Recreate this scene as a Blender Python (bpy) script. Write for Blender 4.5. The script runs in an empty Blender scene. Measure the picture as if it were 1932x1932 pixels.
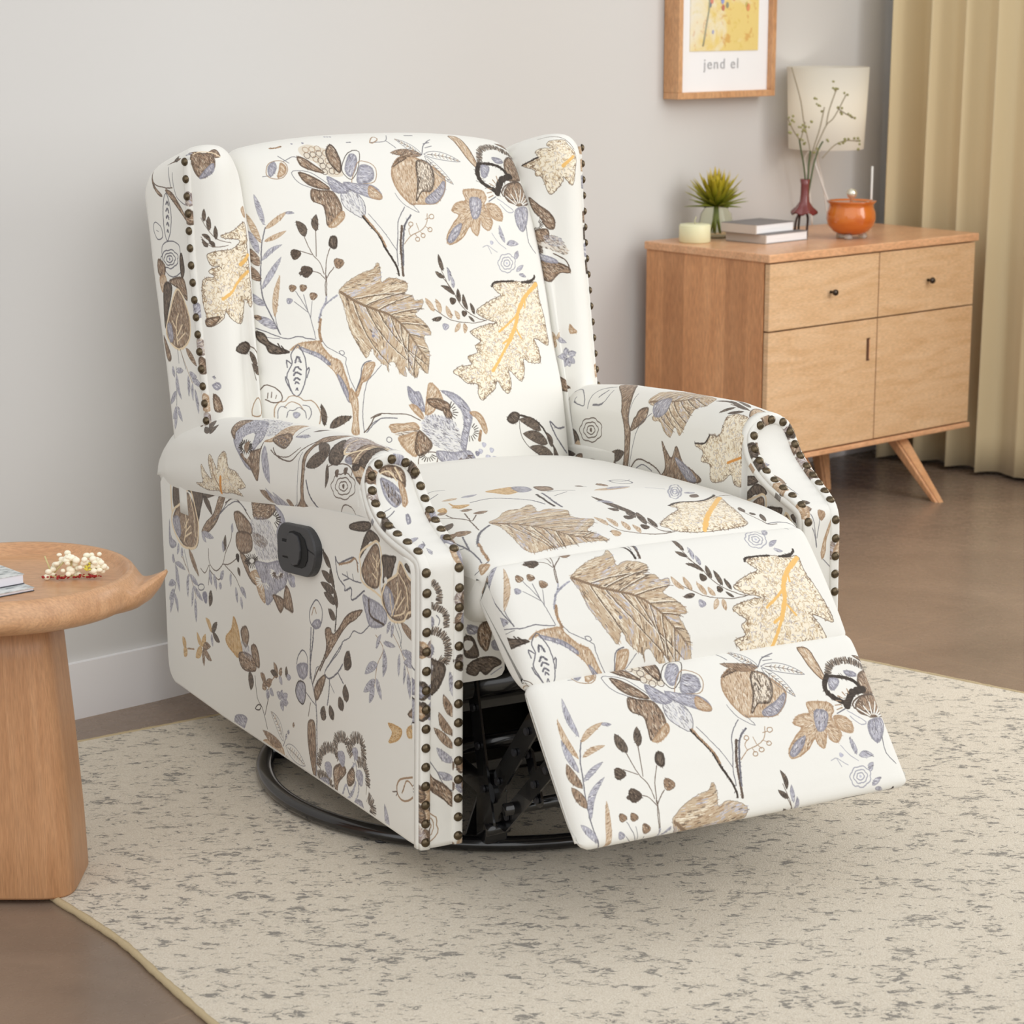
import bpy, bmesh, math, random
import numpy as np
from mathutils import Vector, Matrix
random.seed(7); PI = math.pi
SC = bpy.context.scene; COL = SC.collection
def R(d): return math.radians(d)
def lin(r, g, b):
    f = lambda c: (c/255/12.92) if c/255 <= .04045 else ((c/255+.055)/1.055)**2.4
    return (f(r), f(g), f(b), 1)
# ---------------------------------------------------------------- materials
def mat(name, col=(.8,.8,.8,1), rough=.6, metal=0, spec=.5, sheen=0, coat=0):
    m = bpy.data.materials.new(name); m.use_nodes = True
    b = m.node_tree.nodes['Principled BSDF']
    b.inputs['Base Color'].default_value = col; b.inputs['Roughness'].default_value = rough
    b.inputs['Metallic'].default_value = metal; b.inputs['Specular IOR Level'].default_value = spec
    b.inputs['Sheen Weight'].default_value = sheen; b.inputs['Coat Weight'].default_value = coat
    return m
def N(m, t, **kw):
    n = m.node_tree.nodes.new(t)
    for k, v in kw.items(): setattr(n, k, v)
    return n
def L(m, a, b): m.node_tree.links.new(a, b)
def bsdf(m): return m.node_tree.nodes['Principled BSDF']
def ramp(m, fac, stops, interp='LINEAR'):
    n = N(m, 'ShaderNodeValToRGB'); n.color_ramp.interpolation = interp
    e = n.color_ramp.elements
    while len(e) < len(stops): e.new(.5)
    for i, (p, c) in enumerate(stops): e[i].position = p; e[i].color = c
    L(m, fac, n.inputs[0]); return n
def noise(m, vec, scale, detail=3, rough=.5, dist=0):
    n = N(m, 'ShaderNodeTexNoise'); n.inputs['Scale'].default_value = scale; n.inputs['Detail'].default_value = detail
    n.inputs['Roughness'].default_value = rough; n.inputs['Distortion'].default_value = dist
    L(m, vec, n.inputs['Vector']); return n
def mapping(m, scale=(1,1,1), rot=(0,0,0), src='Object', loc=(0,0,0)):
    t = N(m, 'ShaderNodeTexCoord'); p = N(m, 'ShaderNodeMapping')
    p.inputs['Scale'].default_value = scale; p.inputs['Rotation'].default_value = rot; p.inputs['Location'].default_value = loc
    L(m, t.outputs[src], p.inputs['Vector']); return p.outputs[0]
def bump(m, h, strength=.2, dist=.002):
    b = N(m, 'ShaderNodeBump'); b.inputs['Strength'].default_value = strength; b.inputs['Distance'].default_value = dist
    L(m, h, b.inputs['Height']); L(m, b.outputs[0], bsdf(m).inputs['Normal']); return b
def mixc(m, fac, a, b, mode='MIX'):
    n = N(m, 'ShaderNodeMix', data_type='RGBA', blend_type=mode)
    for s, v in ((n.inputs[0], fac), (n.inputs[6], a), (n.inputs[7], b)):
        if hasattr(v, 'links'): L(m, v, s)
        else: s.default_value = v
    return n.outputs[2]
def wood(name, c1, c2, c3, scale=(1.5,1.5,22), rough=.42, planks=None):
    m = mat(name, rough=rough); v = mapping(m, scale)
    n1 = noise(m, v, 3.2, 5, .6, .6); n2 = noise(m, mapping(m, tuple(s*5 for s in scale)), 6, 2, .5)
    r = ramp(m, n1.outputs[0], [(.28, c1), (.5, c2), (.75, c3)])
    g = ramp(m, n2.outputs[0], [(.3, (.80,.80,.80,1)), (.7, (1.08,1.08,1.08,1))])
    c = mixc(m, 1.0, r.outputs[0], g.outputs[0], 'MULTIPLY')
    if planks:
        t = N(m, 'ShaderNodeTexCoord'); s = N(m, 'ShaderNodeSeparateXYZ'); L(m, t.outputs['Object'], s.inputs[0])
        mu = N(m, 'ShaderNodeMath', operation='MULTIPLY'); L(m, s.outputs[planks[0]], mu.inputs[0]); mu.inputs[1].default_value = planks[1]
        fl = N(m, 'ShaderNodeMath', operation='FLOOR'); L(m, mu.outputs[0], fl.inputs[0])
        wn = N(m, 'ShaderNodeTexWhiteNoise', noise_dimensions='1D'); L(m, fl.outputs[0], wn.inputs['W'])
        pr = ramp(m, wn.outputs[0], [(0, (.80,.78,.76,1)), (1, (1.08,1.1,1.12,1))])
        c = mixc(m, 1.0, c, pr.outputs[0], 'MULTIPLY')
    L(m, c, bsdf(m).inputs['Base Color']); bump(m, n2.outputs[0], .08, .001)
    return m
# ---------------------------------------------------------------- objects
def tag(o, label=None, cat=None, group=None, kind=None):
    if label: o['label'] = label
    if cat: o['category'] = cat
    if group: o['group'] = group
    if kind: o['kind'] = kind
    return o
def empty(name, loc=(0,0,0), rz=0, label=None, cat=None, group=None):
    o = bpy.data.objects.new(name, None); COL.objects.link(o); o.location = loc; o.rotation_euler = (0,0,rz)
    o.empty_display_size = .05
    return tag(o, label, cat, group)
def link(name, me, m=None, parent=None, smooth=True, loc=None, rz=None):
    o = bpy.data.objects.new(name, me); COL.objects.link(o)
    for x in (m if isinstance(m, (list, tuple)) else [m]):
        if x: me.materials.append(x)
    if smooth:
        me.polygons.foreach_set('use_smooth', [True]*len(me.polygons))
    if parent: o.parent = parent
    if loc is not None: o.location = loc
    if rz is not None: o.rotation_euler = (0,0,rz)
    return o
def mesh(name, V, F, uv=None):
    me = bpy.data.meshes.new(name); me.from_pydata([tuple(map(float, v)) for v in V], [], F)
    if uv is not None:
        ul = me.uv_layers.new(name='UVMap'); k = 0
        for p, f in zip(me.polygons, uv):
            for li, t in zip(p.loop_indices, f): ul.data[li].uv = t
    me.update(); return me
def from_bm(bm, name='m'):
    bmesh.ops.recalc_face_normals(bm, faces=bm.faces)
    me = bpy.data.meshes.new(name); bm.to_mesh(me); bm.free(); return me
def add_box(bm, lo, hi, M=None, bev=0, seg=2):
    r = bmesh.ops.create_cube(bm, size=1); vs = r['verts']
    for v in vs: v.co = Vector([(lo[i]+hi[i])/2 + v.co[i]*(hi[i]-lo[i]) for i in range(3)])
    if bev:
        es = list({e for v in vs for e in v.link_edges})
        q = bmesh.ops.bevel(bm, geom=es, offset=bev, segments=seg, affect='EDGES', profile=.5)
        vs = list({v for v in q['verts']} | {v for v in vs if v.is_valid})
    if M is not None:
        for v in vs: v.co = M @ v.co
    return vs
def box(name, lo, hi, m, parent=None, bev=0, seg=2, M=None):
    bm = bmesh.new(); add_box(bm, lo, hi, M, bev, seg)
    o = link(name, from_bm(bm, name), m, parent, smooth=False)
    return o
def add_tube(bm, pts, rad, seg=12, caps=True):
    pts = [Vector(p) for p in pts]; n = len(pts); rings = []
    rads = rad if isinstance(rad, (list, tuple)) else [rad]*n
    up = None
    for i, p in enumerate(pts):
        t = (pts[min(i+1,n-1)]-pts[max(i-1,0)]).normalized()
        if up is None: up = t.orthogonal().normalized()
        up = (up - t*up.dot(t)).normalized(); b = t.cross(up)
        rings.append([bm.verts.new(p + rads[i]*(math.cos(a)*up + math.sin(a)*b)) for a in [2*PI*k/seg for k in range(seg)]])
    for i in range(n-1):
        for k in range(seg):
            bm.faces.new((rings[i][k], rings[i][(k+1)%seg], rings[i+1][(k+1)%seg], rings[i+1][k]))
    if caps: bm.faces.new(rings[0][::-1]); bm.faces.new(rings[-1])
def tube(name, pts, rad, m, parent=None, seg=12):
    bm = bmesh.new(); add_tube(bm, pts, rad, seg); return link(name, from_bm(bm, name), m, parent)
def add_lathe(bm, prof, seg=40, c=(0,0,0)):
    rings = []
    for r, z in prof:
        if r < 1e-6: rings.append([bm.verts.new((c[0], c[1], c[2]+z))])
        else: rings.append([bm.verts.new((c[0]+r*math.cos(2*PI*k/seg), c[1]+r*math.sin(2*PI*k/seg), c[2]+z)) for k in range(seg)])
    for a, b in zip(rings[:-1], rings[1:]):
        for k in range(seg):
            k2 = (k+1) % seg
            if len(a) == 1 and len(b) == 1: continue
            if len(a) == 1: bm.faces.new((a[0], b[k], b[k2]))
            elif len(b) == 1: bm.faces.new((a[k], a[k2], b[0]))
            else: bm.faces.new((a[k], a[k2], b[k2], b[k]))
def lathe(name, prof, m, parent=None, seg=40, loc=None):
    bm = bmesh.new(); add_lathe(bm, prof, seg); return link(name, from_bm(bm, name), m, parent, loc=loc)
def add_prism(bm, poly, z0, z1):
    a = [bm.verts.new((x, y, z0)) for x, y in poly]; b = [bm.verts.new((x, y, z1)) for x, y in poly]
    n = len(poly)
    bm.faces.new(a[::-1]); bm.faces.new(b)
    for i in range(n): bm.faces.new((a[i], a[(i+1)%n], b[(i+1)%n], b[i]))
    return a+b
def dup(o, parent=None):
    c = o.copy(); COL.objects.link(c); c.parent = parent
    for ch in list(o.children): dup(ch, c)
    return c
def interp(x, xs, ys): return float(np.interp(x, xs, ys))
def smoothpts(P, n, closed=False):
    """Catmull-Rom through P, resampled to n points by arc length"""
    P = np.array(P, float); m = len(P); out = []
    rng = range(m) if closed else range(m-1)
    for i in rng:
        g = (lambda j: P[j % m]) if closed else (lambda j: P[min(max(j,0), m-1)])
        p0, p1, p2, p3 = g(i-1), g(i), g(i+1), g(i+2)
        for t in np.linspace(0, 1, 24, endpoint=False):
            out.append(.5*((2*p1)+(-p0+p2)*t+(2*p0-5*p1+4*p2-p3)*t*t+(-p0+3*p1-3*p2+p3)*t**3))
    out.append(P[0] if closed else P[-1]); out = np.array(out)
    d = np.r_[0, np.cumsum(np.linalg.norm(np.diff(out[:, :min(3, out.shape[1])], axis=0), axis=1))]
    s = np.linspace(0, d[-1], n+1 if closed else n)
    res = np.stack([np.interp(s, d, out[:, k]) for k in range(out.shape[1])], 1)
    return res[:-1] if closed else res
def resample(P, n):
    P = np.array(P, float); d = np.r_[0, np.cumsum(np.linalg.norm(np.diff(P, axis=0), axis=1))]; s = np.linspace(0, d[-1], n)
    return np.stack([np.interp(s, d, P[:, k]) for k in range(P.shape[1])], 1)
# ------------------------------------------------- printed upholstery fabric
PPM = 1500.0     # texels per metre of cloth
CREAM = (230, 228, 221)
class Cloth:
    """a piece of cloth u0..u1 x v0..v1 metres on which the floral print is drawn"""
    def __init__(s, name, u0, u1, v0, v1):
        s.name = name; s.u0, s.u1, s.v0, s.v1 = u0, u1, v0, v1
        s.w = int((u1-u0)*PPM); s.h = int((v1-v0)*PPM)
        s.img = np.empty((s.h, s.w, 3), np.float32); s.img[:] = CREAM
        s.ax = np.arange(s.w)+.5; s.ay = np.arange(s.h)+.5
    def px(s, p):
        p = np.asarray(p, float); return np.stack([(p[..., 0]-s.u0)*PPM, (p[..., 1]-s.v0)*PPM], -1)
    def _blend(s, x0, y0, a, col):
        h, w = a.shape; t = s.img[y0:y0+h, x0:x0+w]; t += (np.array(col, np.float32)-t)*a[..., None]
    def poly(s, P, col, alpha=1.0):
        P = s.px(P); x0, y0 = np.floor(P.min(0)).astype(int)-1; x1, y1 = np.ceil(P.max(0)).astype(int)+2
        x0 = max(x0, 0); y0 = max(y0, 0); x1 = min(x1, s.w); y1 = min(y1, s.h)
        if x1 <= x0 or y1 <= y0: return
        S = 2
        X, Y = np.meshgrid(np.arange(x0*S, x1*S)/S+.25, np.arange(y0*S, y1*S)/S+.25)
        ins = np.zeros(X.shape, bool); Q = np.roll(P, -1, 0)
        for (ax, ay), (bx, by) in zip(P, Q):
            if ay == by: continue
            c = (ay > Y) != (by > Y)
            ins ^= c & (X < (bx-ax)*(Y-ay)/(by-ay)+ax)
        a = ins.reshape(y1-y0, S, x1-x0, S).mean((1, 3)).astype(np.float32)*alpha
        s._blend(x0, y0, a, col)
    def line(s, P, w, col, alpha=1.0):
        """polyline; w in metres, a number or one per point"""
        P = s.px(P); n = len(P); W = (np.full(n, w) if np.isscalar(w) else np.asarray(w, float))*PPM/2
        Pl = P.tolist(); Wl = W.tolist(); col = np.array(col, np.float32)
        for i in range(n-1):
            ax, ay = Pl[i]; bx, by = Pl[i+1]; r = max(Wl[i], Wl[i+1])+1
            x0 = max(int(min(ax, bx)-r), 0); x1 = min(int(max(ax, bx)+r)+1, s.w)
            y0 = max(int(min(ay, by)-r), 0); y1 = min(int(max(ay, by)+r)+1, s.h)
            if x1 <= x0 or y1 <= y0: continue
            X = s.ax[x0:x1]-ax; Y = s.ay[y0:y1]-ay
            dx, dy = bx-ax, by-ay; L2 = max(dx*dx+dy*dy, 1e-9)
            t = np.minimum(np.maximum((X*(dx/L2))[None]+(Y*(dy/L2))[:, None], 0), 1)
            ex = X[None]-t*dx; ey = Y[:, None]-t*dy
            al = np.minimum(np.maximum(Wl[i]+(Wl[i+1]-Wl[i])*t-np.sqrt(ex*ex+ey*ey)+.5, 0), 1)*alpha
            T = s.img[y0:y1, x0:x1]; T += (col-T)*al[..., None].astype(np.float32)
    def material(s):
        im = bpy.data.images.new('print_'+s.name, s.w, s.h)
        a = np.ones((s.h, s.w, 4), np.float32); a[..., :3] = np.clip(s.img, 0, 255)/255
        im.pixels.foreach_set(a.ravel()); im.update(); im.pack()
        m = mat('fabric_'+s.name, rough=.85, spec=.2, sheen=.15)
        t = N(m, 'ShaderNodeTexCoord'); mp = N(m, 'ShaderNodeMapping')
        mp.inputs['Location'].default_value = (-s.u0/(s.u1-s.u0), -s.v0/(s.v1-s.v0), 0)
        mp.inputs['Scale'].default_value = (1/(s.u1-s.u0), 1/(s.v1-s.v0), 1)
        it = N(m, 'ShaderNodeTexImage', image=im, extension='EXTEND', interpolation='Cubic')
        L(m, t.outputs['UV'], mp.inputs[0]); L(m, mp.outputs[0], it.inputs[0]); L(m, it.outputs[0], bsdf(m).inputs['Base Color'])
        w = noise(m, mapping(m, (1, 1, 1), src='UV'), 900, 2, .6); w2 = noise(m, mapping(m, (1, 1, 1)), 14, 3, .5)
        b1 = bump(m, w.outputs[0], .25, .0006)
        b2 = N(m, 'ShaderNodeBump'); b2.inputs['Strength'].default_value = .25; b2.inputs['Distance'].default_value = .006
        L(m, w2.outputs[0], b2.inputs['Height']); L(m, b2.outputs[0], b1.inputs['Normal'])
        return m
# ------------------------------------------------------------ armchair shapes
def cushion(name, loop, w, r, m, parent, crown=None, n=110, nx=26, wfun=None, xc=0.0, cap_uv=0.0, v_at=None):
    """closed (y,z) outline swept across x with soft ends; crown(y,z,sx)->outward push. uv = (x, arc length)"""
    Pl = smoothpts(loop, n, closed=True)
    d = np.roll(Pl, -1, 0)-np.roll(Pl, 1, 0); nr = np.stack([d[:, 1], -d[:, 0]], 1); nr /= np.linalg.norm(nr, axis=1)[:, None]+1e-9
    A = np.sum(Pl[:, 0]*np.roll(Pl[:, 1], -1)-np.roll(Pl[:, 0], -1)*Pl[:, 1])
    if A < 0: nr = -nr
    if v_at is not None:
        k0 = int(np.argmin(np.linalg.norm(Pl-np.array(v_at), axis=1))); Pl = np.roll(Pl, -k0, 0); nr = np.roll(nr, -k0, 0)
    seg = np.linalg.norm(np.roll(Pl, -1, 0)-Pl, axis=1); arc = np.r_[0, np.cumsum(seg)]
    q = np.linspace(0, 1, 7); xs = []
    for t in q: xs.append((-1, t))
    rings = []
    for k in range(7):
        th = k/6*PI/2; rings.append((-(w-r)-r*math.cos(th), r*(1-math.sin(th)), -(w-r)-r*(PI/2-th)))
    for k in range(1, nx): x = -(w-r)+2*(w-r)*k/nx; rings.append((x, 0, x))
    for k in range(6, -1, -1):
        th = k/6*PI/2; rings.append(((w-r)+r*math.cos(th), r*(1-math.sin(th)), (w-r)+r*(PI/2-th)))
    V = []; U = []
    for x, ins, u in rings:
        sx = x/w
        for i, p in enumerate(Pl):
            c = crown(p[0], p[1], sx) if crown else 0
            yz = p+nr[i]*(c-ins); k = wfun(yz[0], yz[1]) if wfun else 1
            V.append((xc+x*k, yz[0], yz[1]))
    F = []; uv = []; nl = len(Pl)
    for a in range(len(rings)-1):
        for i in range(nl):
            j = (i+1) % nl
            F.append((a*nl+i, (a+1)*nl+i, (a+1)*nl+j, a*nl+j) if A > 0 else (a*nl+i, a*nl+j, (a+1)*nl+j, (a+1)*nl+i))
            ua, ub = rings[a][2], rings[a+1][2]; va, vb = arc[i], arc[i+1]
            uv.append([(ua, va), (ub, va), (ub, vb), (ua, vb)] if A > 0 else [(ua, va), (ua, vb), (ub, vb), (ub, va)])
    for a, s in ((0, 1), (len(rings)-1, -1)):      # end caps
        f = [a*nl+i for i in range(nl)]
        F.append(f if (s > 0) == (A > 0) else f[::-1]); uv.append([(cap_uv+V[i][1], V[i][2]) for i in F[-1]])
    return link(name, mesh(name, V, F, uv), m, parent)
def flipx(o, parent, name=None):
    """a mirrored copy of a part, for the other side of the chair"""
    me = o.data.copy(); me.name = o.data.name+'_r'
    for v in me.vertices: v.co.x = -v.co.x
    me.flip_normals(); c = bpy.data.objects.new(name or o.name, me); COL.objects.link(c); c.parent = parent
    return c
CH = (-0.0189, 3.9101, 0.0)
CHYAW = R(28.34)
FRONT = [  # arm front panel: z, y, outer x, inner x (left arm, as positive numbers)
 (.078,-.461,.394,.317),(.18,-.461,.393,.316),(.30,-.461,.391,.315),(.42,-.461,.389,.313),(.50,-.461,.388,.312),(.524,-.460,.388,.312),
 (.536,-.452,.389,.311),(.545,-.430,.395,.310),(.555,-.400,.402,.308),(.567,-.370,.407,.306),(.583,-.342,.409,.304),(.602,-.320,.408,.303),
 (.622,-.308,.407,.304),(.640,-.301,.403,.307),(.655,-.299,.394,.314),(.666,-.298,.381,.326),(.672,-.298,.366,.341)]
FP = smoothpts(FRONT, 90)
FARC = np.r_[0, np.cumsum(np.hypot(np.diff(FP[:, 0]), np.diff(FP[:, 1])))]
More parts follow.
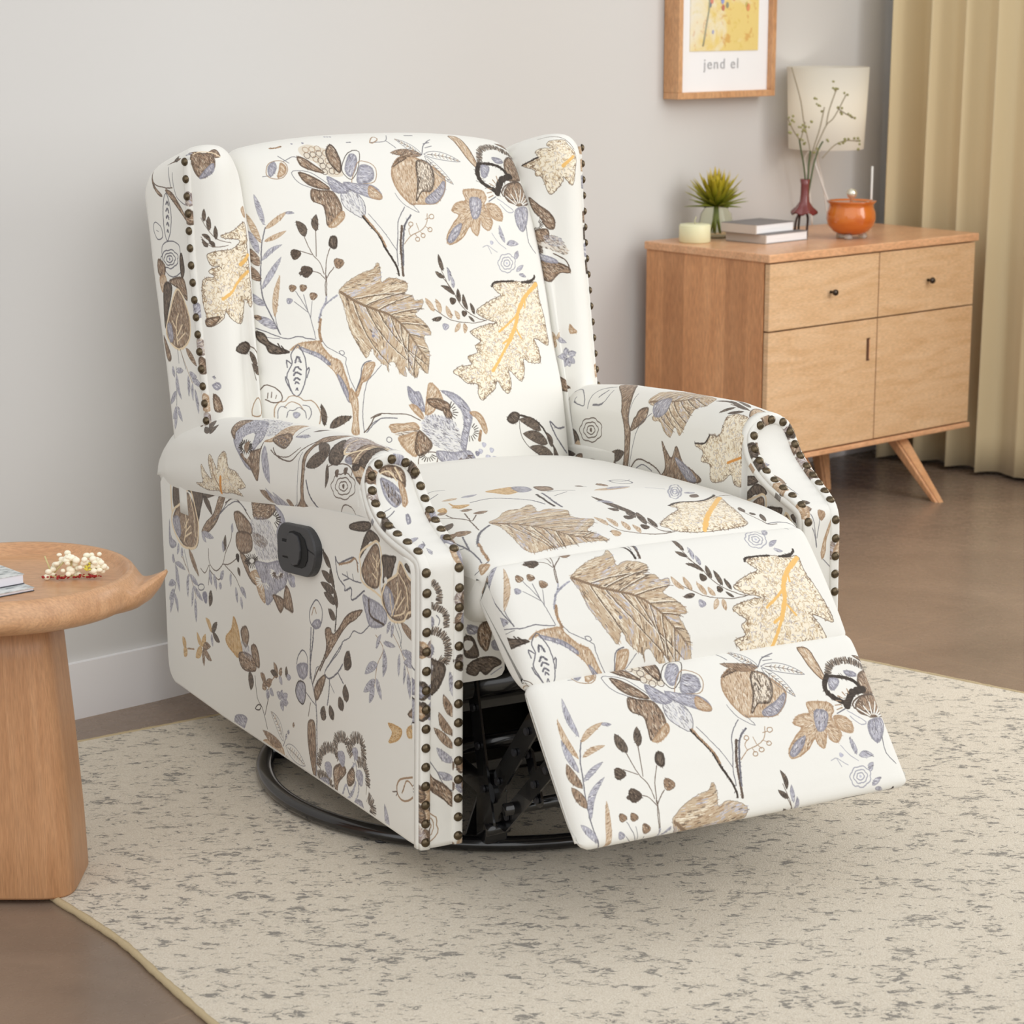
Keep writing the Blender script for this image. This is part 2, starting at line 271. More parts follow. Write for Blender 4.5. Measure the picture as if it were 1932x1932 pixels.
# the floral print, traced as shapes in cloth coordinates (tenths of a millimetre)
PRINT_TXT = {}
PRINT_TXT['back'] = '''O b 13 -2459,6313,-2385,6468,-2240,6518,-2089,6486,-2040,6371,-2081,6253,-2190,6169,-2344,6174,-2437,6227
F lav 0 -2398,6415,-2269,6508,-2246,6395,-2326,6268,-2412,6224|-2332,6362,-2308,6285
F tan 0 -2148,6466,-2066,6374,-2122,6244,-2264,6191,-2207,6336|-2163,6322,-2139,6246
L G 10 -2537,6241,-2435,6240
L G 11 -2161,6605,-1993,6448
L G 11 -2089,6486,-1879,6558,-1759,6506
B d 75 -1710,6724,-1513,6786,-1349,6716,-1184,6644,-1105,6482,-1027,6290,-990,6123,-1214,6110,-1354,6202,-1464,6400,-1626,6494,-1726,6610
F brn 0 -1799,6550,-1675,6512,-1525,6378,-1354,6202,-1535,6243,-1772,6372|-1612,6376,-1570,6314
F brn 0 -1857,6244,-1706,6203,-1474,6047,-1325,5872,-1583,5919,-1769,6044|-1620,6054,-1559,6007
O G 10 -1987,6257,-1848,6284,-1621,6223,-1441,6072,-1225,5838,-1441,5840,-1688,5928,-1899,6056
F brn 0 -1055,6735,-1204,6593,-1194,6381,-1057,6182,-975,6368,-991,6632|-1085,6483,-1067,6411
O k 11 -1055,6735,-1204,6593,-1194,6381,-1057,6182,-975,6368,-991,6632
F lav 0 -925,6257,-753,6516,-623,6483,-704,6245,-860,6088|-777,6320,-710,6388
O k 11 -995,6206,-903,6417,-732,6566,-530,6570,-623,6323,-735,6137,-875,6034
F lav 0 -604,6295,-387,6258,-389,6065,-531,5960,-752,5972|-534,6110,-462,6077
O b 13 -642,6351,-465,6370,-322,6282,-317,6117,-420,5955,-649,5939,-868,5951
F lav 0 -1025,5988,-759,5945,-490,5903,-353,5788,-340,5628,-505,5636,-807,5758,-950,5847|-655,5809,-592,5765
F tan 0 -522,5891,-333,5707,-371,5616,-578,5679|-451,5722,-388,5678
S lav 0 -1052,5880,-1143,5725,-1131,5540,-999,5402,-807,5288,-719,5438,-730,5621,-855,5787|-931,5583,-906,5512
O G 10 -1052,5880,-1143,5725,-1131,5540,-999,5402,-807,5288,-719,5438,-730,5621,-855,5787
F brn 0 -1667,5899,-1516,5859,-1285,5815,-1178,5570,-1226,5340,-1491,5183,-1507,5387,-1524,5569,-1690,5661,-1721,5769|-1483,5602,-1478,5524
F tan 0 -1461,5206,-1179,5440,-1165,5311,-1364,5162,-1493,5171|-1334,5257,-1327,5182
F lav 0 -1321,6118,-1106,5993,-950,5847,-1077,5774,-1279,5841|-1147,5913,-1097,5856
L k 35 -802,5313,-676,5131,-547,4953,-475,4753,-374,4547,-296,4365,-280,4214
L b 30 -772,5325,-638,5117,-511,4927,-448,4752
L G 10 -682,5358,-514,5123,-367,4895,-245,4666
L G 17 -2630,5272,-2717,5006,-2754,4713,-2789,4394,-2787,4096,-2745,3892,-2650,3634,-2538,3328
P lav 87 -2648,5325,-2751,5920
P tan 85 -2740,5010,-2919,5598
P lav 93 -2790,4818,-2939,5290
P tan 86 -2633,5247,-2217,5517
P lav 48 -2246,5494,-2085,5477
P tan 75 -2668,5025,-2279,5167
P lav 75 -2745,4687,-2380,4931
P lav 92 -2782,4169,-2415,4712
P brn 130 -2796,4595,-2946,4956
P brn 129 -2804,4322,-2956,4628
P lav 100 -2746,3867,-2947,4124
P lav 127 -2598,3433,-2926,3696
P brn 73 -2824,3630,-2925,3721
P tan 83 -2604,3654,-2469,4381
L G 9 -2604,3654,-2574,3455,-2538,3328
L d 11 -1971,5050,-1863,4723,-1736,4538,-1685,4335
L d 12 -1745,5129,-1795,4668
L d 11 -2079,4791,-1866,4699
L d 12 -1525,4795,-1617,4579,-1669,4259
L d 11 -1901,4402,-1781,4367,-1671,4235
L d 12 -1495,4444,-1674,4210,-1699,3866
P drk 144 -1948,5036,-2070,5329
P drk 117 -1734,5116,-1685,5414
F drk 0 -1500,4964,-1442,5008,-1370,4967,-1394,4810,-1451,4778,-1531,4845|-1448,4895,-1459,4821
E drk 90 -2158,4737
E brn 92 -1397,4512
E drk 104 -1998,4411
P drk 57 -2073,4392,-2135,4386
E brn 61 -2271,4134
E brn 61 -2088,4122
E brn 66 -1923,3959
E lav 51 -2344,3911
L G 9 -2224,4073,-2122,3878,-2043,3698,-2006,3574,-1947,3197
L G 9 -2088,3999,-2043,3698
L G 9 -1956,3863,-2006,3574
L G 9 -2264,3891,-2045,3674
L G 15 -2916,3484,-2737,3382,-2549,3283,-2425,3241,-2240,3263,-2112,3221,-1965,3187
L G 9 -2901,3442,-2775,3307,-2551,3253
F drk 0 -2928,3426,-2805,3370,-2730,3222,-2581,3105,-2414,2984,-2713,2998,-2786,3148,-2895,3263|-2733,3190,-2678,3145
L k 18 -2593,3167,-2536,3018
L k 18 -2544,3122,-2467,2990
F tan 0 -2410,3025,-2252,3132,-2026,3152,-1895,3139,-1852,3030,-1728,2819,-1590,2710,-1551,2478,-1519,2134,-1570,1954,-1603,2087,-1662,2284,-1719,2499,-1825,2670,-1914,2840,-2085,2969,-2259,3071|-1847,2698,-1872,2615
F lav 0 -2241,3069,-2083,2990,-1909,2884,-1766,2685,-1808,2656,-1920,2796,-2091,2926,-2229,3006|-2005,2880,-2028,2798
F lav 0 -1689,2452,-1615,2339,-1559,2120,-1564,1935,-1610,2051,-1654,2225|-1616,2182,-1616,2111
F tan 0 -1503,2170,-1423,2032,-1428,1845,-1470,1653,-1510,1380,-1624,1412,-1544,1661,-1533,1894,-1560,2009|-1507,1789,-1507,1714
F tan 0 -1429,2106,-1321,2266,-1216,2504,-1156,2611,-995,2617,-1045,2463,-1179,2291,-1286,2243,-1405,2030|-1228,2338,-1177,2402
L G 19 -1425,2124,-1313,2305,-1227,2551,-1152,2635,-1048,2659
L G 10 -1868,3199,-1776,3023,-1586,2871,-1484,2768,-1506,2630,-1480,2344,-1431,2144
O G 10 -1579,2916,-1520,2921,-1490,2861,-1552,2834
L G 10 -877,2546,-1038,2398,-1210,2235,-1327,1929,-1387,1644,-1415,1389
L d 12 -1656,4306,-1669,4110,-1690,3913
L g 23 -1688,3933,-1718,3836,-1824,3649,-1876,3479
L g 29 -1498,3938,-1647,3850,-1776,3742,-1826,3629,-1868,3498
L b 43 -1836,3534,-1874,3341,-1866,3137
O G 16 -2272,3114,-2400,2940,-2401,2769,-2503,2568,-2498,2400,-2455,2194,-2373,2154,-2262,2323,-2192,2563,-2176,2828,-2227,3026
L G 18 -2418,2771,-2481,2844,-2488,2694
L G 18 -2534,2530,-2529,2426,-2481,2257
L G 18 -2177,2605,-2126,2642,-2198,2457
L G 28 -2345,2783,-2295,2907,-2256,2771
L G 27 -2392,2615,-2337,2694,-2275,2619
L G 27 -2402,2531,-2351,2587,-2286,2534
L G 27 -2409,2437,-2364,2482,-2317,2434
L G 23 -2397,2374,-2374,2411,-2344,2366
L G 18 -2404,2255,-2380,2301,-2374,2251
L d 16 -2933,2367,-2861,2429,-2754,2384,-2651,2265,-2633,2125,-2752,2086,-2870,2170
L d 11 -2845,2184,-2828,2280
L d 11 -2790,2191,-2772,2287
L d 11 -2729,2160,-2707,2215
L b 14 -2776,1837,-2752,2008,-2670,2092,-2604,2082,-2510,2164,-2376,2135,-2299,2058,-2177,2042,-2103,1939,-2068,1800,-2114,1628
L G 11 -2601,1810,-2555,1921,-2471,1909,-2398,1957,-2305,1869,-2303,1751
L b 12 -2614,1987,-2505,2067,-2391,2013,-2334,1911
L G 11 -2325,1986,-2242,1956,-2205,1836,-2272,1727
L G 10 -2732,1810,-2708,1963,-2645,2011,-2584,1964
E lav 53 -2447,1829
P drk 81 -2043,1580,-2036,1969
P drk 137 -1963,1531,-1566,1693
G leaf 0 -1462,3994,-1380,4087,-1201,4213,-958,4315,-762,4362,-659,4476,-627,4333,-639,4115,-468,4184,-160,4086,-184,3927,-279,3872,-89,3840,-40,3736,114,3747,71,3611,-75,3504,76,3354,181,3180,164,3095,28,3062,71,2730,-41,2328,-119,2355,-188,2425,-272,2247,-377,2336,-446,2491,-470,2293,-576,2374,-635,2579,-741,2567,-777,2393,-790,2526,-861,2579,-954,2733,-982,2924,-1116,2726,-1175,2851,-1286,3168,-1356,3418,-1399,3751|-1432,3992,-1113,3769,-821,3631,-525,3494,-252,3170,9,2542
E G 30 -923,3159
L d 19 -1062,1680,-1186,1643,-1296,1495,-1415,1389
L G 14 -787,1583,-1057,1610,-1236,1509,-1378,1385
O G 11 -975,1214,-1001,1180,-1042,1175,-1067,1203,-1058,1243,-1021,1266,-984,1253
K oak 0 2646,3942,2567,3965,2453,3946,2096,3997,1792,3986,1609,3931,1661,3826,1741,3739,1532,3668,1325,3578,1165,3467,1244,3381,1374,3311,1577,3236,1408,3225,1163,3176,975,3101,1053,2984,1147,2885,1013,2799,1025,2649,802,2569,851,2407,599,2382,443,2290,552,2203,675,2080,868,2048,847,1879,888,1767,1044,1845,1210,1951,1292,2079,1373,1940,1469,1846,1590,2024,1584,2261,1683,2176,1824,2052,1951,2226,1993,2458,2130,2388,2374,2384,2415,2630,2367,2886,2671,2730,2712,3029,2691,3352,2639,3668
L y 80 2613,3922,2287,3678,2081,3419,1989,3191,1761,2845
L y 54 1761,2845,1482,2502,1248,2257
L y 44 2045,3358,1816,3201,1589,3061
L y 44 1802,2913,1617,2806
L y 35 2292,3698,2250,3494
L y 34 1971,3106,2052,2900
L k 33 1581,3912,1670,3991,2096,3997
L k 35 2351,3969,2485,3966,2620,4070
L d 12 578,4144,736,3892,831,3664,962,3498,1106,3389,1234,3320,1348,3292
L d 11 245,3620,441,3470,602,3359,774,3307,950,3275,1109,3264,1324,3293
P drk 73 766,3809,527,3985
P drk 73 854,3663,852,3906
P drk 74 988,3517,947,3799
P drk 63 1112,3429,1066,3631
E drk 62 712,3691
E drk 52 909,3452
P tan 82 307,3529,171,3773
P tan 82 433,3491,374,3741
P tan 83 638,3377,564,3610
P tan 73 780,3348,727,3512
P drk 72 443,3410,242,3383
E lav 62 495,3232
P tan 73 793,3285,661,3113
P tan 73 881,3269,856,3077
P drk 42 1090,3287,992,3396
P lav 158 -301,1657,-493,2113
F lav 0 -472,2111,-371,2011,-289,2004,-256,1870,-260,1653,-386,1744,-497,1909|-362,1903,-336,1837
F tan 0 -520,1796,-382,1764,-300,1577,-335,1520,-447,1651|-395,1662,-372,1592
F tan 0 -215,1769,-153,1956,-68,2135,43,2070,113,1916,121,1759,-17,1711,-122,1621,-255,1593|-62,1841,-19,1907
F brn 0 -174,1863,-66,1874,96,1840,242,1729,173,1614,16,1669,-133,1762|22,1765,83,1721
F brn 0 87,1702,220,1630,231,1508,122,1498|165,1585,189,1515
F lav 0 130,1990,294,1958,447,1871,566,1722,618,1576,604,1435,515,1261,423,1071,336,904,266,968,341,1177,418,1310,463,1569,339,1781,201,1928|399,1501,443,1442
L k 13 229,1701,281,1784
L k 13 254,1683,330,1750
L k 13 271,1659,333,1687
L k 13 277,1629,345,1639
L k 13 272,1598,364,1584
L k 13 257,1569,331,1529
L k 13 233,1545,284,1484
L k 13 202,1527,224,1464
L k 13 571,1292,632,1357
L k 13 590,1272,670,1319
L k 13 600,1247,688,1270
L k 13 600,1220,673,1218
L k 13 590,1192,664,1166
L k 13 571,1168,627,1123
L k 13 545,1150,584,1080
L k 13 515,1140,525,1051
L k 13 483,1138,461,1049
S lav 0 -365,1482,-137,1562,143,1496,302,1281,316,1081,336,904,38,913,-191,1011,-357,1183|6,1210,71,1172
S lav 0 -310,1537,-132,1581,148,1516,280,1363,93,1300,-186,1366|-19,1444,-10,1370
F tan 0 -957,1460,-851,1489,-694,1474,-491,1474,-440,1350,-644,1349,-806,1345,-926,1338|-727,1410,-656,1389
S brn 0 -922,1357,-688,1334,-460,1351,-583,1264,-824,1268|-697,1315,-631,1282
F tan 0 -853,1232,-682,1274,-494,1295,-506,1080,-592,896,-671,903,-796,1050|-657,1103,-711,1043
F brn 0 -469,1313,-378,1264,-264,1057,-423,918,-572,894,-595,1049|-451,1081,-441,1010
L k 12 -315,882,-237,847
L k 12 -332,863,-277,809
L k 12 -355,850,-327,786
L k 12 -381,843,-379,779
L k 12 -407,844,-429,780
L k 12 -430,852,-482,784
L k 12 -448,866,-516,817
L k 12 -459,886,-541,856
L k 12 -462,909,-564,902
L d 14 -629,650,-556,874,-418,936,-219,899,-256,754,-411,598,-555,590
F lav 0 -210,935,116,886,417,878,500,679,354,602,75,723,-169,764|152,785,177,721
L d 14 364,808,447,800
L d 14 356,790,431,761
L d 14 342,774,394,733
L d 14 323,762,353,711
L d 14 302,755,312,686
L d 14 280,753,267,688
L d 14 258,757,220,686
L d 14 240,766,171,698
L d 14 227,780,149,739
L d 13 -43,619,10,563
L d 13 -55,600,-3,501
L d 13 -71,587,-41,476
L d 13 -88,581,-82,467
L d 13 -106,584,-123,466
L d 13 -123,595,-161,494
L d 13 -138,612,-194,532
L d 13 -147,630,-208,592
L d 13 -150,647,-234,636
L d 13 -148,665,-228,678
L d 13 -140,682,-193,709
F brn 0 543,674,660,492,801,597,885,406,912,280,727,279,718,368,573,302|727,388,782,337
F tan 0 -534,618,-242,629,-217,379,-102,297,-386,360|-296,418,-223,387
F brn 0 -616,712,-474,576,-543,434|-548,589,-470,576
F lav 0 15,644,135,541,246,322,113,305,-19,286,-87,401|67,385,101,326
F brn 0 478,681,613,688,657,432,527,511|564,593,602,482
P lav 88 325,280,522,421
P lav 87 238,283,280,426
E g 40 634,858
E g 51 760,736
E g 41 861,858
E g 51 891,703
E g 40 729,965
E G 40 559,827
F tan 0 592,1558,727,1567,833,1456,866,1231,801,1156,753,1321,696,1447|752,1391,777,1321
L b 51 723,1203,660,1050
L d 15 -381,1504,-594,1634,-848,1669,-1081,1692,-1249,1630
L G 14 -789,1583,-1059,1610,-1252,1530
L k 35 1615,1437,1928,1333,2113,1177,2239,965,2371,714,2462,380,2395,224
L k 11 1604,1397,1572,1073,1696,846,1928,667,2077,398,2212,292,2395,224
P drk 180 2070,1119,1594,1356
P drk 204 2185,868,1615,1090
P drk 173 2288,635,1722,843
P drk 176 2359,385,1903,680
P drk 143 2397,235,2119,378
P drk 119 2293,800,2204,1069
P drk 133 2455,342,2346,816
F drk 0 1327,1376,1481,1498,1620,1457,1564,1338,1426,1287|1483,1391,1535,1331
L b 17 1447,266,1464,364,1637,544,1847,411,1874,246
F tan 0 1473,265,1488,345,1632,458,1562,322|1538,333,1565,398
F tan 0 1739,448,1864,338,1861,247,1769,280|1807,307,1836,372
L G 31 2764,1142,2537,1132,2344,1267,2442,1013,2603,798,2751,654
P drk 72 612,4253,571,4560
P lav 62 703,4058,708,4311
P lav 62 765,3928,773,4130
P drk 72 617,4126,456,4248
L d 10 558,4344,628,4113,742,3801
R tan 0 1410,5734,1665,5761,1853,5721,1880,5570,1796,5462,1822,5301,1884,5144,1839,5041,1756,4966,1647,5018,1636,5197,1542,4969,1471,4870,1385,4948,1351,5049,1189,4878,986,4759,822,4740,826,4891,1011,5108,1170,5257,1045,5338,1143,5468,1279,5519,1408,5544|1531,5356
F lav 0 824,4816,985,5009,1187,5103,1078,4907,899,4763|993,4919,933,4855
F lav 0 1508,5570,1745,5543,1621,5249,1454,5200|1579,5388,1538,5308
R tan 0 1843,5462,2033,5463,2149,5329,2106,5144,1939,5169,1845,5274|1857,5408
L G 17 1924,5516,2117,5615
F tan 0 21,6187,173,6373,350,6449,602,6416,795,6303,982,6160,1093,5960,973,5687,770,5504,532,5486,333,5493,220,5498,53,5717,-18,5966|481,5937,471,5853
F lav 0 563,5591,852,5771,1054,5933,1020,5740,807,5530,589,5484|811,5673,864,5618
F seed 0 599,6335,855,6302,874,6021,727,5747,516,5726,348,5545,479,5892|622,5935,612,5851
F brn 0 39,6241,252,6425,426,6420,211,6318|231,6352,249,6278
O b 11 21,6187,173,6373,350,6449,602,6416,795,6303,982,6160,1093,5960,973,5687,770,5504,532,5486,333,5493,220,5498,53,5717,-18,5966
P brn 136 774,6467,118,6522
P nof 127 774,6467,369,6804
P nof 149 825,6479,1564,6326
P nof 145 821,6439,1240,5860
L G 14 774,6467,904,6652,1142,6780
L G 12 923,6681,1065,6711
L G 12 903,6599,1077,6638
L G 9 -45,5721,79,5504,347,5336,227,5524
L G 14 80,5451,-109,5202,-190,4886,-249,4641,-264,4388
L d 40 -62,5101,-158,4761,-175,4510,-198,4209
L G 30 165,5291,-6,5098,-104,4759,-170,4383
L b 12 -72,4782,81,4922,263,4988,432,5104,510,5303
L b 12 442,5204,533,5225
L b 11 81,4922,61,5021,132,5092
L b 11 269,5012,241,5137
L b 11 409,5068,485,5027
L b 11 291,4987,336,4935
L b 11 172,4955,212,4879
O b 12 632,5247,605,5214,561,5207,533,5232,543,5270,582,5292,622,5283
O b 12 540,5013,516,4984,478,4978,453,5000,461,5033,495,5052,530,5043
O b 12 376,4914,353,4885,315,4879,290,4901,297,4934,330,4953,366,4944
O b 12 250,4853,228,4824,190,4818,165,4840,172,4873,205,4892,240,4883
O b 12 170,5127,147,5098,109,5093,84,5114,92,5147,126,5167,160,5158
F tan 0 1647,6927,1829,6921,1884,6644,1923,6361,1936,6161,1823,6273,1722,6469,1670,6696|1766,6535,1778,6460
O d 12 1647,6927,1829,6921,1884,6644,1923,6361,1936,6161,1823,6273,1722,6469,1670,6696
L drk 112 1995,6306,2105,6540,2259,6638,2513,6686,2693,6608,2933,6523
F brn 0 2606,6368,2805,6489,2920,6359,2915,6119,2841,5989,2570,5956,2526,6098|2728,6192,2752,6117
L k 92 1973,6291,1866,6103,1881,5931,1999,5820,2184,5713
L k 60 1989,6292,2276,6288,2473,6211,2571,6042
L k 118 2605,6045,2373,5960,2247,5798,2174,5685
F lav 0 2003,6249,2185,6226,2041,6020,1944,6018|2042,6128,2062,6052
L b 18 2062,5642,1945,5591
L b 18 2057,5704,1941,5685
L b 18 2082,5772,1992,5785
L b 19 2132,5837,2060,5880
L b 19 2202,5891,2163,5957
L b 19 2284,5929,2280,6035
R brn 0 2338,5690,2548,5897,2813,5938,2912,5773,2895,5517,2690,5455,2551,5449,2378,5525|2610,5424
O d 24 2301,5633,2407,5833,2663,5933,2862,5912,2908,5716,2895,5517
L c 23 2521,5449,2282,5521
L c 24 2546,5474,2359,5627
L c 24 2578,5494,2497,5681
L c 24 2613,5507,2629,5762
L c 24 2649,5511,2780,5787
L c 24 2680,5506,2877,5731
L c 25 2704,5493,2979,5687
L c 25 2719,5472,3068,5621
L g 14 2135,5574,2292,5468,2445,5336,2303,5305,2162,5465
F lav 0 2479,5337,2680,5427,2818,5386,2657,5047,2523,4938,2433,5095|2591,5201,2583,5119
L G 14 2657,5047,2638,4729,2763,4518
F lav 0 2342,6437,2531,6421,2558,6334,2388,6323|2454,6379,2524,6338
F brn 0 2629,6812,2774,6818,2990,6906,2862,6729,2758,6716|2788,6780,2855,6736
O g 15 2198,4334,2196,4304,2190,4271,2169,4241,2136,4220,2099,4208,2070,4187,2037,4166,2000,4158,1965,4164,1937,4181,1904,4185,1870,4192,1845,4212,1833,4240,1834,4272,1821,4298,1811,4328,1816,4360,1836,4390,1866,4413,1883,4442,1905,4472,1936,4493,1974,4502,2010,4499,2044,4510,2082,4517,2117,4511,2144,4492,2158,4464,2185,4448,2210,4428,2221,4399,2216,4366
O g 15 2148,4335,2133,4312,2113,4292,2103,4268,2083,4247,2057,4234,2028,4230,2002,4232,1974,4225,1946,4226,1924,4238,1910,4257,1903,4278,1886,4295,1877,4317,1881,4342,1895,4365,1914,4384,1925,4408,1944,4430,1971,4443,1999,4447,2025,4445,2053,4453,2081,4452,2104,4440,2118,4421,2126,4399,2143,4383,2152,4360
O g 15 2086,4337,2081,4320,2069,4306,2052,4297,2038,4286,2022,4277,2003,4273,1986,4277,1973,4286,1959,4293,1946,4302,1940,4316,1941,4332,1950,4347,1955,4362,1964,4378,1978,4390,1996,4396,2014,4397,2032,4399,2050,4399,2065,4393,2075,4380,2078,4365,2083,4352
E g 23 2013,4338
P lav 78 2058,4730,2015,5053
P lav 102 2099,4704,2376,4701
P lav 80 2223,4413,2327,4570
P lav 69 2201,4178,2392,4292
P lav 58 2254,4124,2407,4069
L g 11 1805,4914,1916,4732,2061,4613
L g 11 1542,4651,1657,4687,1761,4606,1842,4552
L g 11 1657,4687,1713,4529
E g 33 1760,4736
L G 12 -182,6734,127,6755,268,6923
L G 12 156,6754,279,6609
O b 17 -211,6735,-57,6887,3,6817,-124,6732
L G 19 654,6912,836,6911
L k 35 2285,3967,2564,4014,2618,4092
L G 23 -695,6759,-607,6761
L b 33 -2253,6805,-2121,6794,-2029,6816
E G 22 -1792,6850
E G 23 -1575,6834
E G 23 -1027,6990
E G 23 -976,6979
E G 23 -924,6968'''
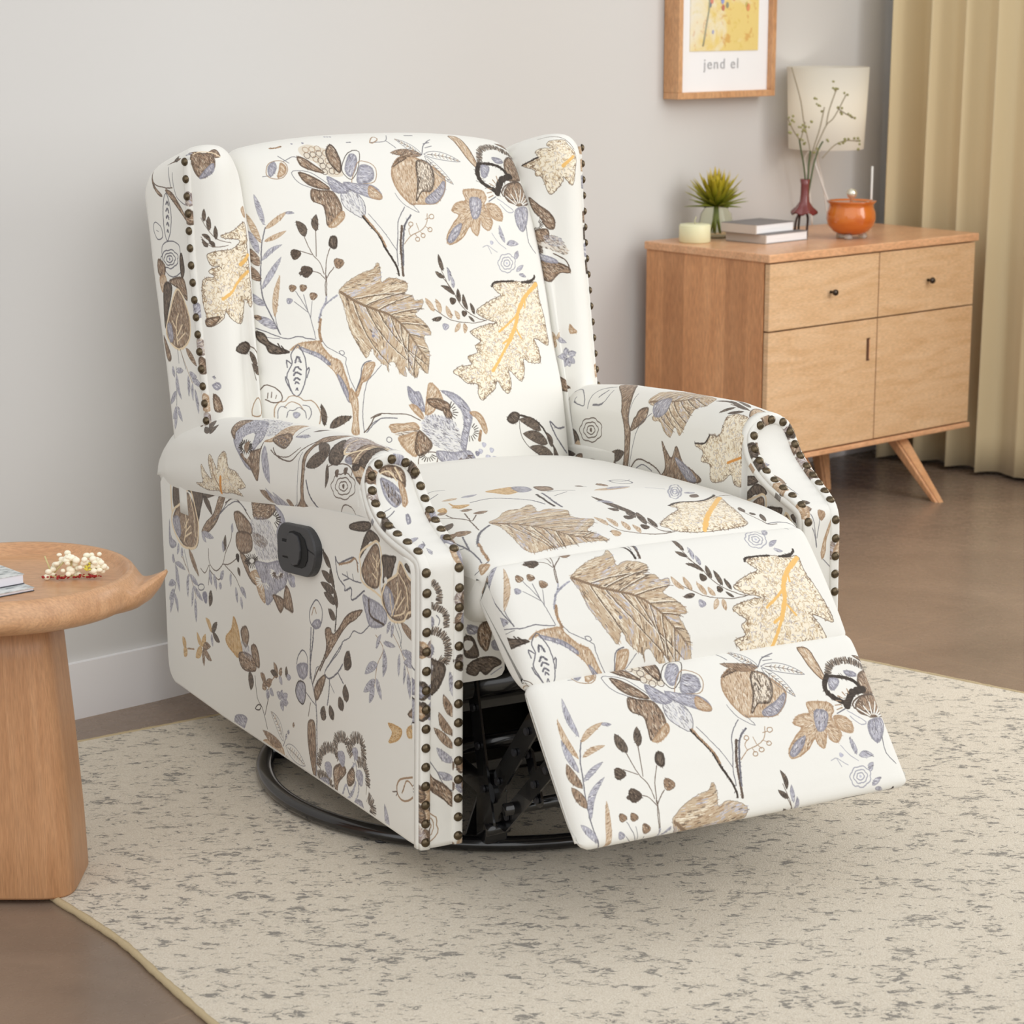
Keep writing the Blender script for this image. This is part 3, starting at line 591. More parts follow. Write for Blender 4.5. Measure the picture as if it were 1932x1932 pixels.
PRINT_TXT['sideL'] = '''F brn 0 1403,5146,989,5186,402,5261,406,5165,773,4960,1093,4877,1370,4862|916,5066,741,5100
F brn 0 2219,4774,1931,4830,1470,4686,1524,4519,1995,4462,2178,4623|1884,4649,1856,4580
F brn 0 2091,4443,1524,4519,1489,4252,1916,4103,2150,4193|1832,4302,1836,4225
S lav 0 1465,4804,773,4941,426,4704,215,4443,803,4222,1260,4183,1432,4499|906,4543,849,4484
S d 0 1428,4577,969,4593,791,4514,977,4398,1344,4400|1101,4496,1015,4449
F lav 0 403,5242,141,5179,61,5006,247,4741,128,4424,341,4607,422,4781,279,5038|253,4878,226,4811
L k 20 589,5051,585,5141
L k 20 534,5058,468,5148
L k 20 484,5056,376,5136
L k 20 446,5046,294,5119
L k 20 424,5029,222,5091
L k 20 420,5006,251,5034
L k 20 433,4980,228,4984
L k 20 464,4953,333,4930
L k 20 508,4929,399,4868
F brn 0 2012,4083,1730,4063,1599,3835,1368,3807,1281,3669,1466,3667,1740,3804|1598,3847,1570,3778
L k 20 1384,4078,1216,4114
L k 20 1390,4063,1194,4080
L k 20 1405,4047,1248,4035
L k 20 1428,4032,1318,3996
L k 20 1457,4018,1394,3961
L k 21 1490,4008,1479,3931
L k 21 1524,4002,1569,3916
L k 21 1555,4000,1643,3920
L k 21 1581,4004,1704,3930
L k 21 1600,4011,1766,3942
L k 21 1609,4023,1816,3966
L k 21 1609,4037,1796,4009
L k 21 1598,4053,1739,4052
L k 21 1579,4069,1724,4095
L k 21 1552,4083,1646,4134
L k 21 1520,4095,1562,4170
L k 20 1486,4104,1471,4175
L k 20 1454,4107,1379,4199
L k 20 1425,4107,1327,4178
L k 20 1402,4101,1245,4179
L k 20 1388,4091,1229,4146
L k 20 1384,4078,1220,4113
F tan 0 1600,3795,1271,3926,1004,3731,969,3427,1195,3492,1372,3688|1234,3676,1110,3651
F lav 0 1358,4045,806,4163,353,4299,1,4299,102,3933,464,3717,741,3479,924,3417,1005,3692|636,3895,608,3828
L c 28 329,4094,169,4104
L c 28 349,4074,249,4062
L c 28 379,4056,296,4020
L c 28 416,4040,372,3979
L c 28 457,4029,464,3969
L c 28 497,4024,545,3958
L c 28 532,4024,641,3942
L c 28 559,4031,684,3968
L c 29 576,4043,736,3989
L c 28 580,4060,706,4034
L c 28 572,4079,707,4070
L c 29 917,3785,793,3749
L c 29 954,3768,873,3693
L c 29 997,3754,992,3674
L c 29 1040,3747,1115,3626
L c 29 1079,3746,1190,3656
L c 29 1109,3752,1305,3649
L c 29 1129,3765,1310,3700
L c 29 1134,3782,1340,3738
L c 29 1125,3802,1355,3786
L d 21 299,4081,206,4101
L d 21 305,4065,216,4072
L d 21 321,4049,229,4040
L d 21 346,4033,287,4010
L d 21 376,4020,351,3989
L d 21 410,4010,414,3954
L d 21 444,4005,476,3960
L d 21 474,4006,528,3963
L d 21 497,4011,582,3968
L d 21 511,4021,621,3983
L d 21 515,4035,634,4010
L d 21 508,4051,594,4046
F brn 0 645,3637,332,3670,158,3614,341,3398,559,3541|407,3572,379,3505
F brn 0 103,3914,-69,3838,-189,3542,-15,3520,203,3565|6,3676,-6,3605
P lav 195 8,4107,-292,4003
E g 70 3,4241
E g 69 -209,4098
F drk 0 5049,4725,4620,4825,4692,4479,5026,4310|4844,4586,4814,4512
F drk 0 4465,4791,3636,4925,3759,4514,3925,4236,4068,4454,4156,4746|4000,4611,3970,4539
F brn 0 4803,4416,4364,4728,4016,4464,3878,4163,3955,3817,4386,3665,4803,3767,5100,4086|4406,4140,4377,4067
O o 48 4692,4479,4255,4830,3967,4433,3878,4163,4008,3806,4385,3675,4809,3702,5163,3989,5085,4257
O o 41 5177,4827,5177,4450,5144,4203
F lav 0 5098,4107,4822,4183,4738,3906,4855,3798,5060,3925|4914,3984,4884,3910
L o 35 4589,3769,4457,4088,4494,4289
L o 32 4521,3950,4269,4126
L o 32 4528,3865,4226,4010
L o 32 4541,4029,4340,4236
L o 32 4262,4706,4073,4351,4047,3964
F lav 0 5294,4047,5241,3719,4975,3647,5149,3526,5336,3572|5199,3702,5187,3623
P brn 144 4386,3665,3922,3244
L G 16 4604,3598,4466,3334,4376,3143
L G 16 4716,3532,4574,3310
P lav 82 4865,3669,4966,3437
P lav 82 4709,3618,4752,3419
F brn 0 2837,4993,2592,5019,2959,4509,3370,4204,3728,4111,3514,4338,3153,4571|3162,4538,3062,4625
L G 18 2449,4967,2753,4709,3160,4429
L d 21 2599,4879,2254,5024,1924,4988,1511,4795
L G 18 2855,4630,2454,4867,2065,5000,1692,4915
P drk 153 3617,4796,2860,5019
P drk 155 3617,4796,3204,4541
P lav 109 3728,4111,3175,4122
P lav 94 3728,4111,3533,3967
L G 17 5160,3396,5068,3203,5068,2884,5236,2525
P lav 98 5064,3247,4581,3224
P lav 132 5040,3209,4891,2732
P lav 117 5098,2856,5448,2734
P lav 117 5165,2713,5434,2458
P lav 118 5172,2625,5401,2206
P lav 117 5170,2647,5009,2299
P lav 99 5147,3229,5188,3390
L b 16 4723,3447,4423,3217,4228,3008,4088,2789
P lav 98 4426,3174,4490,2717
P lav 113 4374,3165,3963,3058
P lav 112 4230,2987,3775,2809
P lav 81 4232,2966,4315,2589
P lav 113 4142,2776,4126,2317
L d 17 3438,3864,3407,3604,3110,3525,2799,3715,2641,3970,2386,4263,2326,4534
L d 17 2799,3715,2503,3778,2111,3982
L d 17 2700,3716,2269,3609,2037,3440
L d 17 3832,3409,3628,3370,3410,3562,3490,3174
L d 17 3416,3479,3020,3382,2810,3530
P drk 121 2689,3980,2627,4284
P lav 91 2739,3949,2780,4142
P lav 90 2332,4394,2301,4559
P lav 125 3392,3464,3335,3209
P lav 125 3216,3441,3110,3178
P lav 108 2918,3404,2756,3603
P lav 108 2923,3342,2932,3218
P lav 76 2437,3632,2451,3387
P drk 105 2119,3801,2029,3662
P lav 91 2231,3417,2176,3138
P lav 120 2037,3440,1782,3319
P lav 90 2022,3284,1963,3077
O G 19 3681,3090,3742,3029,3872,2988,3973,2998,3969,3051,3863,3108,3735,3125
E G 111 3664,2907
P drk 158 3368,3098,3469,2776
E k 75 2111,3982
L k 33 -1295,4892,-1577,4732,-1732,4491,-1805,4233,-1857,3970,-1785,3585
P drk 133 -1655,4620,-1375,4817
P drk 146 -1729,4399,-1322,4493
P drk 146 -1805,4251,-1274,4288
P drk 146 -1819,4053,-1393,4139
P drk 146 -1811,3794,-1549,3898
P drk 119 -1767,4316,-1634,4597
P drk 132 -1878,3993,-1806,4288
P drk 80 -1533,4630,-1457,4816
L G 26 -2882,4514,-2565,4316,-2406,4261,-2411,4443,-2170,4352,-2172,4425,-1935,4536,-1845,4844,-1943,4756,-2186,4844,-2506,4967,-2661,4911
L b 32 -1982,4746,-2345,4860,-2584,4966,-2656,4767
L G 19 -2098,4608,-2494,4588,-2769,4613
L G 20 -2260,4680,-2297,4598
L G 19 -2458,4687,-2494,4588
L G 20 -2135,4508,-2336,4589
P och 166 4681,1692,4828,1870
P och 167 4654,1699,4779,1496
L b 25 4601,1691,4275,1762
P och 130 3896,1910,4114,2130
P och 145 3896,1910,3693,2191
P och 163 3898,1888,4207,1620
P brn 129 3846,1880,3443,1751
P brn 113 3848,1859,3820,1549
P brn 128 3845,1902,3475,2015
P och 127 3402,2304,3668,2510
P drk 126 3402,2304,3130,2556
P drk 126 3352,2295,3029,2209
P lav 95 3405,2261,3370,2041
F och 0 2742,2383,2481,2589,2366,2841,2182,2682,2100,2459,2014,2298,2219,2125,2412,2158,2702,2249|2356,2421,2328,2350
F brn 0 2063,2650,1838,2795,1704,2658,1814,2429,1957,2434|1875,2594,1847,2524
F brn 0 1620,2478,1427,2546,1296,2399,1285,2182,1450,2180,1585,2286|1443,2345,1416,2276
F brn 0 2164,2220,1821,2307,1491,2270,1456,2078,1891,1965,2128,2026|1824,2144,1695,2122
S lav 0 2052,2451,1670,2445,1587,2245,1921,2241|1807,2345,1779,2276
O G 22 -831,3542,-859,3736,-1096,3950,-1301,3858,-1295,3652,-1165,3490,-955,3458
F lav 0 -914,3486,-1043,3592,-1211,3632,-1250,3548,-1038,3441|-1092,3540,-1122,3618
L b 20 -919,3656,-1008,3809,-1089,3715
L G 34 -975,3425,-902,3087,-809,2779,-803,2526
L G 22 -271,2642,-340,2794,-516,2943,-685,2900,-722,2700
F lav 0 -293,2628,-681,2746,-676,2554,-460,2441,-332,2465|-489,2567,-516,2501
F brn 0 -1414,3513,-1581,3591,-1701,3509,-1908,3651,-2156,3894,-2399,4043,-2795,4172,-2555,3971,-2314,3841,-2069,3654,-1820,3409,-1568,3160,-1400,3024,-1449,3279|-1942,3625,-2022,3706
L G 17 -3061,4003,-2745,3782,-2470,3751,-2307,3602,-2064,3469,-1938,3290,-1563,2972,-1395,2817
L d 27 -1400,3024,-1186,2763
P drk 223 -2132,3026,-2301,3381
L d 27 -1559,3359,-1322,2991,-1087,2723,-896,2465
L G 28 -875,3418,-844,3141,-812,2820,-851,2516,-984,2237,-1018,1931,-1004,1610,-990,1289,-923,843
L G 20 -2052,3440,-1687,3104,-1409,2828,-1361,2732
F brn 0 -1407,2744,-1264,2458,-1029,2207,-940,2351,-1129,2589|-1154,2470,-1181,2405
F brn 0 -680,1731,-919,1798,-952,1490,-937,1167,-874,785,-741,1002,-641,1400|-821,1339,-832,1268
L d 18 -791,2100,-685,1838
L G 18 -609,2241,-841,2156,-979,2110
L G 16 -895,2444,-1041,2753,-1135,2819
L G 24 -1361,2732,-1542,2718,-1860,2903,-2043,3093
L G 24 -1860,2903,-2057,2771
L G 24 -1541,2697,-1513,2462,-1441,2236
L G 16 -1563,2641,-1717,2517
P drk 236 -2218,3047,-2226,3362
P drk 211 -2160,2483,-2123,2768
P drk 213 -2024,2302,-1895,2503
P drk 191 -1213,1922,-1326,2184
P drk 189 -1640,2031,-1532,2260
F lav 0 -290,2623,-670,2741,-689,2578,-522,2440,-334,2486|-501,2574,-529,2508
F lav 0 -198,2152,-328,2347,-567,2378,-607,2198,-503,2000,-312,2012|-420,2182,-446,2115
O k 18 -198,2152,-328,2347,-567,2378,-607,2198,-503,2000,-312,2012
L drk 164 -1026,1044,-1130,1287,-1369,1484,-1691,1536,-1822,1408
L drk 174 -1693,1599,-1791,1773,-2060,1850,-2191,1744,-2319,1617
L drk 171 -2279,1769,-2412,1951,-2672,1985,-2756,1847,-2753,1663
L drk 157 -2493,1566,-2752,1602,-2879,1457,-2874,1272
L drk 158 -2567,1157,-2828,1196
L drk 196 -2868,1086,-3037,996,-3028,789,-2980,630
L drk 124 -971,879,-1209,972,-1483,907,-1589,729
L drk 125 -969,814,-962,662,-1195,649
F lav 0 -1064,843,-1393,943,-1386,793,-1104,684|-1237,816,-1340,790
F brn 0 -1632,1205,-1955,1364,-2085,1258,-1806,1006,-1705,765,-1622,950|-1802,1092,-1859,1179
L g 27 -2407,1602,-2529,1330,-2518,1018,-2194,647
L g 40 -1933,836,-2077,1048,-2206,921,-2389,1102
L g 40 -2219,1278,-2403,1498
L g 40 -2066,794,-2296,949,-2437,1199
F lav 0 -2426,886,-2646,935,-2682,781,-2419,760|-2542,840,-2618,801
F drk 0 -1517,622,-1749,737,-2017,695,-2192,583,-1923,560|-1881,639,-1992,622
F brn 0 -2128,1229,-2357,1422,-2393,1206,-2167,1054|-2261,1228,-2370,1210
E lav 137 -1423,1121
E lav 134 -1936,1462
E lav 105 -2452,1697
E lav 132 -2594,1330
F brn 0 -2328,668,-2638,746,-3024,644,-2720,587|-2678,661,-2786,645
P brn 148 1028,1956,1250,2084
P brn 132 1029,1934,767,2090
P brn 133 1004,1918,1189,1825
P lav 133 931,1872,993,1680
P lav 117 879,1886,706,1823
P brn 130 508,2245,672,2430
P drk 116 509,2223,819,2229
P lav 115 458,2236,341,2116
P brn 101 457,2258,350,2416
P drk 100 159,2293,149,2489
P lav 100 159,2293,-29,2343
P lav 130 379,1868,576,1913
P lav 115 379,1868,346,2017
P lav 129 380,1846,109,1855
P lav 144 382,1824,342,1639
P lav 115 329,1882,126,2001
L b 17 931,1872,714,2126,509,2223
L k 16 1490,1966,1409,1589,1211,1444,1025,1119
L k 16 941,1694,1113,1360
O k 19 1527,1357,1417,1454,1260,1486,1344,1385
P drk 211 1696,2001,1692,1658
F tan 0 1278,713,1201,869,831,954,428,960,333,812,296,582,548,551,954,540,1262,561|787,728,760,659
P brn 177 427,983,1235,1037
P nof 205 371,1086,851,1488
P nof 244 275,1027,-497,897
P tan 130 303,842,-242,549
P tan 131 332,835,101,531
L G 16 376,998,213,1263
P lav 58 268,1160,213,1263
P lav 58 163,1277,110,1357
P brn 57 -42,1465,-96,1556
F lav 0 2460,940,2181,1064,1913,1070,2057,847,2212,600,2423,677|2217,863,2109,826
F lav 0 2035,810,1771,772,1631,520,1949,517|1846,655,1756,612
F och 0 -3634,2539,-3956,2578,-4111,2542,-3982,2369,-3648,2226,-3777,2422|-3811,2432,-4043,2505
F och 0 -4267,2604,-4439,2728,-4614,2642,-4335,2496|-4406,2615,-4481,2576
P nof 111 -4408,2681,-4662,2867
F brn 0 -4309,2868,-4545,3047,-4540,2872|-4443,2923,-4530,2888
L b 15 -3249,3875,-3502,3714,-3300,3416,-3209,3136,-3163,2985
L b 15 -3851,4031,-4087,3855,-4293,3617,-4392,3450
P lav 76 -3515,3815,-3915,3853
P lav 76 -3265,3663,-3436,3932
P lav 139 -3527,3720,-3485,3258
P lav 141 -3300,3416,-2848,3141
P lav 129 -3209,3136,-2789,2825
P lav 128 -3164,3025,-2987,2698
P lav 127 -3252,3167,-3421,2866
P lav 124 -4122,3825,-4614,3860
P lav 124 -4188,3668,-4648,3698
P lav 75 -4050,3769,-4015,3403
P lav 62 -4223,3638,-4179,3318
P lav 112 -4326,3529,-4385,3149
O b 30 -3903,1548,-4009,1719,-4284,1835,-4514,1893,-4507,1636,-4241,1448,-4003,1420
L b 25 -4087,1525,-4249,1776,-4469,1742
L d 19 -3757,1453,-3922,1494,-3880,1421
P lav 141 -3575,641,-3464,1151
P tan 104 -3407,647,-3242,797
F tan 0 -3743,656,-4076,726,-4240,710,-3909,630|-3993,680,-4129,701
F drk 0 -3026,5398,-3256,5572,-3495,5554,-3575,5460,-3235,5394,-3044,5243,-2726,5002|-3251,5391,-3272,5328
F brn 0 -2791,4856,-3154,5219,-3417,5383,-3518,5309,-3468,5017,-3345,4674,-2959,4638|-3311,5035,-3316,4969
O o 38 -2755,4817,-2798,5098,-3308,5378,-3520,5434,-3572,5272,-3517,5027,-3419,4723,-3474,4545,-3266,4576,-2820,4638
L o 28 -3315,4699,-3338,4989,-3418,5196
L o 26 -3207,5024,-3329,4924
L o 25 -3491,5147,-3377,4998
L o 26 -3167,4856,-3320,4795
L o 25 -3245,5159,-3384,5063
F drk 0 -3598,5231,-3906,5293,-4050,5292,-3900,5043,-3784,4925,-3619,4859,-3518,4776,-3568,5037|-3739,5056,-3748,4991
F drk 0 -4306,5252,-4659,5333,-4737,5213,-4710,5037,-4578,5100,-4359,5171|-4563,5186,-4585,5126
F brn 0 -3728,4882,-4013,5005,-4074,5111,-4192,5228,-4357,5078,-4604,4951,-4699,4819,-4551,4552,-4285,4380,-3938,4285,-3668,4335,-3505,4489,-3487,4675,-3618,4765|-4035,4749,-4044,4685
F lav 0 -3517,4681,-3698,4750,-3862,4629,-3884,4383,-3773,4326,-3618,4419|-3722,4530,-3731,4465
O o 40 -3756,4888,-4043,5042,-4164,5253,-4357,5078,-4571,4975,-4697,4788,-4620,4584,-4343,4487,-4197,4329,-3826,4244,-3564,4375,-3474,4545,-3619,4796
L o 30 -3800,4317,-4004,4660,-4010,4880
L o 28 -3828,4339,-3777,4532,-3751,4652
L o 27 -3973,4559,-4123,4795
L o 27 -3970,4449,-4236,4711
L o 27 -3883,4335,-4201,4454,-4290,4599
L o 30 -4073,5079,-4297,4880,-4346,4580
F lav 0 -2813,4412,-3023,4428,-3425,4406,-3643,4298,-3534,4098,-3079,3976,-2910,4145|-3126,4228,-3137,4162
L drk 38 -3022,4396,-3084,4154,-3535,4114
P brn 149 -4109,4277,-4699,4092
L G 15 -3881,4225,-4046,4043,-4127,3873
L G 12 -3994,4251,-4132,4063,-4071,3891
P lav 76 -3771,4216,-3634,3995
P lav 75 -3853,4203,-3795,3968
F drk 0 -2584,5532,-3021,5666,-3317,5709,-3318,5631,-3076,5519,-2564,5448|-3073,5608,-3228,5640
E c 51 -3619,4844'''
PRINT_TXT['frontL'] = '''L drk 94 3694,4245,3614,4189,3549,4043,3567,3891
L drk 94 3730,3880,3600,3834,3451,3722,3435,3502
L drk 113 3749,3480,3603,3462,3454,3333,3404,3123,3456,2943,3557,3020
F drk 0 3770,3032,3640,3016,3457,2881,3526,2640,3661,2486,3782,2518|3641,2763,3635,2695
S lav 0 3770,3032,3673,2973,3691,2757,3772,2736|3727,2874,3721,2807
F lav 0 3747,3696,3667,3687,3652,3561,3749,3557|3704,3626,3669,3564
F lav 0 3767,3296,3654,3220,3688,3084,3753,3076|3716,3169,3682,3107
L G 13 3601,3710,3552,3642,3569,3551
P lav 54 3304,2495,3389,2776
P lav 75 3621,5092,3897,4940
P lav 74 3607,4907,3840,4726
F lav 0 3623,4768,3577,4659,3641,4631|3617,4679,3592,4621
F lav 0 3556,5701,3508,5693,3544,5527,3622,5464|3556,5598,3599,5497
L G 10 3597,4965,3616,4852,3682,4784
P brn 116 3320,2055,3496,2441
P brn 116 3322,1764,3575,2173
P brn 116 3323,1549,3660,1938
P lav 116 3331,1326,3616,1608
P lav 107 3337,1063,3609,1217
P lav 81 3307,2363,3379,2788
L d 11 3297,2361,3328,1784,3332,1199
L G 12 3808,1509,3629,1250,3486,972,3338,866
F brn 0 3810,1335,3691,1142,3486,991,3349,809,3351,612,3509,760,3713,931,3802,1061|3592,958,3556,892
O b 16 3797,571,3697,536,3615,463,3636,388,3596,262,3679,158,3801,119
O b 14 3809,415,3758,447,3719,342,3800,296
L b 13 3817,515,3717,480,3678,355,3720,224,3801,197
F brn 0 3783,6567,3667,6637,3499,6621,3389,6553,3348,6436,3388,6246,3449,6363,3578,6432,3683,6471|3529,6480,3503,6415
L o 26 3760,6522,3645,6552,3568,6487,3504,6369
L o 27 3501,6593,3457,6475,3421,6360
F lav 0 3774,6426,3643,6384,3527,6260,3463,6069,3639,5888,3706,5934,3761,6109|3635,6164,3637,6085
S drk 0 3752,6396,3610,6269,3501,6040,3627,5921,3708,6101|3631,6154,3635,6075
F tan 0 3477,6366,3395,6217,3428,5963,3532,5872,3491,6072|3455,6107,3468,6025
L G 11 3986,5774,3860,5818,3738,5886
L G 14 4021,5679,3849,5703,3711,5809'''
PRINT_TXT['rollL'] = '''F lav 0 2154,1327,2098,1569,1699,1633,1212,1556,877,1239,1049,1026,1194,825,901,650,1368,660,1870,988,2084,1189|1313,1119,1185,1059
F brn 0 2276,1279,2408,1436,2365,1616,1919,1613,2038,1434,2089,1279,2005,1148|2086,1378,1879,1294
F brn 0 1671,878,1393,931,1031,988,829,1037,787,1158,835,922,858,691,928,456,1228,669,1471,771|1083,851,1045,780
E c 232 1436,1066
L k 23 1330,1054,1226,1077
L k 23 1311,1036,1209,1043
L k 23 1306,1016,1177,1008
L k 23 1316,997,1186,970
L k 23 1344,980,1243,938
L k 23 1384,968,1315,911
L k 23 1430,961,1409,900
L k 23 1477,960,1504,895
L k 23 1523,965,1591,908
L k 23 1562,976,1657,933
L k 23 1590,991,1697,965
L k 23 1611,1009,1749,996
L k 23 1619,1029,1744,1034
L k 23 1613,1049,1721,1066
L k 24 1593,1066,1705,1101
L k 24 1561,1080,1673,1135
L k 24 1520,1088,1575,1134
L k 24 1474,1091,1504,1150
L k 23 1427,1087,1414,1139
L k 23 1382,1078,1326,1124
L k 23 1346,1064,1263,1092
E brn 101 1417,1027
F tan 0 787,1158,515,1260,364,1587,2,1686,-15,1555,-52,1404,-63,1296,374,1180|139,1363,-1,1374
S lav 0 1699,1633,1247,1785,566,1689,455,1363,715,1248,1072,1321|839,1459,646,1435
P lav 247 720,1081,401,445
P brn 228 1010,836,951,454
F brn 0 502,1216,120,1361,-174,1259,-142,1088,116,1092|58,1197,-112,1180
P nof 127 -183,1131,357,1269
K oak 0 3391,630,3173,465,2946,368,3065,687,3029,849,2817,696,2665,555,2627,787,2344,908,2204,678,2128,600,1842,553,1617,428,1458,319,1625,265,1835,229,1702,111,2093,133,2553,105,2778,133,3297,112,3726,225,3391,271,3403,452
L or 97 2536,414,2659,108
L b 32 2971,755,2827,440,2658,234
F brn 0 -1101,1383,-1369,1524,-1649,1635,-1490,1374,-1149,1228,-1017,1070,-964,898,-951,680,-938,405,-930,216,-1028,64,-414,4,-771,241,-837,489,-857,764,-875,1022,-1004,1191|-1290,821,-1272,751
L G 14 -787,1054,-721,846,-708,480,-613,189,-471,115
L G 36 -1044,596,-1194,333,-1512,91
L d 21 355,1061,115,922,-419,881,-720,1088,-1059,1291
L d 16 418,1019,165,938,-311,948,-643,1123
P drk 253 -1715,1061,-1009,829
P drk 173 -1700,1089,-1155,1264
P drk 113 -1785,917,-1774,533
F drk 0 -1716,1081,-1681,1255,-1773,1424,-2161,1173,-2167,952,-1870,941|-1956,1121,-2085,1068
F lavb 0 -2085,1206,-1825,1435,-1801,1643,-2283,1647,-2876,1291,-2379,1217|-2306,1371,-2432,1369
O d 16 -2810,664,-2824,629,-2831,589,-2808,550,-2755,517,-2685,494,-2637,461,-2577,429,-2501,410,-2422,408,-2350,420,-2274,415,-2193,415,-2127,431,-2086,461,-2072,499,-2027,525,-1986,557,-1977,595,-2003,634,-2053,668,-2071,705,-2102,744,-2158,777,-2232,797,-2308,802,-2368,823,-2435,840,-2508,843,-2578,828,-2634,801,-2700,790,-2765,773,-2811,743,-2827,705
O d 16 -2705,653,-2689,622,-2661,595,-2655,564,-2628,535,-2580,513,-2522,501,-2465,496,-2408,480,-2347,475,-2291,482,-2250,501,-2221,524,-2173,538,-2140,561,-2133,591,-2150,621,-2178,648,-2185,678,-2213,707,-2262,729,-2321,741,-2379,746,-2431,762,-2489,768,-2545,761,-2587,742,-2617,720,-2665,706,-2697,682
O d 16 -2575,638,-2575,618,-2559,599,-2531,584,-2508,568,-2479,553,-2441,544,-2402,543,-2369,551,-2335,555,-2301,562,-2278,577,-2271,596,-2279,615,-2280,634,-2289,653,-2312,671,-2347,683,-2385,688,-2420,696,-2459,700,-2496,697,-2524,686,-2540,669,-2560,655
E d 36 -2421,621
E d 61 -2163,807
E d 60 -2438,874
L d 18 -1842,885,-2028,935,-2368,977,-2631,917,-2654,809
L d 18 -2257,163,-2463,319,-2732,292,-2804,161
P brn 151 317,126,860,284
P lav 135 -68,56,608,343
P lav 119 -288,56,327,296
P brn 118 -432,70,-185,201
P drk 96 -724,1722,-551,1498
P lav 73 -676,1360,-238,1313
L G 21 -238,1313,-244,1430,-217,1613
P drk 166 3211,1255,3093,1470
P drk 153 3215,1303,3724,1652
P drk 100 3236,1278,3621,1420
F brn 0 3901,1470,3968,1607,3996,1697,3978,1684,3788,1463|4050,1643,3657,1473
F brn 0 -2288,1071,-2381,1245,-2386,1481,-2627,1595,-3273,1453,-3148,1339,-3116,1082,-2961,973,-2684,992|-2852,1219,-2896,1272
O o 42 -2232,1142,-2060,1339,-2072,1588,-2420,1620,-2836,1590
L o 39 -2570,1052,-2536,1243,-2578,1470,-2945,1517
F drk 0 -2717,1061,-2645,1322,-2689,1523,-3044,1471,-3085,1374,-3050,1180,-2961,973|-2948,1247,-3115,1191
F lav 0 -2500,1729,-2715,1762,-3284,1619,-3196,1560|-2946,1661,-3056,1665
F tan 0 -2613,982,-2961,973,-3156,776,-2809,810|-2903,884,-2984,833
F drk 0 -2589,979,-2746,1033,-2821,953,-2699,908|-2717,968,-2826,918
F lav 0 -2277,1054,-2391,1119,-2542,1002,-2376,1008|-2400,1045,-2484,982
F lavb 0 -2101,1261,-2072,1588,-2435,1634,-2733,1634,-2587,1583,-2287,1464|-2417,1525,-2491,1557
F brn 0 -2809,810,-3144,802,-3223,623,-3058,681|-3059,728,-3145,680
F brn 0 -3273,1453,-3334,1607,-3603,1521,-3922,1348,-3702,1453,-3470,1425|-3577,1471,-3697,1463
F lav 0 -3711,1466,-3973,1316,-4242,1114,-4020,1286|-4014,1289,-4121,1214
F lav 0 -4242,1114,-4298,1061,-4428,905,-4390,956|-4347,1008,-4401,942
F lav 0 -4517,723,-4523,563,-4489,481,-4528,590|-4528,590,-4509,520'''
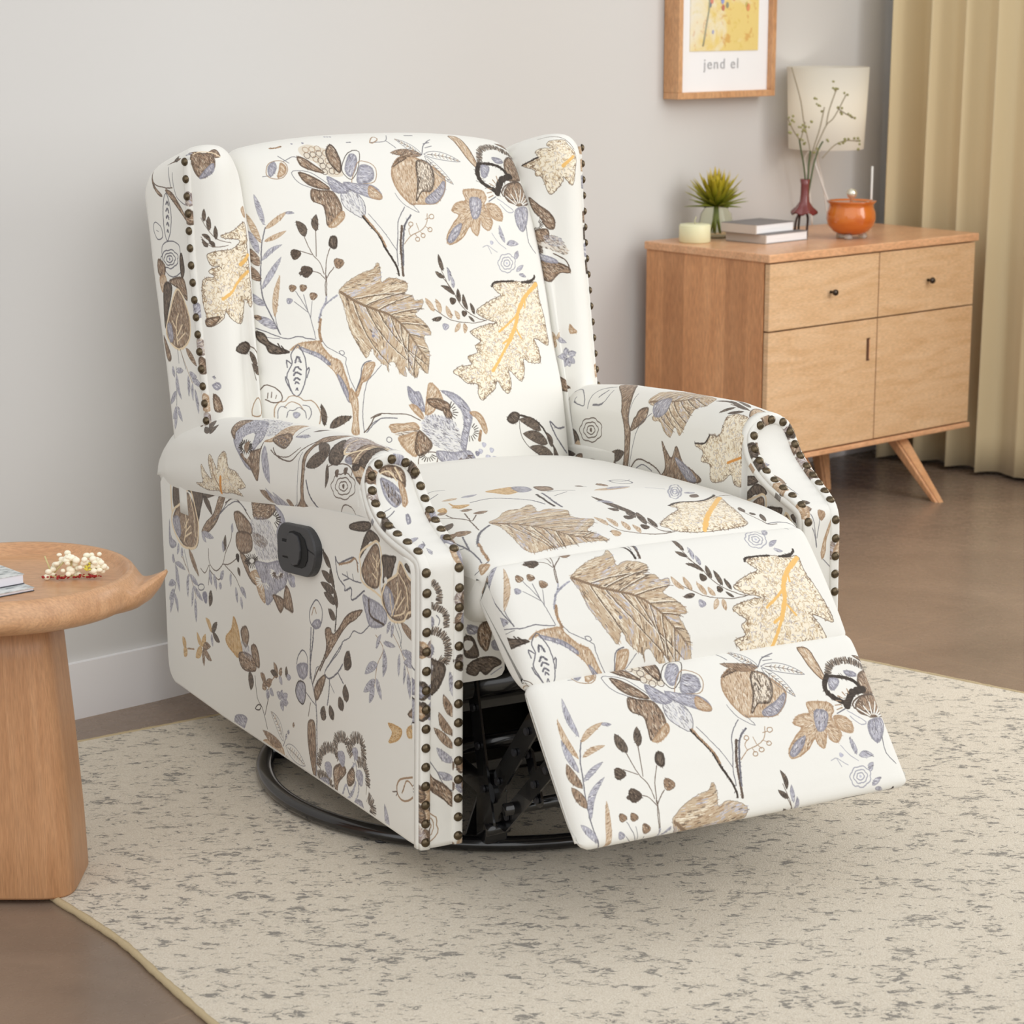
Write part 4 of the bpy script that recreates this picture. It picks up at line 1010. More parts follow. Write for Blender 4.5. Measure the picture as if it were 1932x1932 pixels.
PRINT_TXT['rollR'] = '''G leaf 0 384,2168,362,1996,234,1842,-501,1617,-1370,1663,-1484,1917,-1241,2045,-1169,2288,-948,2601,-771,2467,-608,2688,-372,2593,-250,2462,15,2474,45,2259|331,2160,-519,1998,-1148,1708
F lav 0 132,2169,-249,1983,-381,2257,-51,2403|-172,2209,-159,2284
F brn 0 1961,1879,1563,1723,1009,2183,882,2662,815,2808,861,3315,985,3748,1110,3771,1020,3153,1066,2689,1349,2231|948,2765,945,2845
F brn 0 817,2777,649,2468,492,2321,264,2290,281,2508,635,2718|492,2502,401,2418
L G 14 943,2041,907,2278,882,2662
L G 14 96,2361,399,2560,631,2841,800,3305,858,3567
L d 25 858,3567,556,3295,135,3285,-223,3374,-341,3505
L G 17 735,3576,373,3357,13,3417
K oak 0 -2290,2005,-2515,1868,-2898,1880,-3018,2157,-2984,2501,-3073,2769,-3028,3059,-2774,3093,-2664,2942,-2404,3126,-2028,3217,-1965,2937,-1690,2929,-1737,2745,-1457,2676,-1785,2591,-1940,2435,-2261,2388,-2296,2200
L or 49 -2550,2764,-2962,2566
L k 25 -1456,2647,-1785,2591,-1940,2435
F brn 0 -322,2812,-503,2961,-680,3050,-843,2812,-1081,3068,-1477,3173,-1591,3330,194,3665,131,3500,-106,3549,-455,3271|-622,3197,-645,3116
F lav 0 -794,3029,-1252,3126,-1536,3310,-1201,3344|-1198,3203,-1272,3255
P drk 202 1610,3427,1036,3235
P drk 131 1596,3489,1137,3664
L k 15 1673,3454,1481,3550
O d 20 1927,2941,1915,2981,1911,3025,1941,3069,2000,3107,2075,3133,2127,3170,2189,3207,2267,3230,2349,3234,2422,3221,2500,3229,2582,3230,2651,3213,2693,3179,2707,3134,2752,3104,2792,3067,2798,3021,2768,2974,2712,2933,2690,2889,2657,2843,2596,2806,2517,2784,2434,2778,2361,2755,2282,2736,2201,2735,2133,2753,2085,2785,2018,2799,1952,2819,1912,2853,1905,2896
O d 20 2037,2954,2057,2988,2088,3019,2098,3054,2130,3087,2182,3112,2243,3126,2303,3133,2362,3152,2425,3159,2483,3151,2524,3129,2553,3104,2601,3087,2633,3060,2638,3025,2617,2989,2585,2957,2575,2922,2542,2888,2490,2863,2428,2850,2368,2844,2310,2827,2247,2821,2190,2830,2149,2852,2120,2877,2073,2894,2042,2921
O d 20 2173,2970,2175,2992,2195,3014,2226,3031,2251,3050,2283,3068,2323,3078,2363,3079,2397,3070,2432,3066,2467,3058,2489,3041,2495,3019,2484,2996,2480,2975,2469,2951,2443,2931,2406,2917,2366,2912,2328,2903,2288,2898,2249,2902,2221,2915,2206,2934,2187,2950
E d 40 2336,2989
F drk 0 3604,2578,3424,2384,3216,2813,3386,2903|3358,2632,3315,2772
F drk 0 3064,3570,2526,3384,2128,3393,1930,3496,1616,3865,3116,4152|2379,3638,2320,3710
F drk 0 3416,3085,3005,3070,2796,3286,3203,3379|3104,3206,3042,3282
L o 40 3072,3114,3134,3404,2928,3793,2677,4027
L o 38 2324,3556,2391,3769,2007,3937
L o 37 2127,3459,1864,3681,1681,3877
E tan 125 2862,3399
L G 21 2507,2513,2536,2273,2342,2063,1937,1970
L G 20 2341,2433,1937,2377,1877,2088
L G 32 2231,2290,2067,2101
L G 21 3415,2271,3151,2147,2672,2460,3118,2432,3122,2360
L d 22 4052,2251,3526,2300,3751,2049
P drk 71 -2129,1694,-1533,1759
P drk 67 -2253,1769,-2002,2002
P drk 86 -2591,1689,-1820,1615
P drk 88 -2500,1599,-1889,1544
P drk 66 -2554,1776,-2223,1950
L d 14 -2038,1746,-2652,1691
F tan 0 -2773,1789,-2641,1649,-2659,1529,-3086,1564,-3200,1689,-2932,1844|-2892,1677,-3055,1685
O d 21 -2773,1789,-2641,1649,-2659,1529,-3086,1564,-3200,1689,-2932,1844'''
PRINT_TXT['frontR'] = '''P brn 124 3324,5323,3225,5667
P drk 106 3210,5028,3100,5143
P drk 109 3414,4709,3194,4790
P brn 85 3348,4583,3220,4612
E b 71 3512,4484
F tan 0 3100,5852,3097,5947,3164,5926,3063,5824|3083,5891,3136,5847
P lav 75 3129,5896,3319,5884
L G 11 3324,5323,3355,5108,3365,4996
L G 11 3202,5031,3330,5006
L G 11 3148,4589,3267,4528,3346,4419,3419,3979
L G 11 3180,4495,3349,4251,3420,3961
L G 11 3470,4438,3414,4121
F tan 0 3706,4415,3666,4233,3607,4064,3593,3852,3533,3753,3517,3897,3582,4137|3599,4052,3587,3982
L G 13 3554,3750,3760,3545'''
PRINT_TXT['wingL'] = '''L d 21 135,11039,435,10634,884,10401,1134,10343
F brn 0 136,11018,510,10513,754,10252,556,10361|496,10513,603,10398
L G 16 947,10893,1089,10380
L G 14 1140,10677,1257,10162,1581,9951
F brn 0 875,10345,1072,10275,1290,10055,1626,9645,1488,9743,1181,10016|1254,9995,1293,9917
O G 22 748,10072,891,10283,1005,9899,935,9540,752,9281,684,9594
L G 38 851,10058,912,10107,933,10018
L G 38 825,9915,887,9966,923,9877
L G 37 813,9769,876,9824,901,9737
L G 37 796,9624,846,9667,874,9595
L G 30 787,9478,817,9523,837,9466
O G 20 247,9521,343,9693,570,9562,580,9346,348,9301
L G 17 359,9491,439,9461
O G 19 1076,8985,1078,8957,1072,8925,1042,8894,993,8869,933,8852,888,8827,835,8803,773,8789,713,8788,663,8799,604,8796,543,8797,496,8810,471,8835,470,8865,441,8887,418,8913,422,8944,454,8976,505,9003,530,9033,563,9064,615,9089,678,9104,739,9107,795,9122,857,9135,915,9135,962,9121,991,9098,1037,9087,1081,9072,1104,9048,1101,9017
O G 19 994,8978,973,8954,945,8933,931,8909,902,8886,860,8869,812,8861,768,8858,721,8846,673,8842,633,8849,607,8865,591,8883,558,8896,540,8915,542,8939,565,8963,594,8985,609,9009,639,9032,682,9049,730,9057,775,9060,821,9071,867,9075,907,9068,933,9052,948,9033,980,9021,997,9002
O G 19 893,8969,887,8953,869,8938,843,8927,821,8914,795,8903,764,8896,734,8897,711,8903,686,8907,663,8913,649,8925,650,8941,661,8956,668,8971,681,8987,704,9001,733,9010,764,9013,793,9018,823,9021,850,9018,868,9008,875,8995,886,8983
E G 30 771,8959
O G 19 504,9108,667,9249,937,9295,1181,9239,1198,9069,1185,8800,835,8647,544,8743
F drk 0 1256,9098,1290,8809,1146,8651,1155,8992|1214,8887,1208,8812
F brn 0 315,8919,566,8818,452,8612,238,8666|396,8754,420,8683
F tan 0 267,8571,516,8643,513,8447,308,8329|403,8497,427,8427
F drk 0 399,8436,733,8467,420,7948,221,7682|448,8134,456,8061
F brn 0 652,8557,1199,8656,1251,8273,987,8442|1024,8482,1088,8423
F brn 0 477,7954,934,8437,1237,8029,1179,7636,906,7413,570,7353,242,7562|799,7770,806,7697
O o 41 477,7954,934,8437,1237,8029,1179,7636,906,7413,570,7353,242,7562
L o 32 648,7434,696,7781,835,7990
L o 29 692,7585,940,7806
L o 29 662,7485,1005,7666
L o 29 694,7683,552,7839
F lav 0 328,7743,501,7761,510,7517,351,7451|424,7618,431,7544
P brn 138 953,7394,1293,7116
F brn 0 102,7522,309,7226,269,7099,129,7132|206,7245,198,7169
L G 15 618,7333,599,7087
L G 15 728,7345,844,7017
F brn 0 1739,11033,1953,11021,2115,10983,2345,11107,2408,10885,2283,10854,2248,10975,2079,10936,1903,10854|2135,11023,2162,10910
F brn 0 1793,10907,1998,10978,2240,10933,2258,10615,2103,10418,1949,10416,1844,10611|2032,10676,2057,10585
L o 25 1842,10940,2001,11021,2253,10997,2404,10866
F lav 0 2085,10555,2240,10713,2214,10498,1974,10383|2129,10530,2151,10450
F lav 0 1628,11013,1837,11031,1773,10966|1729,11172,1831,10995
F brn 0 900,10987,1360,11017,1354,10952,933,10985|1012,11085,1247,10913
F drk 0 1145,11039,1276,11147,1305,10924|1249,11028,1448,10875
P drk 66 1985,9687,2013,9890
P drk 74 2068,9542,2083,9767
P drk 66 2168,9394,2187,9608
P drk 66 2067,9373,1920,9472
P drk 65 2127,9262,2036,9366
P drk 67 2004,9262,1912,9386
L d 10 1936,9742,2065,9520,2216,9381,2501,9315
L d 10 1891,9426,2079,9267,2410,9275
K oak 0 2914,9618,2619,9513,2265,9448,2357,9397,2720,9346,2574,9212,2219,9192,1975,9123,2038,8929,2187,8926,1963,8844,2063,8736,1842,8683,1763,8366,1796,8030,1782,7861,1972,7892,2144,8010,2188,8128,2310,7974,2560,7872,2655,8085,2707,8304,2843,8173,2854,8761,2856,9243
L y 57 2809,8788,2455,8493,2165,8347
L y 61 2847,9076,2780,8982,2695,8911
F brn 0 1782,7861,1788,7981,2070,8036,1945,7891|1903,7945,1969,7909
F tan 0 2897,9834,3048,9881,2978,9694|2969,9801,2959,9732
F drk 0 2303,7422,2455,7520,2662,7533,2700,7448,2583,7330|2564,7443,2621,7386
L d 19 2677,7466,2811,7437,2912,7304,2970,7029
P drk 126 2850,7127,2689,7379
P drk 140 2982,6993,2724,7159
L d 15 2709,7158,2791,6876
L G 14 466,7006,396,6663,305,6296
P lav 117 449,6867,537,6434
P lav 98 346,6815,333,7010
P lav 88 444,6935,737,6978
P lav 94 348,6559,23,6289
P lav 93 300,6276,74,6024
P lav 96 285,6215,120,5846
P lav 102 347,6282,475,6032
L b 14 734,7328,922,6960,1043,6779
P lav 111 965,6965,1238,6918
P lav 107 1020,6854,1434,6758
P lav 87 906,6900,835,6529
P lav 71 1043,6779,989,6470
P lav 96 1104,6689,1150,6255
F brn 0 1709,6656,1822,6605,1872,6413,1806,6352,1690,6384|1781,6482,1818,6420
F lav 0 1710,6811,1841,6876,1897,6801,1795,6739|1813,6807,1867,6757
F lav 0 1736,6967,1789,6990,1778,6931|1768,6963,1825,6913
O b 18 2572,6234,2648,6454,2813,6569,2884,6415,2839,6260'''
PRINT_TXT['wingR'] = '''K oak 0 2110,10606,2229,10857,2299,11039,2624,10995,2707,10860,2627,10782,2967,10754,2912,10547,3033,10516,3278,10452,3006,10314,2978,10209,2838,10148,2734,9907,2628,9884,2438,10103,2435,10176,2239,10025,2155,10288
L y 63 2184,10559,2427,10370
L k 30 3278,10452,3002,10539,2912,10547
L d 15 2909,11176,2580,11171,2275,11090,2115,10732
F brn 0 3127,9821,2897,9665,2708,9542,2595,9396,2620,9244,2765,9274,2903,9450,3041,9593|2832,9499,2769,9445
L c 27 2965,9393,2915,9459
L c 27 2952,9384,2896,9425
L c 27 2943,9372,2868,9400
L c 27 2939,9358,2864,9366
L c 27 2941,9344,2878,9334
L c 27 2949,9329,2883,9296
L c 28 2962,9317,2920,9273
L c 28 2980,9307,2957,9255
L c 28 3004,9302,3005,9244
L c 28 3027,9301,3060,9239
L c 29 3048,9305,3112,9249
L k 13 2931,9378,2899,9421
L k 13 2915,9367,2873,9398
L k 13 2905,9353,2843,9375
L k 13 2901,9336,2835,9341
L k 13 2904,9318,2839,9304
L k 13 2913,9300,2872,9279
L k 13 2928,9285,2895,9251
L k 13 2947,9274,2931,9235
L k 13 2970,9268,2972,9217
L k 14 2998,9268,3025,9215
L k 14 3023,9273,3080,9220
F brn 0 3120,9188,2767,9249,2748,9068,3032,9014|2902,9138,2844,9081
S brn 0 3069,9037,2595,9114,2349,8879,2384,8749,2725,8858,3009,8937|2654,8927,2579,8885
L d 24 3066,8879,3046,8956
L d 23 3040,8878,2992,8944
L d 23 3019,8873,2945,8934
L d 23 3003,8863,2912,8911
L d 23 2995,8850,2912,8874
L d 23 2996,8834,2911,8840
L d 23 3005,8818,2915,8804
L d 24 3021,8803,2953,8772
L d 24 3043,8790,2987,8733
L d 24 3069,8781,3054,8721
L d 24 3097,8776,3117,8713
S lav 0 2874,9126,2514,9088,2431,8932,2720,8936|2621,9016,2548,8975
F brn 0 3117,8642,2615,8617,2348,8514,2328,8410,2521,8408,2699,8284,2953,8267,3141,8354|2655,8436,2578,8394
F lav 0 3052,8778,2671,8698,2561,8590,2963,8655|2825,8691,2694,8653
L d 22 2628,8774,2393,8645,2324,8462
P tan 117 2954,7179,3121,7292
P tan 104 2954,7179,2634,7328
P lav 118 2920,7156,2476,7075
P tan 106 2996,7149,3046,7001
P tan 105 2954,7179,3195,7102
P lav 122 2476,6812,3004,6832
P lav 107 2475,6839,2496,6983
P lav 105 2446,6839,2284,6894
P lav 108 2449,6787,2324,6684
P lav 110 2492,6786,2540,6616
P lav 109 2478,6786,2430,6617
F tan 0 2386,7430,2305,7339,2235,7285,2395,7260|2331,7329,2290,7259
F brn 0 3160,6430,2943,6429,2454,6209,3219,6216|3020,6336,2970,6273'''
PRINT_TXT['flap'] = '''F brn 0 -2882,4406,-2710,4415,-2451,4271,-2382,4167,-2538,4139,-2780,4250|-2624,4275,-2572,4220
L drk 89 -2899,4424,-2641,4359,-2434,4237
F drk 0 -2675,4474,-2537,4536,-2503,4405,-2624,4373|-2585,4447,-2521,4405
F lav 0 -2849,4133,-2677,4078,-2712,3987,-2850,4006|-2772,4051,-2708,4008
F brn 0 -2642,4105,-2434,4126,-2470,3811,-2540,3677,-2678,3871|-2553,3918,-2528,3851
F drk 0 -2919,3952,-2781,3933,-2695,3762,-2679,3600,-2903,3647|-2796,3779,-2759,3715
E c 80 -2851,3815
F drk 0 -2835,3510,-2644,3579,-2401,3562,-2261,3445,-2401,3385,-2541,3292,-2645,3371,-2715,3301,-2870,3371|-2591,3424,-2521,3391
F lav 0 -2435,3807,-2295,3836,-2261,3671,-2400,3690|-2348,3751,-2310,3686
L g 21 -2400,3802,-2278,3641
L g 18 -2454,3280,-2261,3381
F drk 0 -2865,4955,-2743,4939,-2621,4800,-2830,4910|-2782,4944,-2613,4800'''
PRINT_TXT['seat'] = '''G leaf 0 -2063,4912,-1848,4809,-1592,4609,-1367,4655,-1162,4556,-1134,4688,-1188,4922,-991,4883,-747,5076,-782,5202,-832,5355,-698,5512,-561,5597,-692,5794,-880,5940,-778,6097,-685,6230,-721,6250,-1077,6222,-1382,6241,-1778,6254,-2031,6278,-2140,6171,-2131,5946,-2074,5588,-2026,5233|-2036,4977,-1720,5301,-1441,5675,-1206,6029,-774,6214
P drk 124 228,5659,-30,4632
L d 15 -2,4716,124,5156,195,5713,279,6147,476,6241
L d 12 -477,5563,-401,6017,-125,6180,209,6259,549,6250
P drk 103 27,5402,-75,5231
P drk 111 120,5751,208,5357
P drk 102 162,6010,274,5544
P drk 83 298,6117,318,5804
P lav 98 153,5022,-70,4876
P tan 89 -471,5886,-502,5521
P tan 87 -344,5966,-330,5613
P tan 93 -202,6102,-174,5813
P tan 77 -56,6191,-63,5963
P drk 77 -403,6100,-546,6068
E drk 78 20,5705
E drk 67 103,6061
E tan 75 -467,6121
L k 42 -731,4054,-816,4481,-829,4819
L G 34 -611,4023,-719,4535,-735,4900
L G 25 -1758,3689,-1423,3727,-1205,3986,-1028,4313,-916,4660
L G 22 -486,3984,-248,4022,-60,4148
L G 21 -557,4340,-231,4174
F och 0 -1240,3236,-998,3216,-768,3272,-782,3583,-1064,3725,-1177,3455|-1008,3422,-957,3475
F lav 0 -768,3272,-579,3402,-644,3710,-859,3725|-714,3530,-661,3580
F brn 0 -472,3492,-272,3602,-331,3892,-530,3878|-403,3720,-346,3762
P tan 121 -1778,3236,-2015,3153
P lav 123 -1713,3259,-1433,3286
P och 150 -2112,3693,-1833,3786
F och 0 -2005,3383,-2008,3587,-1833,3786,-2063,3842|-1978,3651,-1978,3794
F och 0 -2322,3612,-2194,3558,-2235,3762,-2327,3870|-2270,3703,-2270,3845
L d 18 -2661,3794,-2436,4136,-2279,4504,-2263,4663,-2350,5109
L d 19 -2349,3963,-2366,4192,-2264,4523
L d 19 -2131,4192,-2240,4642,-2048,4440
P brn 147 -2428,3825,-2296,3858
P brn 147 -2091,3995,-1942,4092
P brn 143 -2042,4332,-1817,4402
L G 40 -2122,5024,-2394,5241,-2612,5559,-2712,5786
L b 44 -2658,5687,-2762,6007,-2797,6252
L G 20 -2809,6276,-3014,6310,-3123,6252
F tan 0 -2867,6296,-2826,6366,-3004,6450,-2969,6233|-2953,6397,-2889,6387
P drk 179 -2806,4713,-2493,4467
P drk 181 -2852,4307,-2754,4327
E brn 110 -2801,4992
E brn 126 -2611,5053
L G 23 -2687,5201,-2859,5732
L G 20 -2864,5240,-2850,5585,-2879,5983,-2904,6217
L G 16 -2949,5453,-2869,5568
L G 18 -2035,2527,-1824,2414,-1650,2530
L G 18 -2219,2951,-1853,2677
L G 21 906,3583,1106,3699,1348,3568
O G 25 930,3589,938,3889,1131,3925,1253,3792,1216,3563
P tan 174 211,4310,935,4249
P lav 138 457,4294,957,4211
P brn 141 579,3774,612,4078
L G 19 141,3844,248,3977
P d 78 134,3811,227,3923
K oak 0 2249,4978,2165,4932,1720,5215,1242,5261,985,5392,1044,5573,755,5779,392,6055,480,6158,529,6225,773,6287,1066,6323,1678,6311,1939,6253,1963,6069,2037,5716,2096,5429
L y 83 2249,4978,1699,5592,1384,5927,1084,6292
L k 43 985,5392,1242,5261,1720,5215,2053,5002,2251,4801
O g 25 1685,4652,1637,4732,1585,4814,1529,4887,1479,4939,1439,4966,1393,5016,1346,5060,1312,5078,1298,5065,1301,5027,1283,5020,1270,5004,1278,4961,1307,4897,1350,4823,1375,4764,1408,4694,1456,4615,1514,4538,1575,4467,1647,4364,1748,4219,1835,4110,1894,4053,1917,4055,1982,3987,2040,3933,2051,3953,2012,4045,1938,4184,1911,4258,1869,4354,1810,4464,1747,4565
O g 25 1651,4654,1606,4714,1565,4765,1524,4824,1482,4875,1446,4908,1422,4917,1408,4913,1380,4930,1364,4927,1364,4901,1380,4857,1404,4808,1414,4770,1438,4717,1476,4656,1519,4597,1562,4545,1610,4474,1661,4408,1721,4338,1755,4313,1771,4314,1816,4271,1835,4270,1821,4319,1776,4407,1740,4476,1724,4524,1693,4587
O g 25 1611,4655,1584,4696,1555,4733,1530,4757,1505,4784,1481,4808,1463,4817,1457,4809,1461,4788,1461,4772,1465,4750,1480,4716,1505,4675,1532,4637,1557,4599,1587,4558,1616,4524,1640,4503,1654,4500,1671,4489,1685,4486,1685,4504,1670,4540,1648,4581,1632,4616
E g 30 1563,4655
P lav 96 1693,4756,1936,4682
L g 20 1468,4499,1169,4358
P d 129 1657,5013,1894,4797
L d 20 2320,4846,2619,4732,2824,4964,2877,5470,2928,5929,2969,6352
F tan 0 2751,4728,2925,4959,2978,5464,2952,5991,2984,6262,2846,6055,2784,5561,2716,5080|2805,5602,2822,5689
L G 26 2814,4327,3090,4707,3111,5265,3109,5852
P drk 90 2117,5888,2189,5633
P drk 84 2263,6010,2185,5932
P drk 79 2308,6235,2376,5987
L d 14 2105,5808,2151,6031,2307,6291,2492,6311
L G 14 2307,6291,2576,6282,2903,6394'''
PRINT_MAP = {"low":[[-0.04375,0.73808],[1.00579,-0.12004],[0.1514,-1.24373],[-0.05978,0.43598],[-0.08686,0.29023]],"up":[[0.09683,0.47032],[1.12748,0.07465],[-0.65345,-0.85879],[-0.29035,-0.13148],[0.87505,-0.10556]]}
INK = dict(k=(66,58,52), d=(98,84,74), b=(158,130,104), g=(160,159,168), G=(108,106,112), t=(186,160,130), y=(232,186,112), o=(228,208,176), c=CREAM, drk=(82,70,62), lav=(176,174,188), brn=(140,118,100), tan=(190,166,138))
INK['or'] = (214,146,70)
PAL = dict(tan=((198,174,146), [(160,128,98),(206,184,156),(238,230,214),(128,102,80),(180,152,122)]),
           brn=((148,124,102), [(92,76,64),(172,142,114),(118,96,80),(230,218,198),(72,60,52)]),
           drk=((90,78,68), [(58,50,44),(112,96,82),(150,132,114),(72,62,54)]),
           lav=((170,168,178), [(128,126,134),(198,198,208),(96,92,96),(236,234,230),(146,144,156)]),
           och=((206,172,124), [(176,132,78),(226,206,172),(150,116,80),(214,180,128)]),
           seed=((226,214,196), [(64,54,48),(100,84,70),(238,230,216),(92,76,62)]),
           lavb=((176,164,160), [(120,104,98),(196,194,206),(150,128,110),(226,216,200)]),
           k=((70,62,56), [(58,50,44),(92,80,70)]), G=((140,138,150), [(120,118,130),(190,188,200)]), d=((104,90,80), [(90,76,66),(150,130,112)]),
           g=((190,190,202), [(160,158,172),(214,214,222)]), b=((164,138,112), [(140,112,90),(200,176,148)]), c=(CREAM, [CREAM]))
class Mask:
    """a coarse in/out grid of a polygon, for picking points inside it quickly"""
    def __init__(s, P, step=.0007):
        s.lo = P.min(0); n = np.maximum(2, ((P.max(0)-s.lo)/step).astype(int)+1); s.step = step
        X, Y = np.meshgrid(s.lo[0]+(np.arange(n[0])+.5)*step, s.lo[1]+(np.arange(n[1])+.5)*step); ins = np.zeros(X.shape, bool)
        for (ax, ay), (bx, by) in zip(P, np.roll(P, -1, 0)):
            if ay != by: ins ^= ((ay > Y) != (by > Y)) & (X < (bx-ax)*(Y-ay)/(by-ay)+ax)
        s.pts = np.stack([X[ins], Y[ins]], 1)
    def pick(s, n, rg):
        if len(s.pts) == 0 or n <= 0: return np.zeros((0, 2))
        return s.pts[rg.integers(0, len(s.pts), n)]+(rg.random((n, 2))-.5)*s.step
def inside(P, x, y):
    c = False; n = len(P); j = n-1
    for i in range(n):
        if (P[i][1] > y) != (P[j][1] > y) and x < (P[j][0]-P[i][0])*(y-P[i][1])/(P[j][1]-P[i][1])+P[i][0]: c = not c
        j = i
    return c
def poly_area(P): x, y = P[:, 0], P[:, 1]; return abs(np.dot(x, np.roll(y, -1))-np.dot(y, np.roll(x, -1)))/2
def curve(P, closed=False, dens=.004):
    if len(P) < 3: return P
    L_ = np.sum(np.linalg.norm(np.diff(P, axis=0), axis=1)); return smoothpts(P, max(len(P)*2, int(L_/dens)), closed)
def wob(P, a, rg): return P+rg.normal(0, a, P.shape)
def stitch(c, P, pal, dirf, rg, dens=1.0, ln=(.003,.0065), w=.0009):
    base, cols = pal; A = poly_area(P); n = int(A/(.0050*w)*dens*.62)
    for p in Mask(P).pick(n, rg):
        d = dirf(p); d = d/(np.linalg.norm(d)+1e-9); t = rg.normal(0, .16); d = np.array([d[0]*math.cos(t)-d[1]*math.sin(t), d[0]*math.sin(t)+d[1]*math.cos(t)])
        l = rg.uniform(*ln)/2; c.line(np.array([p-d*l, p+d*l]), w*rg.uniform(.7, 1.15), cols[int(rg.random()*len(cols))], .85)
def draw_print(c, items, rg):
    for k, col, w, S in items:
        w = w*1e-4; P = S[0]
        if k == 'L':
            Q = curve(P)
            if col == 'drk' and w > .0055:
                Q = curve(P, dens=.0011)
                for i in range(1, len(Q)):
                    t = Q[i]-Q[i-1]; t /= np.linalg.norm(t)+1e-9; nn = np.array([-t[1], t[0]])+t*rg.normal(0, .25); l = w/2*rg.uniform(.75, 1.2)
                    c.line(np.array([Q[i]-nn*l, Q[i]+nn*l]), .0012, PAL['drk'][1][i % 4] if i % 3 else PAL['drk'][0], .9)
            else:
                Q = wob(Q, .00022, rg); W = w*rg.uniform(.8, 1.15, len(Q)) if w > .0005 else w
                c.line(Q, np.maximum(W, .0007), INK.get(col, (90,80,70)))
                if w > .0022: stitch_line(c, Q, w, col, rg)
        elif k == 'O':
            Q = curve(P, True); Q = wob(np.vstack([Q, Q[:1]]), .0002, rg); Q[-1] = Q[0]; c.line(Q, max(w, .0007), INK[col])
        elif k in ('F', 'S', 'R'):
            Q = curve(P, True, .003); pal = PAL[col]
            if k == 'R': ctr = S[1][0]; df = lambda p: p-ctr
            else: dv = S[1][1]-S[1][0]; df = lambda p: dv
            if k != 'S': c.poly(Q, pal[0], .88)
            if k == 'S': c.poly(Q, pal[0], .22)
            stitch(c, Q, pal, df, rg, .55 if k == 'S' else 1.0)
            if k != 'S' and col not in ('c',):
                E_ = wob(np.vstack([Q, Q[:1]]), .0004, rg); c.line(E_, .0008, pal[1][0], .7)
                if poly_area(Q) > .00012:
                    R_ = resample(np.vstack([Q, Q[:1]]), int(np.sum(np.linalg.norm(np.diff(Q, axis=0), axis=1))/.0014)+4); ctr = Q.mean(0)
                    for i in range(1, len(R_)):
                        d = ctr-R_[i]; d /= np.linalg.norm(d)+1e-9; l = rg.uniform(.0015, .004); c.line(np.array([R_[i]-d*.0006, R_[i]+d*l]), .0009, pal[1][0] if rg.random() < .7 else pal[1][-1], .75)
        elif k == 'P':
            b, t = P[0], P[1]; d = t-b; l = np.linalg.norm(d); d = d/l; n = np.array([-d[1], d[0]]); hw = w*.54; bend = rg.normal(0, .05)*l
            T = np.linspace(0, 1, 11); mid = [b+d*l*s+n*bend*math.sin(PI*s) for s in T]; hh = [hw*math.sin(PI*s**.85)**.75 if 0 < s < 1 else 0 for s in T]
            Q = np.array([m+n*h for m, h in zip(mid, hh)]+[m-n*h for m, h in zip(mid, hh)][::-1][1:-1])
            if col == 'nof':
                c.line(np.vstack([Q, Q[:1]]), .0009, INK['G']); mi = np.array(mid)
                for s in range(2, 10):
                    for sg in (-1, 1): c.line(np.array([mi[s], mi[s]+d*.004+n*sg*hh[s]*.6]), .0009, INK['b' if s % 2 else 'G'])
                c.line(mi[1:-1], .0009, INK['d'])
            else:
                pal = PAL[col]; c.poly(Q, pal[0], .9); dv = d*.8+n*.6
                stitch(c, Q, pal, lambda p: dv, rg, .9, (.002, min(.0055, max(.0025, w))))
                c.line(np.vstack([Q, Q[:1]]), .0007, pal[1][0], .7)
        elif k == 'E':
            a = np.linspace(0, 2*PI, 15)[:-1]; Q = P[0]+np.stack([np.cos(a), np.sin(a)], 1)*w*(1+.12*np.sin(a*3+1))[:, None]
            pal = PAL[col]; c.poly(Q, pal[0]); 
            if w > .003: stitch(c, Q, pal, lambda p: np.array([.5,.8]), rg, 1.1, (.0015,.003)); c.line(np.vstack([Q, Q[:1]]), .0007, pal[1][0], .7)
        elif k == 'B':
            lo, hi = P.min(0), P.max(0)
            c.poly(curve(P, True), (214,202,182), .8)
            for x in np.arange(lo[0], hi[0], w*1.7):
                for y in np.arange(lo[1], hi[1], w*1.5):
                    if inside(P, x, y):
                        a = np.linspace(0, 2*PI, 10); cc = np.array([x, y])+rg.normal(0, w*.15, 2); c.line(cc+np.stack([np.cos(a), np.sin(a)], 1)*w*.78, .0010, INK['d' if rg.random() < .6 else 'b'])
        elif k == 'G':
            Q = curve(P, True, .003); M_ = curve(S[1], False, .003); c.poly(Q, (190,168,140), .9); A = poly_area(Q); n = int(A/(.0065*.0010)*.85); lo, hi = P.min(0), P.max(0)
            ph = rg.uniform(0, 6, 4); cols = dict(t=[(176,148,118),(196,172,144),(150,122,96)], b=[(84,72,62),(112,94,78),(148,120,94)], l=[(192,192,206),(208,208,220),(168,168,182)], w=[(240,232,214),(232,222,200)])
            # pale side veins first, then stitches fanning from the midrib
            for p in Mask(Q).pick(int(n*.6), rg):
                i = int(np.argmin(np.sum((M_-p)**2, 1))); i0, i1 = max(i-1, 0), min(i+1, len(M_)-1); t = M_[i1]-M_[i0]; t /= np.linalg.norm(t)+1e-9
                nn = np.array([-t[1], t[0]]); s = np.sign((p-M_[i])@nn) or 1; d = t*.75+nn*s*.66; s_al = i/len(M_)*14-((p-M_[i])@t)*0-abs((p-M_[i])@nn)*55
                v = math.sin(s_al*1.5+ph[0]+s*1.2)+.7*math.sin(s_al*3.7+ph[1]+s)+.22*rg.normal()
                key = 'l' if v > .62 else ('t' if v > -.45 else ('b' if v > -1.0 else 'w')); 
                if rg.random() < .15: key = 'w'
                if rg.random() < .05: key = 'b'
                l = rg.uniform(.004, .009)/2; cc = cols[key]; c.line(np.array([p-d*l, p+d*l]), .00095*rg.uniform(.7, 1.2), cc[int(rg.random()*len(cc))], .9)
            nv = 8; wd = math.sqrt(A)
